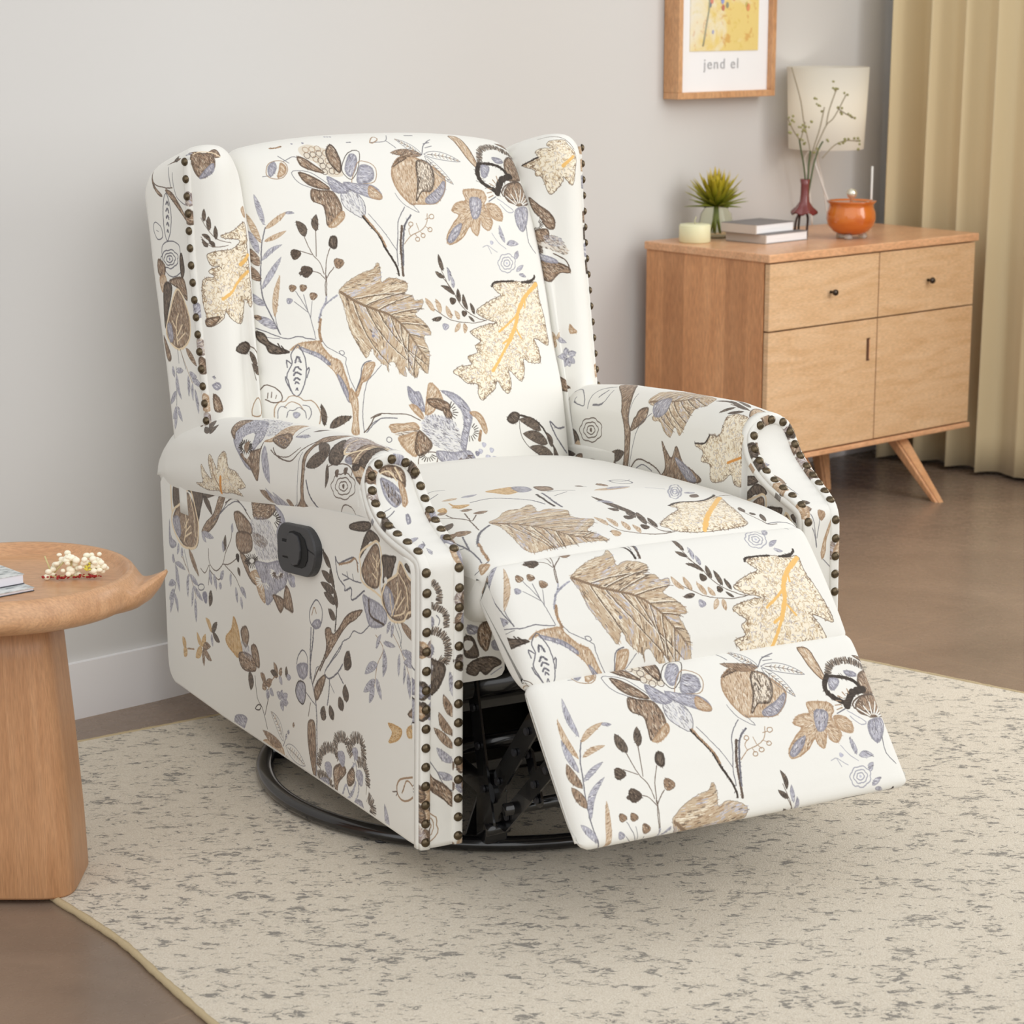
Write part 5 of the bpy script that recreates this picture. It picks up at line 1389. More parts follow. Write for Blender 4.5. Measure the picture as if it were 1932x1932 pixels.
            for j in range(1, nv):          # side veins: pale gap, dark thread beside it
                i = int(len(M_)*j/nv*.92); t = M_[min(i+1, len(M_)-1)]-M_[i]; t /= np.linalg.norm(t)+1e-9; nn = np.array([-t[1], t[0]])
                for s in (-1, 1):
                    d = t*.70+nn*s*.72; V_ = [M_[i]]
                    for q in range(30):
                        d = d+t*.02; d /= np.linalg.norm(d); x = V_[-1]+d*wd*.03
                        if not inside(Q, x[0], x[1]): break
                        V_.append(x)
                    if len(V_) < 4: continue
                    V_ = np.array(V_); c.line(wob(V_[:-1], .0003, rg), .0016, (236,228,212), .85); c.line(wob(V_+t*.0022, .0004, rg), .0012, (88,74,62), .85)
                    m_ = len(V_)
                    for q in range(m_):      # dark hatching leaning on the vein
                        if rg.random() < .8: a = V_[q]+t*.002; l = rg.uniform(.003, .008); e = t*.9-d*.1+nn*s*.3; c.line(np.array([a, a+e*l]), .0009, (104,88,74), .8)
            c.line(wob(M_, .0004, rg), np.linspace(.0050, .0015, len(M_)), (150,126,102), .9)
            for j in range(0, len(M_)-2, 1): 
                t = M_[j+1]-M_[j]; t /= np.linalg.norm(t)+1e-9; nn = np.array([-t[1], t[0]])
                c.line(np.array([M_[j]-nn*.0018-t*.001, M_[j]+nn*.0018+t*.001]), .0009, (92,78,66), .8)
            E_ = wob(np.vstack([Q, Q[:1]]), .0006, rg); c.line(E_, .0010, (120,104,90), .6)
        elif k == 'K':
            Q = curve(P, True, .003); c.poly(Q, (238,228,206), .95); A = poly_area(Q); lo, hi = P.min(0), P.max(0); n = int(A/(.005*.001)*.72); ctr = Q.mean(0)
            for p in Mask(Q).pick(int(n*.62), rg):
                dd = np.min(np.sum((Q-p)**2, 1))**.5; a = rg.uniform(0, 2*PI); l = rg.uniform(.0015, .0035); d = np.array([math.cos(a), math.sin(a)]); e = np.array([-d[1], d[0]])*l*.5
                if dd < .008: cc = [(140,114,86),(168,142,110),(112,92,76)][int(rg.random()*3)]; al = .85
                else: cc = [(190,164,128),(206,184,148),(170,164,172),(172,144,110)][int(rg.random()*4)]; al = .8
                if dd > .006 and rg.random() < .25: continue
                c.line(np.array([p-d*l, p+e*rg.uniform(-1, 1), p+d*l]), .0009, cc, al)
            E_ = wob(np.vstack([Q, Q[:1]]), .0004, rg); c.line(E_, .0011, (104,88,76), .85)
def stitch_line(c, Q, w, col, rg):
    base = INK.get(col, (90,80,70)); alt = [tuple(min(255, int(v*f)) for v in base) for f in (.72, .88, 1.18, 1.32)]
    for i in range(1, len(Q)):
        t = Q[i]-Q[i-1]; L_ = np.linalg.norm(t); t = t/(L_+1e-9); nn = np.array([-t[1], t[0]])
        if col in ('y', 'o', 'or', 'c'): continue
        for _ in range(max(1, int(L_/.0016))):
            p = Q[i-1]+t*L_*rg.random()+nn*w*.3*rg.normal(); d = t*.7+nn*.7; l = w*.45; c.line(np.array([p-d*l, p+d*l]), .0009, alt[int(rg.random()*4)], .8)
def parse_print(txt):
    out = []
    for ln in txt.split('\n'):
        if not ln: continue
        k, col, w, s = ln.split(' '); out.append((k, col, float(w), [np.array([float(v) for v in q.split(',')]).reshape(-1, 2)*1e-4 for q in s.split('|')]))
    return out
def remap(items, M_):
    M_ = np.array(M_); out = []
    for k, col, w, S in items:
        T = []
        for s in S: B = np.stack([np.ones(len(s)), s[:, 0], s[:, 1], s[:, 0]*s[:, 1], s[:, 1]**2], 1); T.append(B @ M_)
        out.append((k, col, w, T))
    return out
def make_cloths():
    D = dict(back=(-.36,.36,-.05,.95), seat=(-.36,.36,-.05,.80), up=(-.36,.36,-.02,.30), low=(-.36,.36,-.02,.34),
             sideL=(-.52,.66,0,.66), sideR=(-.52,.66,0,.66), rollL=(-.35,.68,-.02,.44), rollR=(-.35,.68,-.02,.44), frontL=(.26,.46,-.02,.80), frontR=(.26,.46,-.02,.80),
             trimL=(-.05,.45,0,1.45), trimR=(-.05,.45,0,1.45), wingL=(0,.72,.38,1.30), wingR=(0,.72,.38,1.30), flap=(-.34,-.18,.28,.52))
    T = {k: parse_print(v) for k, v in PRINT_TXT.items()}
    for k, M_ in PRINT_MAP.items(): T[k] = remap(T['back'], M_)
    T['sideR'] = T['sideL']
    rg_ = np.random.default_rng(9)     # scraps of the print on the narrow nail welts
    for k in ('trimL', 'trimR'):
        T[k] = []
        for v in np.arange(.02, 1.42, .033):
            if rg_.random() < (.45 if v > .45 else .72): continue
            u = rg_.choice([.0,.02,.31,.38,.03]) if v < 1.5 else .3
            for uu in (.32, .345, .37, .385, .395, .03, .31): T[k].append(('F', ['brn','drk','lav','tan','lavb'][int(rg_.random()*5)], 0, [np.array([uu, v])+rg_.normal(0, .009, (6, 2)) if False else np.array([[uu-.012, v], [uu, v+.014+.01*rg_.random()], [uu+.010, v+.004], [uu+.004, v-.010]]), np.array([[0, 0], [1, rg_.normal()]])]))
    C = {}
    for k, v in D.items():
        c = Cloth(k, *v); C[k] = c
        lo = np.array(v[::2])-.02; hi = np.array(v[1::2])+.02
        it = [i for i in T.get(k, []) if all(np.all(np.isfinite(s)) for s in i[3]) and np.any(np.all((i[3][0] > lo) & (i[3][0] < hi), axis=1))]
        draw_print(c, it, np.random.default_rng(len(k)+len(it)))
    return C
def build_chair(mats):
    """mats: dict part key -> material"""
    M = mats; G = {}
    t = empty('recliner_armchair', CH, CHYAW, 'cream wingback recliner armchair with grey and brown floral print, footrest raised, on the rug', 'armchair')
    # ---- inside back
    zs = [.40, .50, .625, .796, .936, 1.03, 1.074, 1.11]; ws = [.314, .316, .320, .313, .304, .296, .292, .285]
    W0 = .30
    loop = [(.30,.44),(.305,.50),(.334,.625),(.360,.71),(.379,.796),(.398,.87),(.419,.936),(.448,1.00),(.482,1.055),(.512,1.077),
            (.548,1.080),(.580,1.060),(.585,1.02),(.560,.92),(.520,.75),(.480,.55),(.450,.44),(.38,.425)]
    def cb(y, z, sx):
        if y > .30+.42*(z-.44)/.64+.06 and z < 1.06: return 0
        B = interp(z, [.42,.50,.60,.75,.95,1.06,1.10], [.11,.115,.085,.055,.040,.028,.028])
        return B*max(0, 1-abs(sx)**2.4)**.8
    G['back'] = cushion('inside_back', loop, W0, .028, M['back'], t, cb, n=150, nx=34, wfun=lambda y, z: interp(z, zs, ws)/W0, v_at=(.30,.44))
    ob = [(.50,.12),(.515,.30),(.52,.50),(.555,.75),(.605,1.02),(.595,1.052),(.56,1.04),(.48,.80),(.44,.50),(.44,.12),(.47,.11)]
    cushion('outside_back', ob, .40, .012, M['plain'], t)
    # ---- seat, upper and lower footrest pads
    seat = [(.26,.44),(.26,.50),(.15,.515),(0,.525),(-.20,.533),(-.38,.537),(-.455,.535),(-.485,.527),(-.501,.512),(-.503,.49),(-.46,.43),(-.35,.41),(0,.41),(.24,.41)]
    def cs(y, z, sx):
        if z < .47: return 0
        return .034*max(0, 1-abs(sx)**2.2)*interp(y, [-.5,-.44,-.3,.1,.25], [.12,.45,1,1,.5])
    G['seat'] = cushion('seat_cushion', seat, .298, .03, M['seat'], t, cs, n=130, v_at=(.15,.515),
        wfun=lambda y, z: interp(y, [-.52,-.40,-.30,.3], [.99,1.0,1.0,1.0]))
    up = [(-.478,.500),(-.492,.518),(-.510,.519),(-.545,.485),(-.585,.440),(-.618,.400),(-.634,.374),(-.622,.358),(-.60,.352),(-.56,.368),(-.50,.42),(-.462,.455),(-.462,.48)]
    def padcrown(a, b, B, prof):
        a = np.array(a); b = np.array(b); d = b-a; l = np.linalg.norm(d); d = d/l; nn = np.array([d[1], -d[0]]); nn = nn if nn[1] > 0 else -nn
        def f(y, z, sx):
            p = np.array([y, z])-a; t = p@d/l; h = p@nn
            return B*min(1, max(0, h/.014))*interp(t, [0, .12, .35, .65, .9, 1], prof)*max(0, 1-abs(sx)**2.4)
        return f
    cu = padcrown((-.462,.47), (-.62,.362), .022, [.2,.6,1,1,.5,.1])
    G['up'] = cushion('footrest_upper_pad', up, .292, .022, M['up'], t, cu, n=110, v_at=(-.462,.48))
    lo = [(-.622,.372),(-.640,.371),(-.665,.345),(-.70,.300),(-.74,.250),(-.778,.203),(-.794,.182),(-.792,.170),(-.775,.166),(-.745,.185),(-.69,.25),(-.63,.325),(-.612,.355)]
    cl = padcrown((-.612,.36), (-.785,.172), .015, [.1,.5,1,1,.6,.2])
    G['low'] = cushion('footrest_lower_pad', lo, .295, .020, M['low'], t, cl, n=110, v_at=(-.612,.355))
    # ---- arms
    side = [(-.453,.080),(-.453,.30),(-.453,.510),(-.449,.528),(-.432,.538),(-.40,.549),(-.372,.560),(-.342,.576),(-.318,.598),(-.303,.618),(-.294,.618),(-.285,.585),
            (0,.552),(.25,.525),(.45,.502),(.545,.492),(.565,.480),(.575,.470),(.570,.30),(.566,.125),(.558,.098),(.535,.082),(.30,.076),(0,.076),(-.43,.076)]
    dense = []
    for a, b in zip(side, side[1:]+side[:1]):
        k = max(1, int(math.hypot(b[0]-a[0], b[1]-a[1])/.02))
        dense += [(a[0]+(b[0]-a[0])*i/k, a[1]+(b[1]-a[1])*i/k) for i in range(k)]
    for key, sg in (('L', -1), ('R', 1)):
        o = cushion('arm_body', dense, .0385, .008, M['side'+key], t, None, n=len(dense)*2, nx=3, xc=-.3535)
        for v in o.data.vertices:
            k = max(0, min(1, (v.co.y+.46)/1.03))
            if v.co.x < -.3535: v.co.x -= .010*math.sin(k*PI)**.5*0 + .034*k**1.2
            if v.co.z > .52 and v.co.x < -.36 and v.co.y < -.283: v.co.x -= .014*min(1, (v.co.z-.52)/.06)
        if key == 'R': r_ = flipx(o, t); bpy.data.objects.remove(o); o = r_
        G['side'+key] = o
        # arm roll
        ys = np.r_[np.linspace(-.300, -.27, 5), np.linspace(-.25, .46, 30), np.linspace(.47, .592, 14)]
        V = []; F = []; uv = []; rows = []
        for y in ys:
            xc = interp(y, [-.3,.18,.46,.52,.60], [.3555,.369,.379,.379,.369]); zt = interp(y, [-.30,-.20,.0,.18,.35,.46,.52,.57,.60,.615], [.672,.676,.664,.649,.624,.602,.582,.556,.535,.505])
            zb = interp(y, [-.32,.584], [.567,.468]); hw = .0525; c = interp(y, [.40,.615], [0, 1])
            zr = max(zt-.055, zb+.004)
            pr = [(.044,zb-.006),(.051,zb+.012+.0*c),(hw+.002,(zb+zr)/2),(hw,zr)] + [(hw*math.cos(a), zr+(zt-zr)*math.sin(a)) for a in np.linspace(.15, PI-.15, 13)] + [(-hw,zr),(-hw,zb-.03),(-hw+.005,.44)]
            rr = .010*max(0, (-.29-y)/.01) if y < -.29 else 0
            rows.append(smoothpts([(a+xc, z) for a, z in pr], 44))
        for i, row in enumerate(rows):
            for x, z in row: V.append((-x, ys[i], z))
        arcs = np.r_[0, np.cumsum(np.hypot(np.diff(rows[15][:, 0]), np.diff(rows[15][:, 1])))]
        for i in range(len(ys)-1):
            for j in range(43):
                F.append((i*44+j, i*44+j+1, (i+1)*44+j+1, (i+1)*44+j))
                uv.append([(ys[i], arcs[j]), (ys[i], arcs[j+1]), (ys[i+1], arcs[j+1]), (ys[i+1], arcs[j])])
        F.append(tuple(range(44))[::-1]); uv.append([(V[k][1], 0) for k in F[-1]])
        F.append(tuple((len(ys)-1)*44+k for k in range(44))); uv.append([(.6, .0) for k in F[-1]])
        me = mesh('arm_roll', V, F, uv); me.flip_normals()
        o = link('arm_roll', me, M['roll'+key], t)
        if key == 'R': r_ = flipx(o, t); bpy.data.objects.remove(o); o = r_
        G['roll'+key] = o
        # front panel of the arm
        V = []; F = []; uv = []; nx = 12
        nrm = []
        for i in range(len(FP)):
            a, b = FP[max(i-1, 0)], FP[min(i+1, len(FP)-1)]; d = np.array([b[1]-a[1], b[0]-a[0]]); d /= np.linalg.norm(d)
            nrm.append((-d[1], d[0]))
        TH = .006
        for i, (z, y, xo, xi) in enumerate(FP):
            n_ = nrm[i]
            for k in range(nx+1):
                s = k/nx; e = math.sin(PI*s)**.25 if 0 < s < 1 else 0
                x = xo+(xi-xo)*s; V.append((-x, y+n_[0]*TH*e+.0, z+n_[1]*TH*e))
        K = nx+1
        for i in range(len(FP)-1):
            for k in range(nx):
                F.append((i*K+k, i*K+k+1, (i+1)*K+k+1, (i+1)*K+k))
                uv.append([(-V[a][0], FARC[a//K]) for a in F[-1]])
        # thickness: a back skin joined round the rim
        nb = len(V)
        for i, (z, y, xo, xi) in enumerate(FP):
            n_ = nrm[i]
            for x in (xo, xi): V.append((-x, y-n_[0]*.010, z-n_[1]*.010))
        for i in range(len(FP)-1):
            a, b, c, d = i*K, (i+1)*K, nb+(i+1)*2, nb+i*2; F.append((a, b, c, d)); uv.append([(.39, FARC[i])]*4)
            a, b, c, d = i*K+nx, (i+1)*K+nx, nb+(i+1)*2+1, nb+i*2+1; F.append((d, c, b, a)); uv.append([(.31, FARC[i])]*4)
            F.append((nb+i*2, nb+(i+1)*2, nb+(i+1)*2+1, nb+i*2+1)); uv.append([(.35, FARC[i])]*4)
        i = len(FP)-1; F.append(tuple(i*K+k for k in range(K))+(nb+i*2+1, nb+i*2)); uv.append([(.35, FARC[i])]*len(F[-1]))
        F.append(tuple(k for k in range(K))[::-1]+(nb, nb+1)); uv.append([(.35, 0)]*len(F[-1]))
        o = link('arm_front_panel', mesh('arm_front_panel', V, F, uv), M['front'+key], t)
        if key == 'R': r_ = flipx(o, t); bpy.data.objects.remove(o); o = r_
        G['front'+key] = o
        # nail trims: one welt up the outer edge, over the scroll and down the inner edge
        path = [(xo-.0105, i) for i, (z, y, xo, xi) in enumerate(FP) if z < .650]
        path = [(xo, FP[i][1], FP[i][0], nrm[i]) for xo, i in path]
        top = [( .3865,-.2985,.655,(-1,0)), (.372,-.298,.6615,(-1,0)), (.355,-.298,.6635,(-1,0)), (.339,-.298,.6595,(-1,0)), (.3245,-.2985,.650,(-1,0))]
        path2 = [(FP[i][3]+.0105, FP[i][1], FP[i][0], nrm[i]) for i in range(len(FP)) if FP[i][0] < .640][::-1]
        pth = path+top+path2
        C = np.array([(-p[0], p[1], p[2]) for p in pth]); Nn = np.array([(0, p[3][0], p[3][1]) for p in pth])
        dd = np.r_[0, np.cumsum(np.linalg.norm(np.diff(C, axis=0), axis=1))]
        ns = 150; ss = np.linspace(0, dd[-1], ns)
        C = np.stack([np.interp(ss, dd, C[:, k]) for k in range(3)], 1); Nn = np.stack([np.interp(ss, dd, Nn[:, k]) for k in range(3)], 1)
        for _ in range(3): C[1:-1] = (C[:-2]+2*C[1:-1]+C[2:])/4
        V = []; F = []; uv = []
        for i in range(ns):
            T_ = C[min(i+1, ns-1)]-C[max(i-1, 0)]; T_ /= np.linalg.norm(T_); n_ = Nn[i]-T_*(Nn[i]@T_); n_ /= np.linalg.norm(n_); b_ = np.cross(T_, n_)
            for k, (a, h) in enumerate([(-.0085,.0015),(-.0080,.0082),(-.005,.0092),(0,.0095),(.005,.0092),(.0080,.0082),(.0085,.0015)]):
                V.append(C[i]+b_*a+n_*h)
        for i in range(ns-1):
            for k in range(6):
                F.append((i*7+k, i*7+k+1, (i+1)*7+k+1, (i+1)*7+k)); uv.append([(-V[a][0], ss[a//7]) for a in F[-1]])
            F.append((i*7, (i+1)*7, (i+1)*7+6, i*7+6)); uv.append([(0, 0)]*4)
        F += [tuple(range(7)), tuple((ns-1)*7+k for k in range(7))[::-1]]; uv += [[(0, 0)]*7]*2
        me = mesh('nail_trim', V, F, uv); bm = bmesh.new(); bm.from_mesh(me); bmesh.ops.recalc_face_normals(bm, faces=bm.faces); bm.to_mesh(me); bm.free()
        o = link('nail_trim', me, M['trim'+key], t)
        if key == 'R': r_ = flipx(o, t); bpy.data.objects.remove(o); o = r_
        G['trim'+key] = o
        # nails
        step = .0305; s = .012
        while s < ss[-1]-.008:
            c = np.array([np.interp(s, ss, C[:, k]) for k in range(3)]); n_ = np.array([np.interp(s, ss, Nn[:, k]) for k in range(3)])
            n_ /= np.linalg.norm(n_); c = c+n_*.0088
            sc = .026 if (c[2] > .53) else .0305
            hid = (key == 'R' and ((s > ss[-1]/2 and c[2] < .505) or c[2] < .385))
            if not hid:
                if key == 'R': c[0] = -c[0]
                G.setdefault('nails', []).append((o, c, n_))
            s += sc
    # ---- wings
    for key, sg in (('L', -1), ('R', 1)):
        zz = np.r_[np.linspace(.43, 1.03, 26), 1.03+.072*(1-(1-np.linspace(.1, 1, 11))**1.8)]
        V = []; F = []; uv = []; n = 72; NAIL = []
        ref = None
        for i, z in enumerate(zz):
            yf = interp(z, [.43,.50,.626,.886,1.09], [.325,.338,.362,.412,.431]); yr = interp(z, [.43,.515,.688,.897,1.046], [.47,.478,.516,.578,.605])
            wi = interp(z, [.43,.50,.625,.796,.936,1.074], [.318,.318,.313,.306,.296,.286]); yi = interp(z, [.43,.50,.625,.796,.936,1.074], [.29,.305,.334,.379,.419,.493])
            xo = .404; xr = .424
            P = [(xr,yr),(xr-.002,(yr+yf)/2+.04),(xo+.004,yf+.03),(xo,yf+.004),(xo-.008,yf-.010),(xo-.024,yf-.026),(xo-.050,yf-.030),(xo-.078,yf-.014),(wi+.004,yi-.012),(wi-.004,yi+.02),(wi-.012,yi+.06),(wi+.0,yr-.02),(wi+.03,yr),(.38,yr+.004),(xr-.012,yr+.004)]
            P = smoothpts(P, n, closed=True)
            d = np.linalg.norm(np.roll(P, -1, 0)-P, axis=1)
            if ref is None or z < 1.0: ref = np.r_[0, np.cumsum(d)]
            k = 1-min(1, max(0, (z-1.03)/.075)); sc = max(.04, 1-(1-k)**3.0)**(1/3.0) if z > 1.03 else 1
            cx, cy = P.mean(0)
            tilt = .30*min(1, max(0, (z-.93)/.12))
            for x, y in P:
                x2 = cx+(x-cx)*sc; y2 = cy+(y-cy)*(sc if z > 1.03 else 1)
                V.append((-x2, y2, z-tilt*max(-.03, y2-yf-.03)))
        vv = zz.copy()
        for i in range(26, len(zz)): vv[i] = vv[25]+ (i-25)*.0125
        for i in range(len(zz)-1):
            for j in range(n):
                j2 = (j+1) % n
                F.append((i*n+j, i*n+j2, (i+1)*n+j2, (i+1)*n+j)); uv.append([(ref[j], vv[i]), (ref[j+1], vv[i]), (ref[j+1], vv[i+1]), (ref[j], vv[i+1])])
        F.append(tuple((len(zz)-1)*n+k for k in range(n))); uv.append([(.25+V[a][0]+.35, vv[-1]+V[a][1]-.45) for a in F[-1]])
        F.append(tuple(range(n))[::-1]); uv.append([(0, .43)]*n)
        me = mesh('wing', V, F, uv); bm = bmesh.new(); bm.from_mesh(me); bmesh.ops.recalc_face_normals(bm, faces=bm.faces); bm.to_mesh(me); bm.free()
        o = link('wing', me, M['wing'+key], t)
        if key == 'R': r_ = flipx(o, t); bpy.data.objects.remove(o); o = r_
        G['wing'+key] = o
        # trim with nails down the front edge of the wing
        C = []; 
        for z in np.linspace(.60, 1.078, 60):
            yf = interp(z, [.43,.50,.626,.886,1.09], [.325,.338,.362,.412,.431]); C.append((-.4035, yf+.004, z))
        C = np.array(C); V = []; F = []; uv = []; nn = np.array([-.93, -.36, 0]); nn /= np.linalg.norm(nn)
        for i in range(60):
            T_ = C[min(i+1, 59)]-C[max(i-1, 0)]; T_ /= np.linalg.norm(T_); b_ = np.cross(T_, nn)
            for a, h in [(-.0085,-.003),(-.008,.003),(-.004,.0045),(0,.005),(.004,.0045),(.008,.003),(.0085,-.003)]: V.append(C[i]+b_*a+nn*h)
        for i in range(59):
            for k in range(6): F.append((i*7+k, i*7+k+1, (i+1)*7+k+1, (i+1)*7+k)); uv.append([(.02+.003*(a % 7), .3+C[a//7][2]) for a in F[-1]])
            F.append((i*7, (i+1)*7, (i+1)*7+6, i*7+6)); uv.append([(0, 0)]*4)
        F += [tuple(range(7)), tuple(59*7+k for k in range(7))[::-1]]; uv += [[(0, 0)]*7]*2
        me = mesh('nail_trim', V, F, uv); bm = bmesh.new(); bm.from_mesh(me); bmesh.ops.recalc_face_normals(bm, faces=bm.faces); bm.to_mesh(me); bm.free()
        o = link('nail_trim', me, M['trim'+key], t)
        if key == 'R': r_ = flipx(o, t); bpy.data.objects.remove(o); o = r_
        for z in np.arange(.618, 1.085, .0305):
            yf = interp(z, [.43,.50,.626,.886,1.09], [.325,.338,.362,.412,.431]); c = np.array([-.4035, yf+.004, z])+nn*.0045; n_ = nn.copy()
            if key == 'R': c[0] = -c[0]; n_[0] = -n_[0]
            G['nails'].append((o, c, n_))
    # ---- nailheads
    bm = bmesh.new(); add_lathe(bm, [(.0076,0),(.0074,.0016),(.0064,.0034),(.0048,.0048),(.0026,.0057),(0,.006)], 14); nm = from_bm(bm, 'nailhead')
    nm.materials.append(M['nail']); nm.polygons.foreach_set('use_smooth', [True]*len(nm.polygons))
    first = None
    for tr, c, n_ in G['nails']:
        if first is None: o = bpy.data.objects.new('nailhead', nm); first = o
        else: o = first.copy()
        COL.objects.link(o); o.parent = tr; o.location = c; o.rotation_mode = 'QUATERNION'
        nv = Vector(n_)
        o.rotation_quaternion = Vector((0,0,1)).rotation_difference(nv)
    # ---- release handle on the left side
    hx = -.4100
    def oval(y0, y1, z0, z1, r0, r1, n=10):
        P = []
        for cy, cz, a0, r in ((y1-r1, z1-r1, 0, r1), (y0+r0, z1-r0, 90, r0), (y0+r0, z0+r0, 180, r0), (y1-r1, z0+r1, 270, r1)):
            for k in range(n+1): a = R(a0+90*k/n); P.append((cy+r*math.cos(a), cz+r*math.sin(a)))
        return P
    def slab(name, P, x0, x1, m, parent, hole=None):
        bm = bmesh.new(); vs = add_prism(bm, P, x0, x1)
        for v in vs: v.co = Vector((v.co.z, v.co.x, v.co.y))
        return link(name, from_bm(bm, name), m, parent, smooth=False)
    tilt = lambda P: [(y, z-.12*(y+.05)) for y, z in P]
    outer = tilt(oval(-.137, .022, .426, .511, .044, .030)); inner = tilt(oval(-.122, .0, .442, .497, .034, .012))
    h = empty('release_handle', (0,0,0)); h.parent = t; h['label'] = 'black plastic release handle'
    bm = bmesh.new(); nO = len(outer)
    rows = []
    for P, x in ((outer, hx+.012), (outer, hx-.0035), ([(y*.975-.0015, .4685+(z-.4685)*.96) for y, z in outer], hx-.0065)):
        rows.append([bm.verts.new((x, y, z)) for y, z in P])
    for a, b in zip(rows[:-1], rows[1:]):
        for i in range(nO): bm.faces.new((a[i], a[(i+1)%nO], b[(i+1)%nO], b[i]))
    bm.faces.new(rows[-1])
    link('handle_bezel', from_bm(bm, 'handle_bezel'), M['plastic'], h, smooth=False)
    tee = [(-.004,.452),(-.004,.484),(-.026,.484),(-.029,.492),(-.037,.499),(-.052,.501),(-.078,.499),(-.098,.490),(-.110,.472),(-.108,.456),(-.098,.445),(-.082,.440),(-.055,.440),(-.040,.443),(-.031,.452)]
    lever = [(-.0075,.4560),(-.0075,.4800),(-.0285,.4800),(-.0325,.4885),(-.040,.4965),(-.052,.498),(-.074,.494),(-.082,.484),(-.085,.470),(-.082,.456),(-.074,.446),(-.055,.4425),(-.042,.4460),(-.0335,.4560)]
    slab('handle_recess_shade', tilt(tee), hx-.0078, hx-.002, M['recess'], h)  # near-black slab lying proud of the bezel, paints the shade of the hollow
    lv = slab('handle_lever', tilt(lever), hx-.0112, hx-.003, M['plastic'], h)
    bv = lv.modifiers.new('bevel', 'BEVEL'); bv.width = .0012; bv.segments = 2
    # ---- seat rail pad seen between arm and footrest
    bm = bmesh.new(); P = [(-.318,.48),(-.318,.322),(-.236,.322),(-.226,.325),(-.221,.333),(-.220,.48)]
    for sg in (-1, 1):
        bm = bmesh.new(); vs = add_prism(bm, [(-x*sg if sg > 0 else x, z) for x, z in P], -.425, -.395)
        for v in vs: v.co = Vector((v.co.x, v.co.z, v.co.y))
        me = from_bm(bm, 'seat_rail_flap'); ul = me.uv_layers.new(name='UVMap')
        for p in me.polygons:
            for li in p.loop_indices: c = me.vertices[me.loops[li].vertex_index].co; ul.data[li].uv = (c.x, c.z)
        o = link('seat_rail_flap', me, M['flap'], t, smooth=False)
        if sg < 0: G['flap'] = o
    # ---- steel swivel base
    b = empty('swivel_base', (0,0,0)); b.parent = t; b['label'] = 'glossy black steel swivel base'
    RR = .437
    bm = bmesh.new(); ring = []
    for k in range(128):
        a = 2*PI*k/128; ring.append([bm.verts.new((r*math.cos(a), r*math.sin(a), z)) for r, z in ((RR,.014),(RR+.004,.022),(RR+.001,.031),(RR-.010,.036),(RR-.022,.033),(RR-.028,.024),(RR-.026,.015),(RR-.012,.0125))])
    for k in range(128):
        p, q = ring[k], ring[(k+1) % 128]
        for j in range(8): bm.faces.new((p[j], p[(j+1)%8], q[(j+1)%8], q[j]))
    link('base_ring', from_bm(bm, 'base_ring'), M['steel'], b)
    for k in range(4):
        a = PI/4+k*PI/2+.2; bm = bmesh.new(); add_box(bm, (.0,-.022,.016), (RR-.02,.022,.034), Matrix.Rotation(a, 4, 'Z'), .004); link('base_spoke', from_bm(bm, 'base_spoke'), M['steel'], b, smooth=False)
    for k in range(6):
        a = k*PI/3-.45; bm = bmesh.new(); add_lathe(bm, [(0,.0087),(.010,.0087),(.011,.014),(0,.016)], 16, ((RR-.012)*math.cos(a), (RR-.012)*math.sin(a), 0)); link('base_foot', from_bm(bm, 'base_foot'), M['plastic'], b)
    lathe('swivel_hub', [(0,.03),(.085,.032),(.085,.06),(.055,.07),(.055,.085),(0,.087)], M['steel'], b)
    # ---- reclining mechanism
    mc = empty('recliner_mechanism', (0,0,0)); mc.parent = t; mc['label'] = 'black steel folding mechanism'
    def bar(name, p, q, wd, th, x, m=M['steel'], holes=()):
        d = Vector((0, q[0]-p[0], q[1]-p[1])); Lh = d.length; d.normalize(); up = Vector((0, -d.z, d.y)); bm = bmesh.new(); n = 8; P = []
        for k in range(n+1): a = -PI/2+PI*k/n; P.append((Lh+wd/2*math.cos(a), wd/2*math.sin(a)))
        for k in range(n+1): a = PI/2+PI*k/n; P.append((wd/2*math.cos(a), wd/2*math.sin(a)))
        vs = add_prism(bm, P, 0, th)
        for v in vs: v.co = Vector((x+v.co.z, p[0], p[1])) + d*v.co.x + up*v.co.y
        o = link(name, from_bm(bm, name), m, mc, smooth=False)
        for s in holes:
            c = Vector((x-.001, p[0], p[1]))+d*(s*Lh); bm = bmesh.new(); add_tube(bm, [c, c+Vector((-.004 if x < 0 else .004, 0, 0))], .006, 12)
            o2 = link('rivet', from_bm(bm, 'rivet'), M['rivet'], o, smooth=False)
        return o
    for sg in (-1, 1):
        x = sg*.245
        bar('mechanism_link', (-.352,.318), (-.415,.080), .034, .004, x, holes=(.25,.5,.78))
        bar('mechanism_link', (-.412,.128), (-.600,.345), .036, .004, x-.008*sg, holes=(.12,.42,.63,.8))
        bar('mechanism_link', (-.430,.082), (-.640,.275), .030, .004, x-.018*sg, holes=(.08,.5,.68))
        bar('mechanism_link', (-.412,.128), (-.150,.160), .036, .004, x-.004*sg)
        bar('mechanism_link', (-.500,.215), (-.530,.150), .024, .004, x-.026*sg, holes=(0,1))
        bar('mechanism_link', (-.640,.275), (-.600,.345), .026, .004, x-.012*sg)
        tube('pivot_pin', [(x-.03*sg,-.425,.072),(x+.01*sg,-.425,.072)], .010, M['steel'], mc)
    tube('cross_tube', [(-.31,-.345,.290),(.31,-.345,.290)], .024, M['steel'], mc, 24)
    tube('cross_tube', [(-.31,-.300,.172),(.31,-.300,.172)], .013, M['steel'], mc, 20)
    tube('cross_tube', [(-.24,-.46,.115),(.24,-.46,.115)], .010, M['steel'], mc, 16)
    bm = bmesh.new(); add_box(bm, (-.31,-.18,.185), (.31,-.172,.40), None, .002); link('cross_plate', from_bm(bm, 'cross_plate'), M['steel'], mc, smooth=False)
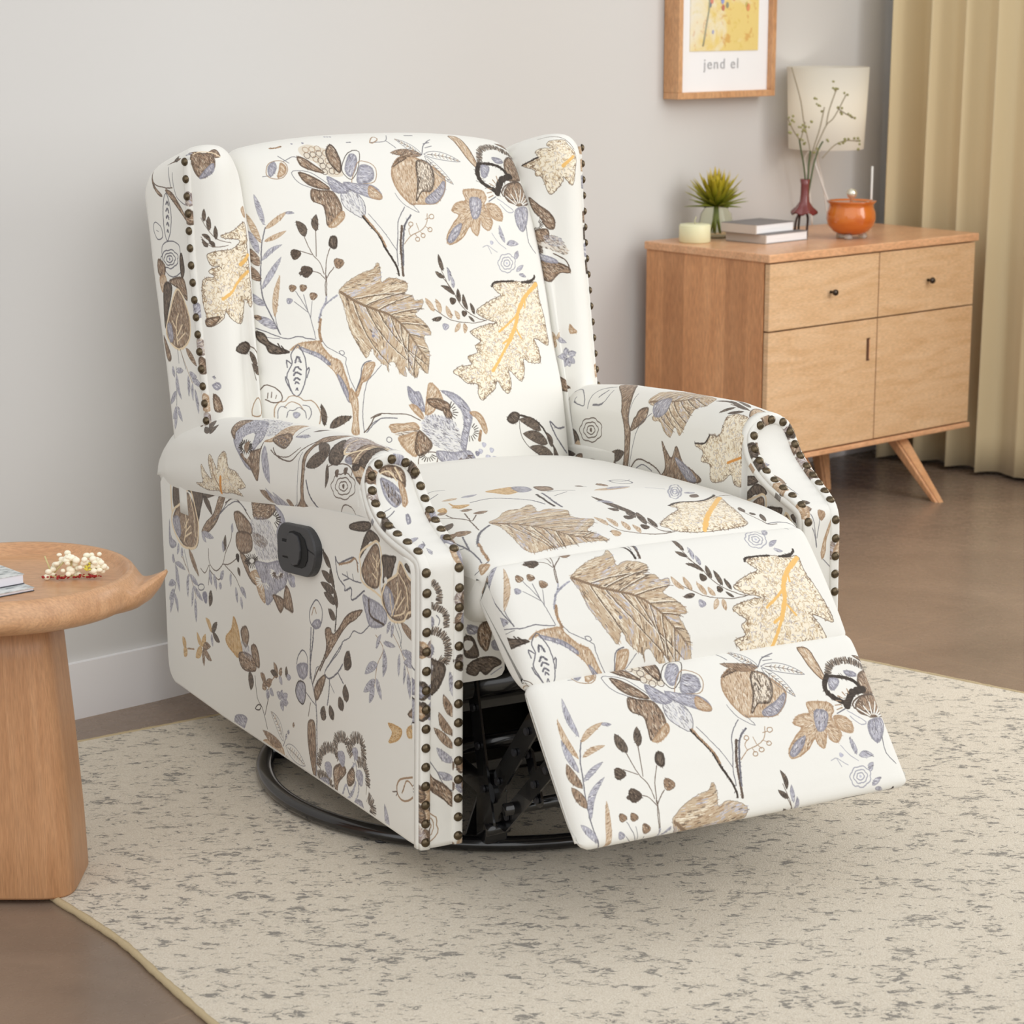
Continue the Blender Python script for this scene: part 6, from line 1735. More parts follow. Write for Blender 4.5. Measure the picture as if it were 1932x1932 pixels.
    bm = bmesh.new(); add_box(bm, (-.31,-.26,.105), (.31,.30,.125), None, .002); link('base_plate', from_bm(bm, 'base_plate'), M['steel'], mc, smooth=False)
    bm = bmesh.new(); add_box(bm, (-.235,-.425,.034), (-.195,-.385,.110), None, .003); add_box(bm, (.195,-.425,.034), (.235,-.385,.110), None, .003)
    bm.free()
    for sg in (-1, 1):
        bm = bmesh.new(); add_box(bm, (sg*.214-.020,-.385,.030), (sg*.214+.020,-.350,.118), None, .003); link('support_post', from_bm(bm, 'support_post'), M['steel'], mc, smooth=False)
        bm = bmesh.new(); add_box(bm, (sg*.27-.012,-.33,.125), (sg*.27+.012,.40,.41), None, .003); link('side_rail', from_bm(bm, 'side_rail'), M['steel'], mc, smooth=False)
    return t, G
# ------------------------------------------------------------ room and furniture
AW = R(41); CD = (math.cos(AW), math.sin(AW)); CN = (-math.sin(AW), math.cos(AW))
def rm(s, n, z=0): return Vector((s*CD[0]+n*CN[0], s*CD[1]+n*CN[1], z))
def build_room():
    wall = mat('wall_paint', lin(209,207,204), .9, spec=.2)
    v = mapping(wall, (1,1,1)); nz = noise(wall, v, 260, 2, .6); bump(wall, nz.outputs[0], .06, .0008)
    white = mat('white_trim', lin(238,236,236), .5)
    fl = mat('floor_tile', rough=.28, spec=.45)
    v = mapping(fl, (1,1,1), (0,0,R(-41)), src='Object')
    br = N(fl, 'ShaderNodeTexBrick'); br.offset = 0; br.squash = 1
    br.inputs['Scale'].default_value = 1; br.inputs['Brick Width'].default_value = .62; br.inputs['Row Height'].default_value = .62
    br.inputs['Mortar Size'].default_value = .0022; br.inputs['Mortar Smooth'].default_value = .3
    br.inputs['Color1'].default_value = (1,1,1,1); br.inputs['Color2'].default_value = (.95,.95,.95,1); br.inputs['Mortar'].default_value = (1.12,1.10,1.06,1)
    L(fl, v, br.inputs['Vector'])
    n1 = noise(fl, mapping(fl, (1,1.6,1), (0,0,.4)), 1.7, 6, .62, .8); n2 = noise(fl, mapping(fl, (1,1,1)), 30, 3, .6)
    r = ramp(fl, n1.outputs[0], [(.28, lin(122,105,91)), (.55, lin(138,119,103)), (.8, lin(154,133,115))])
    c = mixc(fl, 1.0, r.outputs[0], br.outputs[0], 'MULTIPLY'); L(fl, c, bsdf(fl).inputs['Base Color'])
    rr = ramp(fl, n2.outputs[0], [(.2, (.20,)*3+(1,)), (.8, (.34,)*3+(1,))]); L(fl, rr.outputs[0], bsdf(fl).inputs['Roughness'])
    st = lambda o: tag(o, kind='structure')
    def slab(name, pts, z0, z1, m):
        bm = bmesh.new(); add_prism(bm, [(p.x, p.y) for p in pts], z0, z1); return link(name, from_bm(bm, name), m, smooth=False)
    SJ = 3.665; NN = 3.738; NF = 4.49; SE = 5.42
    st(slab('floor', [Vector((-3,-.8,0)), Vector((4.6,-.8,0)), Vector((4.6,9,0)), Vector((-3,9,0))], -.05, 0, fl))
    # the wall swings back in a soft curve behind the armchair to the recess where the sideboard stands
    SB = 4.30
    def wn(q): t = min(1, max(0, (q-2.30)/(SB-2.30))); return NN+(NF-NN)*t*t*(3-2*t)
    def sweep_wall(name, qs, z1, t, m, off=0):
        V = []; F = []; k = len(qs); P = [rm(q, wn(q)) for q in qs]; Nv = []
        for i in range(k): d = (P[min(i+1, k-1)]-P[max(i-1, 0)]).normalized(); Nv.append(Vector((-d.y, d.x, 0)))
        fr_ = [p-n_*off for p, n_ in zip(P, Nv)]; bk = [p+n_*t for p, n_ in zip(P, Nv)]
        for row, z in ((fr_, 0), (fr_, z1)): V += [(p.x, p.y, z) for p in row]
        V += [(p.x, p.y, z) for row, z in ((fr_, 0), (fr_, z1), (bk, 0), (bk, z1)) for p in row]
        sm = []
        for i in range(k-1):
            F.append((i, i+1, k+i+1, k+i)); sm.append(True); o = 2*k
            F.append((o+k+i, o+k+i+1, o+3*k+i+1, o+3*k+i)); sm.append(False)
            F.append((o+2*k+i+1, o+2*k+i, o+3*k+i, o+3*k+i+1)); sm.append(False); F.append((o+i+1, o+i, o+2*k+i, o+2*k+i+1)); sm.append(False)
        o = 2*k; F += [(o, o+k, o+3*k, o+2*k), (o+k-1, o+3*k-1, o+4*k-1, o+2*k-1)]; sm += [False, False]
        me = mesh(name, V, F); me.polygons.foreach_set('use_smooth', sm); ob = link(name, me, m, smooth=False); return st(ob)
    qs = list(np.linspace(-1.2, 2.3, 8))+list(np.linspace(2.3, SB, 60))[1:]
    sweep_wall('wall_left', qs, 2.6, .12, wall); sweep_wall('baseboard_left', qs, .112, .001, white, .012)
    st(slab('wall_back', [rm(SB,NF), rm(SE+.12,NF), rm(SE+.12,NF+.12), rm(SB,NF+.12)], 0, 2.6, wall))
    # window wall on the right, behind the curtain
    st(slab('wall_right', [rm(SE,2.75), rm(SE+.12,2.75), rm(SE+.12,NF), rm(SE,NF)], 0, 2.6, wall))
    def base(name, a, b, t):
        p, q = rm(*a), rm(*b); d = (q-p).normalized(); nn = Vector((d.y, -d.x, 0))
        o = slab(name, [p, q, q+nn*t, p+nn*t], 0, .112, white); st(o)
    base('baseboard_back', (SB,NF), (SE,NF), .012)
    # ---- rug
    rg = mat('rug_wool', rough=.95, spec=.1, sheen=.2)
    n0 = noise(rg, mapping(rg, (1,1,1)), 420, 2, .6)
    sp = noise(rg, mapping(rg, (60,118,60), (0,0,R(-6))), 1.0, 5, .72, .8); cl = noise(rg, mapping(rg, (1,1.3,1)), 26, 2, .5)
    lg = noise(rg, mapping(rg, (1,1,1)), 3.0, 2, .5)
    ad = N(rg, 'ShaderNodeMath', operation='MULTIPLY_ADD'); L(rg, cl.outputs[0], ad.inputs[0]); ad.inputs[1].default_value = .42; L(rg, sp.outputs[0], ad.inputs[2])
    ad2 = N(rg, 'ShaderNodeMath', operation='MULTIPLY_ADD'); L(rg, lg.outputs[0], ad2.inputs[0]); ad2.inputs[1].default_value = .12; L(rg, ad.outputs[0], ad2.inputs[2])
    mask = ramp(rg, ad2.outputs[0], [(.835, (0,0,0,1)), (.90, (1,1,1,1))])
    basec = ramp(rg, n0.outputs[0], [(.25, lin(200,187,166)), (.75, lin(227,218,201))])
    c = mixc(rg, mask.outputs[0], basec.outputs[0], lin(136,130,120)); L(rg, c, bsdf(rg).inputs['Base Color'])
    sep = N(rg, 'ShaderNodeMath', operation='MULTIPLY_ADD'); L(rg, mask.outputs[0], sep.inputs[0]); sep.inputs[1].default_value = -.5; L(rg, n0.outputs[0], sep.inputs[2])
    bump(rg, sep.outputs[0], .6, .003)
    edge = mat('rug_binding', lin(190,172,138), .95, spec=.1); en = noise(edge, mapping(edge, (1,1,1)), 300, 2, .6); bump(edge, en.outputs[0], .6, .002)
    bl = (-1.088,3.858); A = (.392,4.86); B_ = (1.65,3.843); C_ = (.9,1.2)
    left = smoothpts([bl, (-.86,3.545), (-.720,3.318), (-.655,3.235), (-.570,3.125), (-.50,3.01), (-.411,2.868), (-.25,2.62), (.10,2.1), (.6,1.35)], 70)
    poly = [tuple(p) for p in left]+[C_, B_, A]
    rug = empty('area_rug', (0,0,0), 0, 'large beige rug flecked with grey under the armchair', 'rug')
    bm = bmesh.new(); vs = add_prism(bm, poly, .0, .0085)
    bmesh.ops.triangulate(bm, faces=[f for f in bm.faces if len(f.verts) > 4])
    link('rug_pile', from_bm(bm, 'rug_pile'), rg, rug, smooth=False)
    bd = resample(poly+[poly[0]], 700); rg_ = random.Random(3); pts = [(x, y, .0050) for x, y in bd[:-1]]
    bm = bmesh.new(); add_tube(bm, pts, [.0050+.0012*rg_.random() for _ in pts], 8, caps=True); link('rug_binding', from_bm(bm, 'rug_binding'), edge, rug)
    # ---- sideboard
    W1 = wood('beech_front', lin(208,166,122), lin(219,180,138), lin(227,191,152), (2.2,2.2,14), .42)
    W1.node_tree.nodes['Mapping'].inputs['Rotation'].default_value = (0,R(90),0)
    W2 = wood('beech_side', lin(196,136,90), lin(210,150,102), lin(220,162,114), (6,6,1.2), .42, planks=(1, 13))
    W3 = wood('beech_top', lin(212,158,116), lin(222,170,128), lin(230,182,140), (2,6,6), .30)
    dk = mat('shadow_gap', lin(92,58,36), .8); knobm = mat('dark_knob', lin(70,60,52), .25, metal=.8)
    sb = empty('sideboard', rm(4.343,3.987), AW, 'light beech sideboard with two drawers, two doors and splayed legs', 'cabinet')
    box('carcass', (0,.019,.176), (.852,.452,.694), [W2], sb, .002)
    box('carcass_back_shadow', (.004,.0165,.180), (.848,.0192,.690), dk, sb); sb.children[-1].name = 'front_recess'  # thin dark sheet, paints the shade seen in the gaps between the fronts
    box('top_panel', (-.006,-.006,.694), (.858,.455,.716), W3, sb, .003); box('bottom_panel', (-.004,-.004,.162), (.856,.452,.176), W3, sb, .003)
    xs = ((.003,.4355), (.4395,.849))
    for a, b in xs:
        d = box('drawer', (a,0,.5155), (b,.0165,.6905), W1, sb, .0012)
        cx = (a+b)/2+(.022 if a < .1 else .0); bm = bmesh.new(); add_lathe(bm, [(0,0),(.004,0),(.004,.010),(.0075,.013),(.009,.018),(.007,.022),(0,.023)], 20)
        o = link('knob', from_bm(bm, 'knob'), knobm, d); o.location = (cx, 0, .600); o.rotation_euler = (R(90),0,0)
        d = box('door', (a,0,.180), (b,.0165,.5115), W1, sb, .0012)
        if a < .1:
            o = box('finger_pull', (.3945,-.0012,.400), (.4075,.004,.462), dk, d); o['label'] = 'finger pull, its hollow shown as a strip of dark shade colour'  # no cut in the door: dark strip painted as the shade of the slot
            box('pull_lip', (.4035,-.0025,.404), (.4068,.001,.458), W3, o)
    def leg(p, q):
        p = Vector(p); q = Vector(q); bm = bmesh.new(); rows = []
        for c, w in ((p, .026), (q, .0145)):
            rows.append([bm.verts.new(c+Vector((dx*w, dy*w, 0))) for dx, dy in ((-1,-1),(1,-1),(1,1),(-1,1))])
        a, b = rows; bm.faces.new(a); bm.faces.new(b[::-1])
        es = [bm.faces.new((a[i], a[(i+1)%4], b[(i+1)%4], b[i])) for i in range(4)]
        bmesh.ops.bevel(bm, geom=[e for e in bm.edges if abs(e.verts[0].co.z-e.verts[1].co.z) > .05], offset=.006, segments=3, affect='EDGES')
        return link('leg', from_bm(bm, 'leg'), W2b, sb, smooth=False)
    W2b = wood('beech_leg', lin(196,142,100), lin(208,156,112), lin(216,168,126), (6,6,1.2), .4)
    leg((.60,.065,.164), (.585,-.112,0)); leg((.525,.285,.164), (.480,.205,0)); leg((.185,.065,.164), (.135,-.112,0)); leg((.10,.37,.164), (.05,.40,0))
    # ---- picture
    fr = empty('framed_print', rm(4.447,4.49,1.091), AW, 'wood framed print of yellow flowers hanging on the wall above the sideboard', 'picture')
    WF = wood('frame_wood', lin(190,138,94), lin(206,156,112), lin(214,168,124), (6,6,2), .4)
    FW, FH, FD = .385, .60, .060
    for lo, hi in (((0,-FD,0),(FW,-.002,.018)), ((0,-FD,FH-.018),(FW,-.002,FH)), ((0,-FD,.018),(.016,-.002,FH-.018)), ((FW-.016,-FD,.018),(FW,-.002,FH-.018))):
        box('frame_bar', lo, hi, WF, fr, .0015)
    box('mat_board', (.016,-.042,.018), (FW-.016,-.034,FH-.018), mat('mat_board', lin(240,240,241), .8), fr)
    pt = mat('flower_painting', rough=.8); v = mapping(pt, (1,1,1))
    a = noise(pt, v, 9, 4, .6, .8); b = noise(pt, v, 34, 4, .65, .5); g = N(pt, 'ShaderNodeSeparateXYZ'); L(pt, v, g.inputs[0])
    m1 = N(pt, 'ShaderNodeMapRange'); m1.inputs['From Min'].default_value = .40; m1.inputs['From Max'].default_value = .15; L(pt, g.outputs[2], m1.inputs['Value'])
    m2 = N(pt, 'ShaderNodeMapRange'); m2.inputs['From Min'].default_value = .05; m2.inputs['From Max'].default_value = .33; L(pt, g.outputs[0], m2.inputs['Value'])
    mm = N(pt, 'ShaderNodeMath', operation='MULTIPLY_ADD'); L(pt, m2.outputs[0], mm.inputs[0]); mm.inputs[1].default_value = .55; L(pt, a.outputs[0], mm.inputs[2])
    ms = N(pt, 'ShaderNodeMath', operation='MULTIPLY_ADD'); L(pt, m1.outputs[0], ms.inputs[0]); ms.inputs[1].default_value = .28; L(pt, mm.outputs[0], ms.inputs[2])
    r1 = ramp(pt, ms.outputs[0], [(.66, lin(232,227,212)), (.86, lin(234,222,186)), (1.0, lin(230,206,130))])
    r2 = ramp(pt, b.outputs[0], [(.34, lin(222,160,90)), (.42, (1,1,1,1)), (.60, (1,1,1,1)), (.70, lin(236,226,150))])
    L(pt, mixc(pt, .5, r1.outputs[0], r2.outputs[0], 'MULTIPLY'), bsdf(pt).inputs['Base Color'])
    art = box('painting', (.058,-.0445,.127), (FW-.058,-.0405,FH-.06), pt, fr)
    pm = lambda c: mat('paint_dab', lin(*c), .8)
    bm = bmesh.new(); add_tube(bm, [(.107,-.0452,.14),(.113,-.0452,.165),(.120,-.0452,.20),(.128,-.0452,.235),(.131,-.0452,.28)], .0024, 6); link('painted_stem', from_bm(bm, 'stem'), pm((160,160,140)), art)
    for x, z, r_, c in ((.139,.262,.008,(214,142,120)), (.133,.250,.006,(120,124,140)), (.180,.275,.010,(120,140,200)), (.181,.262,.008,(150,160,210)), (.184,.243,.007,(196,120,104)),
                        (.200,.250,.007,(150,150,130)), (.226,.272,.009,(226,166,130)), (.283,.244,.009,(222,150,100)), (.145,.178,.005,(170,172,200)), (.277,.252,.006,(206,190,110))):
        bm = bmesh.new(); bmesh.ops.create_circle(bm, cap_ends=True, segments=14, radius=r_); me = from_bm(bm, 'dab')
        o = link('painted_petal', me, pm(c), art, smooth=False); o.location = (x,-.0455,z); o.rotation_euler = (R(90),0,0); o.scale = (.8,1.2,1)
    cu = bpy.data.curves.new('caption', 'FONT'); cu.body = 'jend el'; cu.size = .040; cu.extrude = .0004; cu.space_character = 1.18; cu.align_x = 'LEFT'
    tx = bpy.data.objects.new('caption_text', cu); COL.objects.link(tx)
    dg = bpy.context.evaluated_depsgraph_get(); tm = bpy.data.meshes.new_from_object(tx.evaluated_get(dg)); bpy.data.objects.remove(tx)
    xs_ = [v_.co.x for v_ in tm.vertices]; k = .137/(max(xs_)-min(xs_))
    for v_ in tm.vertices: v_.co.x = (v_.co.x-min(xs_))*k
    o = link('caption', tm, mat('caption_ink', lin(176,176,178), .8), fr, smooth=False); o.location = (.113,-.0430,.079); o.rotation_euler = (R(90),0,0)
    # ---- things on the sideboard
    TZ = .716
    cn = empty('candle', rm(4.418,4.33,TZ), AW+R(6), 'pale green block candle with a twisted wick at the left end of the sideboard', 'candle')
    wx = mat('green_wax', lin(226,224,186), .5); bsdf(wx).inputs['Subsurface Weight'].default_value = .3; bsdf(wx).inputs['Subsurface Radius'].default_value = (.02,.02,.01)
    bm = bmesh.new(); add_lathe(bm, [(0,0),(.040,0),(.0425,.003),(.0425,.045),(.040,.049),(0,.049)], 40); link('wax_block', from_bm(bm, 'wax_block'), wx, cn)
    tube('wick', [(0,0,.048),(.002,0,.054),(-.004,0,.058),(.003,0,.063),(.006,.002,.068)], .0016, mat('wick', lin(190,186,150), .8), cn, 8)
    cov = mat('book_cover_grey', lin(128,124,124), .55); pg = mat('book_pages', lin(240,240,240), .9); sp_ = mat('book_cloth_side', lin(196,186,176), .8)
    pn = noise(pg, mapping(pg, (1,1,160)), 8, 2); L(pg, ramp(pg, pn.outputs[0], [(.3, lin(222,222,224)), (.7, lin(246,246,246))]).outputs[0], bsdf(pg).inputs['Base Color'])
    def book(lbl, s, n, z, rz, w, d, h, cov, side):
        b = empty('book', rm(s, n, z), AW+rz, lbl, 'book', 'books on the sideboard')
        box('cover_board', (0,0,0), (w,d,.0022), cov, b, .0006); box('cover_board', (0,0,h-.0022), (w,d,h), cov, b, .0006)
        box('page_block', (.004,.002,.0022), (w-.003,d-.003,h-.0022), pg, b)
        box('spine', (0,-.0005,.0010), (.004,d,h-.001), side, b, .0006); return b
    book('grey book with white pages, lower of the pair on the sideboard', 4.520, 4.165, TZ, R(3), .180, .140, .0255, cov, sp_)
    book('grey book lying on top of the other book on the sideboard', 4.500, 4.183, TZ+.0255, R(3), .162, .122, .0265, cov, sp_)
    gl = mat('clear_glass', (1,1,1,1), .02); bsdf(gl).inputs['Transmission Weight'].default_value = 1; bsdf(gl).inputs['IOR'].default_value = 1.2
    bsdf(gl).inputs['Base Color'].default_value = (.95,.98,.88,1)
    vz = empty('glass_vase', rm(4.545,4.374,TZ), AW, 'small round clear glass vase behind the books', 'vase')
    lathe('vase_body', [(0,.001),(.032,.001),(.044,.014),(.0475,.040),(.043,.066),(.033,.080),(.034,.088),(.0325,.088),(.0315,.080),(.041,.066),(.0455,.040),(.042,.016),(.030,.004),(0,.004)], gl, vz)
    pl = empty('succulent_plant', rm(4.545,4.374,TZ+.07), AW, 'spiky yellow-green succulent standing in the round glass vase', 'plant')
    lf = mat('spiky_leaf', rough=.5); z_ = N(lf, 'ShaderNodeTexCoord'); s_ = N(lf, 'ShaderNodeSeparateXYZ'); L(lf, z_.outputs['Object'], s_.inputs[0])
    mr = N(lf, 'ShaderNodeMapRange'); mr.inputs['From Min'].default_value = -.01; mr.inputs['From Max'].default_value = .12; L(lf, s_.outputs[2], mr.inputs['Value'])
    L(lf, ramp(lf, mr.outputs[0], [(0, lin(74,96,26)), (.4, lin(140,140,30)), (1, lin(206,178,38))]).outputs[0], bsdf(lf).inputs['Base Color'])
    rg_ = random.Random(5); bm = bmesh.new()
    for k in range(66):
        az = k*2.39996; el = R(8+76*(k/66)**.8); Ln = .105*(.85+.25*rg_.random())*(1.0 if k > 12 else .85); w = .0085
        d = Vector((math.cos(az)*math.cos(el), math.sin(az)*math.cos(el), math.sin(el))); sd = Vector((-math.sin(az), math.cos(az), 0)); up = d.cross(sd)*-1
        rows = []
        for t in np.linspace(0, 1, 8):
            c = Vector((0,0,.012))+d*Ln*t+Vector((0,0,-.018*(1-math.sin(el))*t*t)); ww = w*(math.sin(PI*min(1, .18+t*.82))**.8)*(1 if t < 1 else .05)+.0003; th = ww*.28
            rows.append([bm.verts.new(c+sd*ww+up*th*.8), bm.verts.new(c-up*th), bm.verts.new(c-sd*ww+up*th*.8), bm.verts.new(c+up*th*.1)])
        for a_, b_ in zip(rows[:-1], rows[1:]):
            for i in range(4): bm.faces.new((a_[i], a_[(i+1)%4], b_[(i+1)%4], b_[i]))
        bm.faces.new(rows[-1])
    o = link('spiky_leaves', from_bm(bm, 'spiky_leaves'), lf, pl)
    bm = bmesh.new()
    for k in range(5): add_tube(bm, [(0,0,.02),(.006*math.cos(k*1.26),.006*math.sin(k*1.26),-.02),(.015*math.cos(k*1.26),.015*math.sin(k*1.26),-.058)], [.006,.004,.002], 8)
    link('plant_stem', from_bm(bm, 'plant_stem'), mat('stem_green', lin(120,128,50), .6), pl)
    # bud vase
    vs_ = empty('bud_vase', rm(4.728,4.216,TZ), AW, 'slim dark red bud vase on three thin curved metal legs', 'vase')
    red = mat('dark_red_glass', lin(116,52,50), .2, coat=.4); irn = mat('dark_iron', lin(62,44,38), .45, metal=.6)
    bm = bmesh.new(); prof = [(.0,.078),(.006,.078),(.036,.066),(.034,.071),(.022,.085),(.0135,.100),(.0115,.120),(.0115,.145),(.014,.160),(.0125,.160),(.010,.145),(.010,.110),(0,.100)]
    add_lathe(bm, prof, 30)
    for v_ in bm.verts:
        r_ = math.hypot(v_.co.x, v_.co.y)
        if r_ > .02: a_ = math.atan2(v_.co.y, v_.co.x); v_.co.z += .004*math.cos(6*a_)*(r_-.02)/.016; v_.co.x *= 1+.07*math.cos(6*a_); v_.co.y *= 1+.07*math.cos(6*a_)
    link('vase_body', from_bm(bm, 'vase_body'), red, vs_)
    for a_ in (190, 300, 60):
        c_, s2 = math.cos(R(a_)), math.sin(R(a_))
        bm = bmesh.new(); add_tube(bm, smoothpts([(.010*c_,.010*s2,.074),(.034*c_,.034*s2,.060),(.044*c_,.044*s2,.036),(.046*c_,.046*s2,.006),(.052*c_,.052*s2,.002),(.058*c_,.058*s2,.005)] if a_ != 300 else [(.002,-.004,.074),(.004,-.010,.055),(-.002,-.014,.03),(-.006,-.016,.002)], 20), .0032, 8)
        link('leg', from_bm(bm, 'leg'), irn, vs_)
    br = empty('dried_branches', rm(4.738,4.216,TZ+.10), AW, 'thin budding branches standing in the dark red bud vase', 'branch')
    z0 = TZ+.10; P = lambda s, z, n=4.216: ((s-4.738), n-4.216, z-z0)
    stems = [[P(4.738,.82),P(4.722,.909),P(4.708,.955),P(4.700,.985)], [P(4.738,.82),P(4.740,.909),P(4.746,.95),P(4.732,1.03,4.23),P(4.716,1.09,4.23),P(4.688,1.177,4.24)],
             [P(4.740,.82),P(4.744,.909),P(4.757,.955),P(4.763,1.01,4.20),P(4.769,1.07,4.19)], [P(4.740,.82),P(4.760,.909),P(4.780,.955),P(4.796,.975)],
             [P(4.745,.92),P(4.765,.965,4.21),P(4.79,1.02,4.20),P(4.815,1.035,4.20),P(4.84,1.062,4.20)], [P(4.840,1.062,4.20),P(4.868,1.10,4.20)], [P(4.79,1.02,4.20),P(4.80,1.06,4.20),P(4.815,1.115,4.19)],
             [P(4.796,.93),P(4.835,.962,4.21),P(4.87,.975,4.2),P(4.925,.972,4.2)], [P(4.700,.985),P(4.675,1.01),P(4.650,1.045)], [P(4.705,.98),P(4.715,1.01),P(4.722,1.03)], [P(4.840,1.062,4.20),P(4.87,1.048,4.2),P(4.902,1.037,4.2)]]
    sm = mat('branch_bark', lin(150,138,116), .8); sg_ = mat('branch_green', lin(84,94,62), .7)
    bm = bmesh.new(); bm2 = bmesh.new()
    for k, s_ in enumerate(stems):
        (add_tube)(bm2 if k in (0, 3) else bm, smoothpts(s_, 16), .0024 if k in (0,3) else .0017, 7)
    for s_ in ([P(4.738,.82),P(4.741,.91),P(4.746,.952)],): add_tube(bm2, smoothpts(s_, 8), .0028, 7)
    link('branch_twigs', from_bm(bm, 'branch_twigs'), sm, br); link('green_stems', from_bm(bm2, 'green_stems'), sg_, br)
    bud = mat('branch_bud', lin(150,146,96), .8); rg_ = random.Random(8); bm = bmesh.new()
    spots = [(4.650,1.047),(4.640,1.028),(4.643,1.008),(4.675,.998),(4.69,1.012),(4.70,1.005),(4.712,1.018),(4.722,1.032),(4.695,.985),(4.705,.975),(4.68,1.02),(4.740,1.094),(4.757,1.077),(4.768,1.074),(4.776,1.056),
             (4.814,1.137),(4.818,1.118),(4.83,1.12),(4.868,1.102),(4.842,1.064),(4.855,1.05),(4.884,1.045),(4.902,1.037),(4.926,.972),(4.93,.962),(4.918,.980),(4.93,.95),(4.875,.978),(4.86,.972),(4.845,.966),(4.798,.978),(4.745,.95),(4.750,.958),(4.70,1.022),(4.66,1.035),(4.83,1.115)]
    for s, z in spots:
        for _ in range(2):
            x, y, zz = P(s+rg_.uniform(-.003,.003), z+rg_.uniform(-.003,.003), 4.20+rg_.uniform(-.008,.008))
            bmesh.ops.create_icosphere(bm, subdivisions=1, radius=rg_.uniform(.0030,.0046), matrix=Matrix.Translation((x, y, zz)))
    link('buds', from_bm(bm, 'buds'), bud, br)
    # pot
    pot = empty('orange_pot', rm(4.812,4.12,TZ), AW, 'round glossy orange lidded pot on small clear feet', 'pot')
    org = mat('orange_glaze', lin(200,104,32), .16, coat=.6); n_ = noise(org, mapping(org, (1,1,3)), 9, 3); L(org, ramp(org, n_.outputs[0], [(.3, lin(190,92,26)), (.7, lin(214,124,46))]).outputs[0], bsdf(org).inputs['Base Color'])
    lathe('pot_body', [(0,.012),(.030,.012),(.048,.020),(.062,.036),(.0675,.054),(.066,.072),(.061,.086),(.0605,.094),(.066,.100),(.068,.103),(.062,.1035),(.057,.098),(.056,.093),(0,.093)], org, pot, 48)
    lid = lathe('pot_lid', [(0,.094),(.056,.094),(.057,.099),(.050,.101),(.010,.102),(0,.102)], org, pot, 40)
    chrome = mat('glass_knob', lin(225,222,205), .06, metal=.7)
    bm = bmesh.new(); add_lathe(bm, [(0,.101),(.004,.101),(.0045,.108),(.011,.113),(.015,.122),(.012,.131),(.004,.136),(0,.136)], 20); link('lid_knob', from_bm(bm, 'lid_knob'), chrome, lid)
    clr = mat('clear_foot', lin(225,215,205), .1); bsdf(clr).inputs['Transmission Weight'].default_value = .7
    for k in range(3):
        a_ = k*2*PI/3-.5; lathe('pot_foot', [(0,0),(.010,0),(.012,.006),(.010,.0135),(0,.015)], clr, pot, 14, loc=(.036*math.cos(a_), .036*math.sin(a_), 0))
    # lamp
    lp = empty('table_lamp', rm(4.974,4.36,TZ), AW, 'table lamp with a white drum shade on thin white legs, behind the orange pot', 'lamp')
    sh = mat('lamp_shade_cloth', lin(240,236,226), .8); bsdf(sh).inputs['Transmission Weight'].default_value = 0
    tr = N(sh, 'ShaderNodeBsdfTranslucent'); tr.inputs[0].default_value = lin(244,238,226); mx = N(sh, 'ShaderNodeMixShader'); mx.inputs[0].default_value = .45
    L(sh, bsdf(sh).outputs[0], mx.inputs[1]); L(sh, tr.outputs[0], mx.inputs[2]); L(sh, mx.outputs[0], sh.node_tree.nodes['Material Output'].inputs[0])
    bm = bmesh.new(); add_lathe(bm, [(.1065,.226),(.1160,.454),(.1145,.454),(.1050,.226),(.1065,.226)], 64); link('lamp_shade', from_bm(bm, 'lamp_shade'), sh, lp)
    whm = mat('white_metal', lin(236,234,230), .4)
    tube('lamp_stem', [(0,0,.225),(0,0,.40)], .005, whm, lp)
    bm = bmesh.new()
    for k in range(3): add_tube(bm, [(0,0,.40),(.108*math.cos(k*2.094),.108*math.sin(k*2.094),.40)], .0016, 6)
    link('shade_spider', from_bm(bm, 'shade_spider'), whm, lp)
    for p_ in ([(0,0,.23),(-.045,0,.205),(-.035,-.01,.15),(.04,-.02,.001)], [(0,0,.23),(-.03,.05,.205),(.0,.06,.12),(.03,.07,.001)], [(0,0,.23),(.02,.05,.205),(.06,.06,.12),(.10,.07,.001)]): tube('lamp_leg', smoothpts(p_, 16), .0026, whm, lp, 8)
    rod = tube('thin_rod', [(0,0,0),(0,0,.176)], .0030, whm); rod.location = rm(5.073,4.27,TZ)
    tag(rod, 'thin white upright rod standing behind the right side of the orange pot', 'rod')
    # ---- curtain: pleated sheet with real thickness
    cm = mat('curtain_cloth', lin(214,196,158), .85, spec=.15, sheen=.2); n_ = noise(cm, mapping(cm, (1,1,1)), 500, 2); bump(cm, n_.outputs[0], .2, .0006)
    V = []; F = []; rg_ = random.Random(11)
    na, nz_ = 260, 24; s0 = 5.315
    ph = np.cumsum(np.array([.75+.6*rg_.random() for _ in range(na+1)]))*.36
    amp = [.036+.022*math.sin(i*.05+1)+.012*math.sin(i*.13) for i in range(na+1)]
    Z = np.linspace(.012, 2.45, nz_)
    for j, z in enumerate(Z):
        k = (z-.012)/2.44
        for i in range(na+1):
            n_ = 4.43-1.75*i/na; am = amp[i]*(1.0-.25*k); w = ph[i]+.35*math.sin(z*1.3+i*.03)
            xs_ = math.sin(w)+.25*math.sin(2*w+.6); p = rm(s0+am*xs_*1.0, n_+.010*math.cos(w), z); V.append(p)
    K = na+1
    for j in range(nz_-1):
        for i in range(na): F.append((j*K+i, j*K+i+1, (j+1)*K+i+1, (j+1)*K+i))
    cur = link('curtain', mesh('curtain', V, F), cm); tag(cur, 'pleated olive-beige floor-length curtain on the right wall behind the sideboard', 'curtain')
    md = cur.modifiers.new('thick', 'SOLIDIFY'); md.thickness = .003
    # ---- side table
    wt = wood('table_oak', lin(180,130,90), lin(190,141,100), lin(200,152,111), (26,26,1.2), .4)
    wtt = wood('table_oak_top', lin(194,146,106), lin(205,158,117), lin(214,168,127), (2.5,22,10), .32)
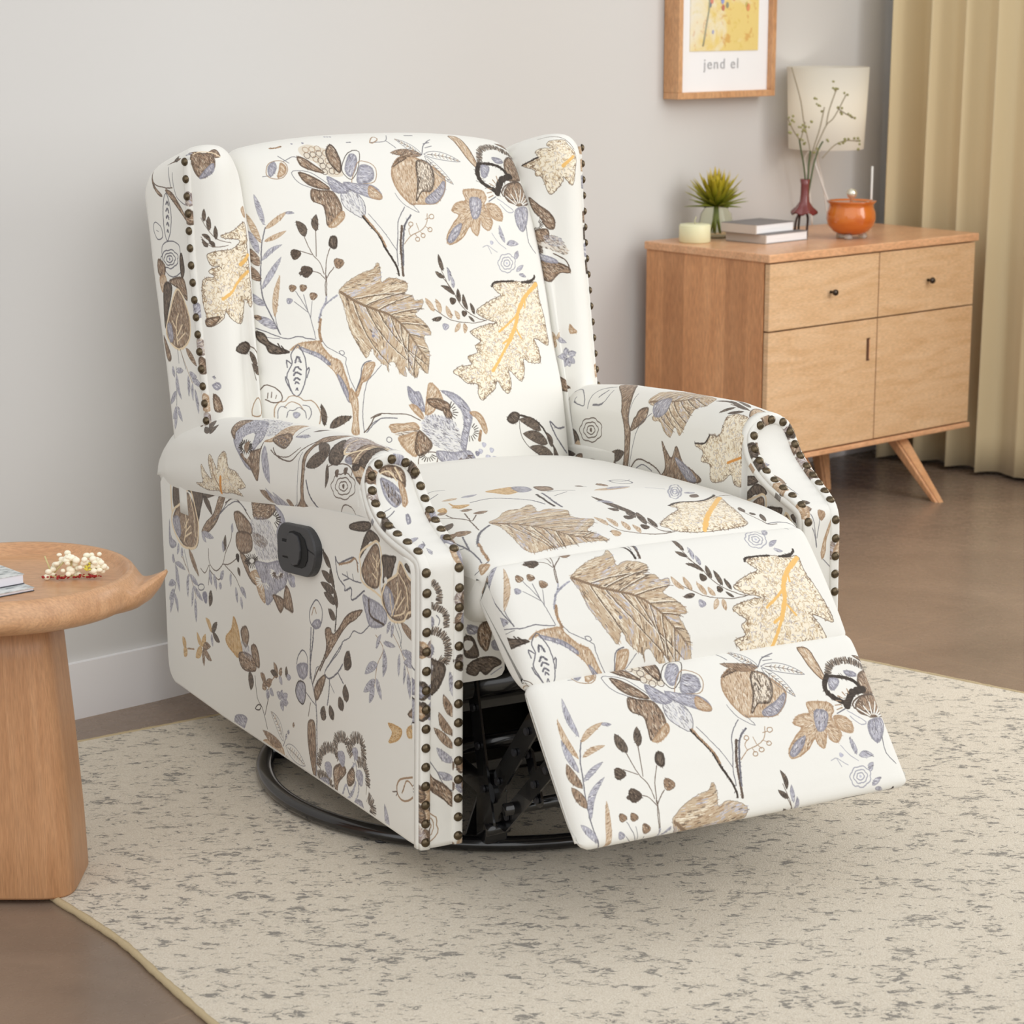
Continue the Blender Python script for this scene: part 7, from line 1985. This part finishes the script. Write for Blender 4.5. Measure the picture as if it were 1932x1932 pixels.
    tb = empty('side_table', (-.775,3.385,0), 0, 'round wooden side table with a raised rim, upswept horn and broad pedestal leg', 'table')
    V = []; F = []; nth = 180
    for i in range(nth):
        th = 2*PI*i/nth
        # the horn grows out of the wall on the two long ends
        d = min(abs((th+PI) % (2*PI)-PI), abs(th-PI)); hn = math.exp(-(d/.30)**2)*.9+.1*math.exp(-(d/.55)**2); sh_ = max(0, 1-d/.34)
        pr = [(0,.486),(.10,.486),(.165,.486),(.172,.487),(.179,.494),(.184,.503),(.189,.505),(.194,.501),
              (.198+.006*hn,.494-.006*hn),(.203+.010*sh_,.484+.004*sh_),(.204+.042*sh_**1.3,.474+.033*sh_**1.2),(.204+.044*sh_**1.3,.470+.033*sh_**1.2),(.202+.034*sh_,.465+.014*sh_),(.197+.024*sh_,.458+.002*sh_),
              (.186+.014*sh_,.452-.006*sh_),(.168+.006*sh_,.448-.006*sh_),(.12,.447),(0,.447)]
        for r_, z in pr: V.append((r_*math.cos(th), r_*math.sin(th), z))
    K = 18
    for i in range(nth):
        i2 = (i+1) % nth
        for k in range(K-1): F.append((i*K+k, i*K+k+1, i2*K+k+1, i2*K+k))
    me = mesh('table_top', V, F); bm = bmesh.new(); bm.from_mesh(me); bmesh.ops.remove_doubles(bm, verts=bm.verts, dist=1e-5); bmesh.ops.recalc_face_normals(bm, faces=bm.faces); bm.to_mesh(me); bm.free()
    link('table_top', me, wtt, tb)
    bm = bmesh.new(); rows = []
    for z, wx_, wy in ((0.0,.1135,.080),(.004,.1155,.082),(.10,.1125,.080),(.25,.104,.077),(.38,.095,.073),(.44,.090,.070)):
        row = []
        for k in range(96):
            a_ = 2*PI*k/96; c_, s_ = math.cos(a_), math.sin(a_); e = .30
            row.append(bm.verts.new((-.016+wx_*math.copysign(abs(c_)**e, c_), -.012+wy*math.copysign(abs(s_)**e, s_)-.010*(1-abs(c_)**2)*(1 if s_ < 0 else 0), z)))
        rows.append(row)
    for a_, b_ in zip(rows[:-1], rows[1:]):
        for k in range(96): bm.faces.new((a_[k], a_[(k+1)%96], b_[(k+1)%96], b_[k]))
    bm.faces.new(rows[0][::-1]); bm.faces.new(rows[-1])
    lg_ = link('pedestal_leg', from_bm(bm, 'pedestal_leg'), wt, tb); lg_.location.z = .0087
    # magazines
    gc = mat('magazine_cover', rough=.35); n_ = noise(gc, mapping(gc, (30,60,1)), 1.2, 4, .6); L(gc, ramp(gc, n_.outputs[0], [(.35, lin(100,110,112)), (.5, lin(206,210,208)), (.7, lin(232,232,230))]).outputs[0], bsdf(gc).inputs['Base Color'])
    wp = mat('magazine_pages', lin(228,226,232), .7); dk2 = mat('dark_cover', lin(70,72,80), .4)
    def mag(name, lbl, corner, rz, w, d, z, h, cov2, cat, curl=0):
        e = empty(name, (corner[0], corner[1], z), rz, lbl, cat)
        box('cover', (-w,0,h-.0012), (.0005,d,h), cov2, e, .0003); box('page_block', (-w,.001,.0012), (-.001,d,h-.0012), wp, e); box('back_cover', (-w,0,0), (.0005,d,.0012), dk2, e, .0003)
    mag('magazine', 'thin grey magazine lying under the book on the round side table', (-.722,3.332), R(41), .24, .16, .4865, .0055, gc, 'magazine')
    mag('book', 'white book with a grey patterned cover on top of the magazine', (-.741,3.352), R(41), .22, .135, .4925, .0155, gc, 'book')
    # dried blossoms
    fl_ = empty('dried_flower_sprig', (-.682,3.402,.488), R(4), 'small sprig of cream blossoms with red bits lying on the round side table', 'flower')
    cr = mat('cream_petal', lin(250,244,222), .8); rdm = mat('red_bits', lin(160,40,36), .7); yl = mat('yellow_core', lin(226,214,90), .7)
    rg_ = random.Random(4); bm = bmesh.new(); bm2 = bmesh.new(); bm3 = bmesh.new()
    def blob(b, x, y, z, r_): bmesh.ops.create_icosphere(b, subdivisions=2, radius=r_, matrix=Matrix.Translation((x, y, z)) @ Matrix.Rotation(rg_.random()*6, 4, 'X') @ Matrix.Diagonal((1, .7+.3*rg_.random(), .6+.4*rg_.random(), 1)))
    for cx, cz, r_, n in ((-.027,.010,.008,9), (-.004,.030,.012,16), (.011,.028,.006,5), (.003,.013,.010,13), (.034,.026,.011,16), (.050,.019,.008,9), (.022,.014,.009,8), (.042,.016,.009,10), (-.020,.022,.004,3)):
        for _ in range(n): blob(bm, cx+rg_.gauss(0, r_*.55), rg_.gauss(0,.006), max(.003, cz+rg_.gauss(0, r_*.5)), rg_.uniform(.0034,.0060))
    for _ in range(60): blob(bm2, rg_.uniform(-.040,.048), rg_.gauss(-.004,.003), rg_.uniform(.002,.006), rg_.uniform(.0014,.0028))
    for _ in range(14): blob(bm3, .030+rg_.gauss(0,.003), -.006, .018+rg_.gauss(0,.004), .0022)
    link('blossoms', from_bm(bm, 'blossoms'), cr, fl_); link('red_bits', from_bm(bm2, 'red_bits'), rdm, fl_); link('yellow_stamens', from_bm(bm3, 'yellow_stamens'), yl, fl_)
    bm = bmesh.new()
    for a_, b_ in (((-.026,0,.006),(-.036,0,.036)), ((-.024,0,.008),(-.006,0,.028)), ((.003,0,.012),(.004,0,.028)), ((-.038,-.003,.004),(.046,-.003,.005))): add_tube(bm, [a_, b_], .0012, 6)
    link('flower_stalks', from_bm(bm, 'flower_stalks'), mat('stalk', lin(206,196,140), .7), fl_)
# ------------------------------------------------------------ camera, light, assembly
def camera():
    c = bpy.data.cameras.new('camera'); o = bpy.data.objects.new('camera', c); COL.objects.link(o)
    o.location = (0,0,1.3612); o.rotation_euler = (R(90-12.7269),0,0); c.sensor_width = 36; c.lens = 36*4298.6/1932
    c.dof.use_dof = True; c.dof.focus_distance = 3.85; c.dof.aperture_fstop = 9; c.clip_start = .05; c.clip_end = 60
    SC.camera = o
def lights():
    w = bpy.data.worlds.new('world'); SC.world = w; w.use_nodes = True
    bg = w.node_tree.nodes['Background']; bg.inputs[0].default_value = (.965,.98,1.0,1); bg.inputs[1].default_value = WORLD
    def area(name, loc, target, size, size_y, power, col=(1,1,1)):
        l = bpy.data.lights.new(name, 'AREA'); l.shape = 'RECTANGLE'; l.size = size; l.size_y = size_y; l.energy = power; l.color = col
        o = bpy.data.objects.new(name, l); COL.objects.link(o); o.location = loc
        o.rotation_euler = (Vector(target)-Vector(loc)).to_track_quat('-Z', 'Y').to_euler()
    for a in AREAS: area(*a)
    l = bpy.data.lights.new('window_daylight', 'SUN'); l.energy = .90; l.angle = R(55); l.color = (1,.98,.95)
    o = bpy.data.objects.new('window_daylight', l); COL.objects.link(o); o.rotation_euler = (-Vector((.62,-.62,.62))).to_track_quat('-Z', 'Y').to_euler()
    l = bpy.data.lights.new('left_fill_sun', 'SUN'); l.energy = .72; l.angle = R(70); l.color = (1,.99,.97)  # added soft fill from the left front to lift the dim sides, not a window
    o = bpy.data.objects.new('left_fill_sun', l); COL.objects.link(o); o.rotation_euler = (-Vector((-.30,-.85,.33))).to_track_quat('-Z', 'Y').to_euler()
WORLD = .73
AREAS = [('right_window_daylight', tuple(rm(5.30,1.9,1.45)), tuple(rm(3.9,3.1,.45)), 1.5, 2.0, 36, (1,.985,.96))]
def lamp_light():
    l = bpy.data.lights.new('table_lamp_bulb', 'POINT'); l.energy = .30; l.shadow_soft_size = .03; l.color = (1,.95,.88)
    o = bpy.data.objects.new('table_lamp_bulb', l); COL.objects.link(o); o.location = rm(4.974,4.36,.716+.35)
SC.view_settings.view_transform = 'Standard'; SC.view_settings.look = 'None'; SC.view_settings.gamma = 1; SC.view_settings.use_curve_mapping = False
SC.view_settings.exposure = 0.03
RNG = np.random.default_rng(5)
cloths = make_cloths()
mats = {k: c.material() for k, c in cloths.items()}
mats['plain'] = mat('plain_lining', lin(*CREAM), .85)
mats['nail'] = mat('bronze_nail', lin(96,84,66), .28, metal=.9)
mats['plastic'] = mat('black_plastic', lin(58,58,60), .5); mats['steel'] = mat('black_steel', lin(14,14,17), .22, spec=.6, coat=.5); mats['recess'] = mat('recess_shade', lin(16,16,17), .8); mats['rivet'] = mat('rivet', lin(70,70,74), .35, metal=.6)
chair, G = build_chair(mats)
build_room(); camera(); lights(); lamp_light()
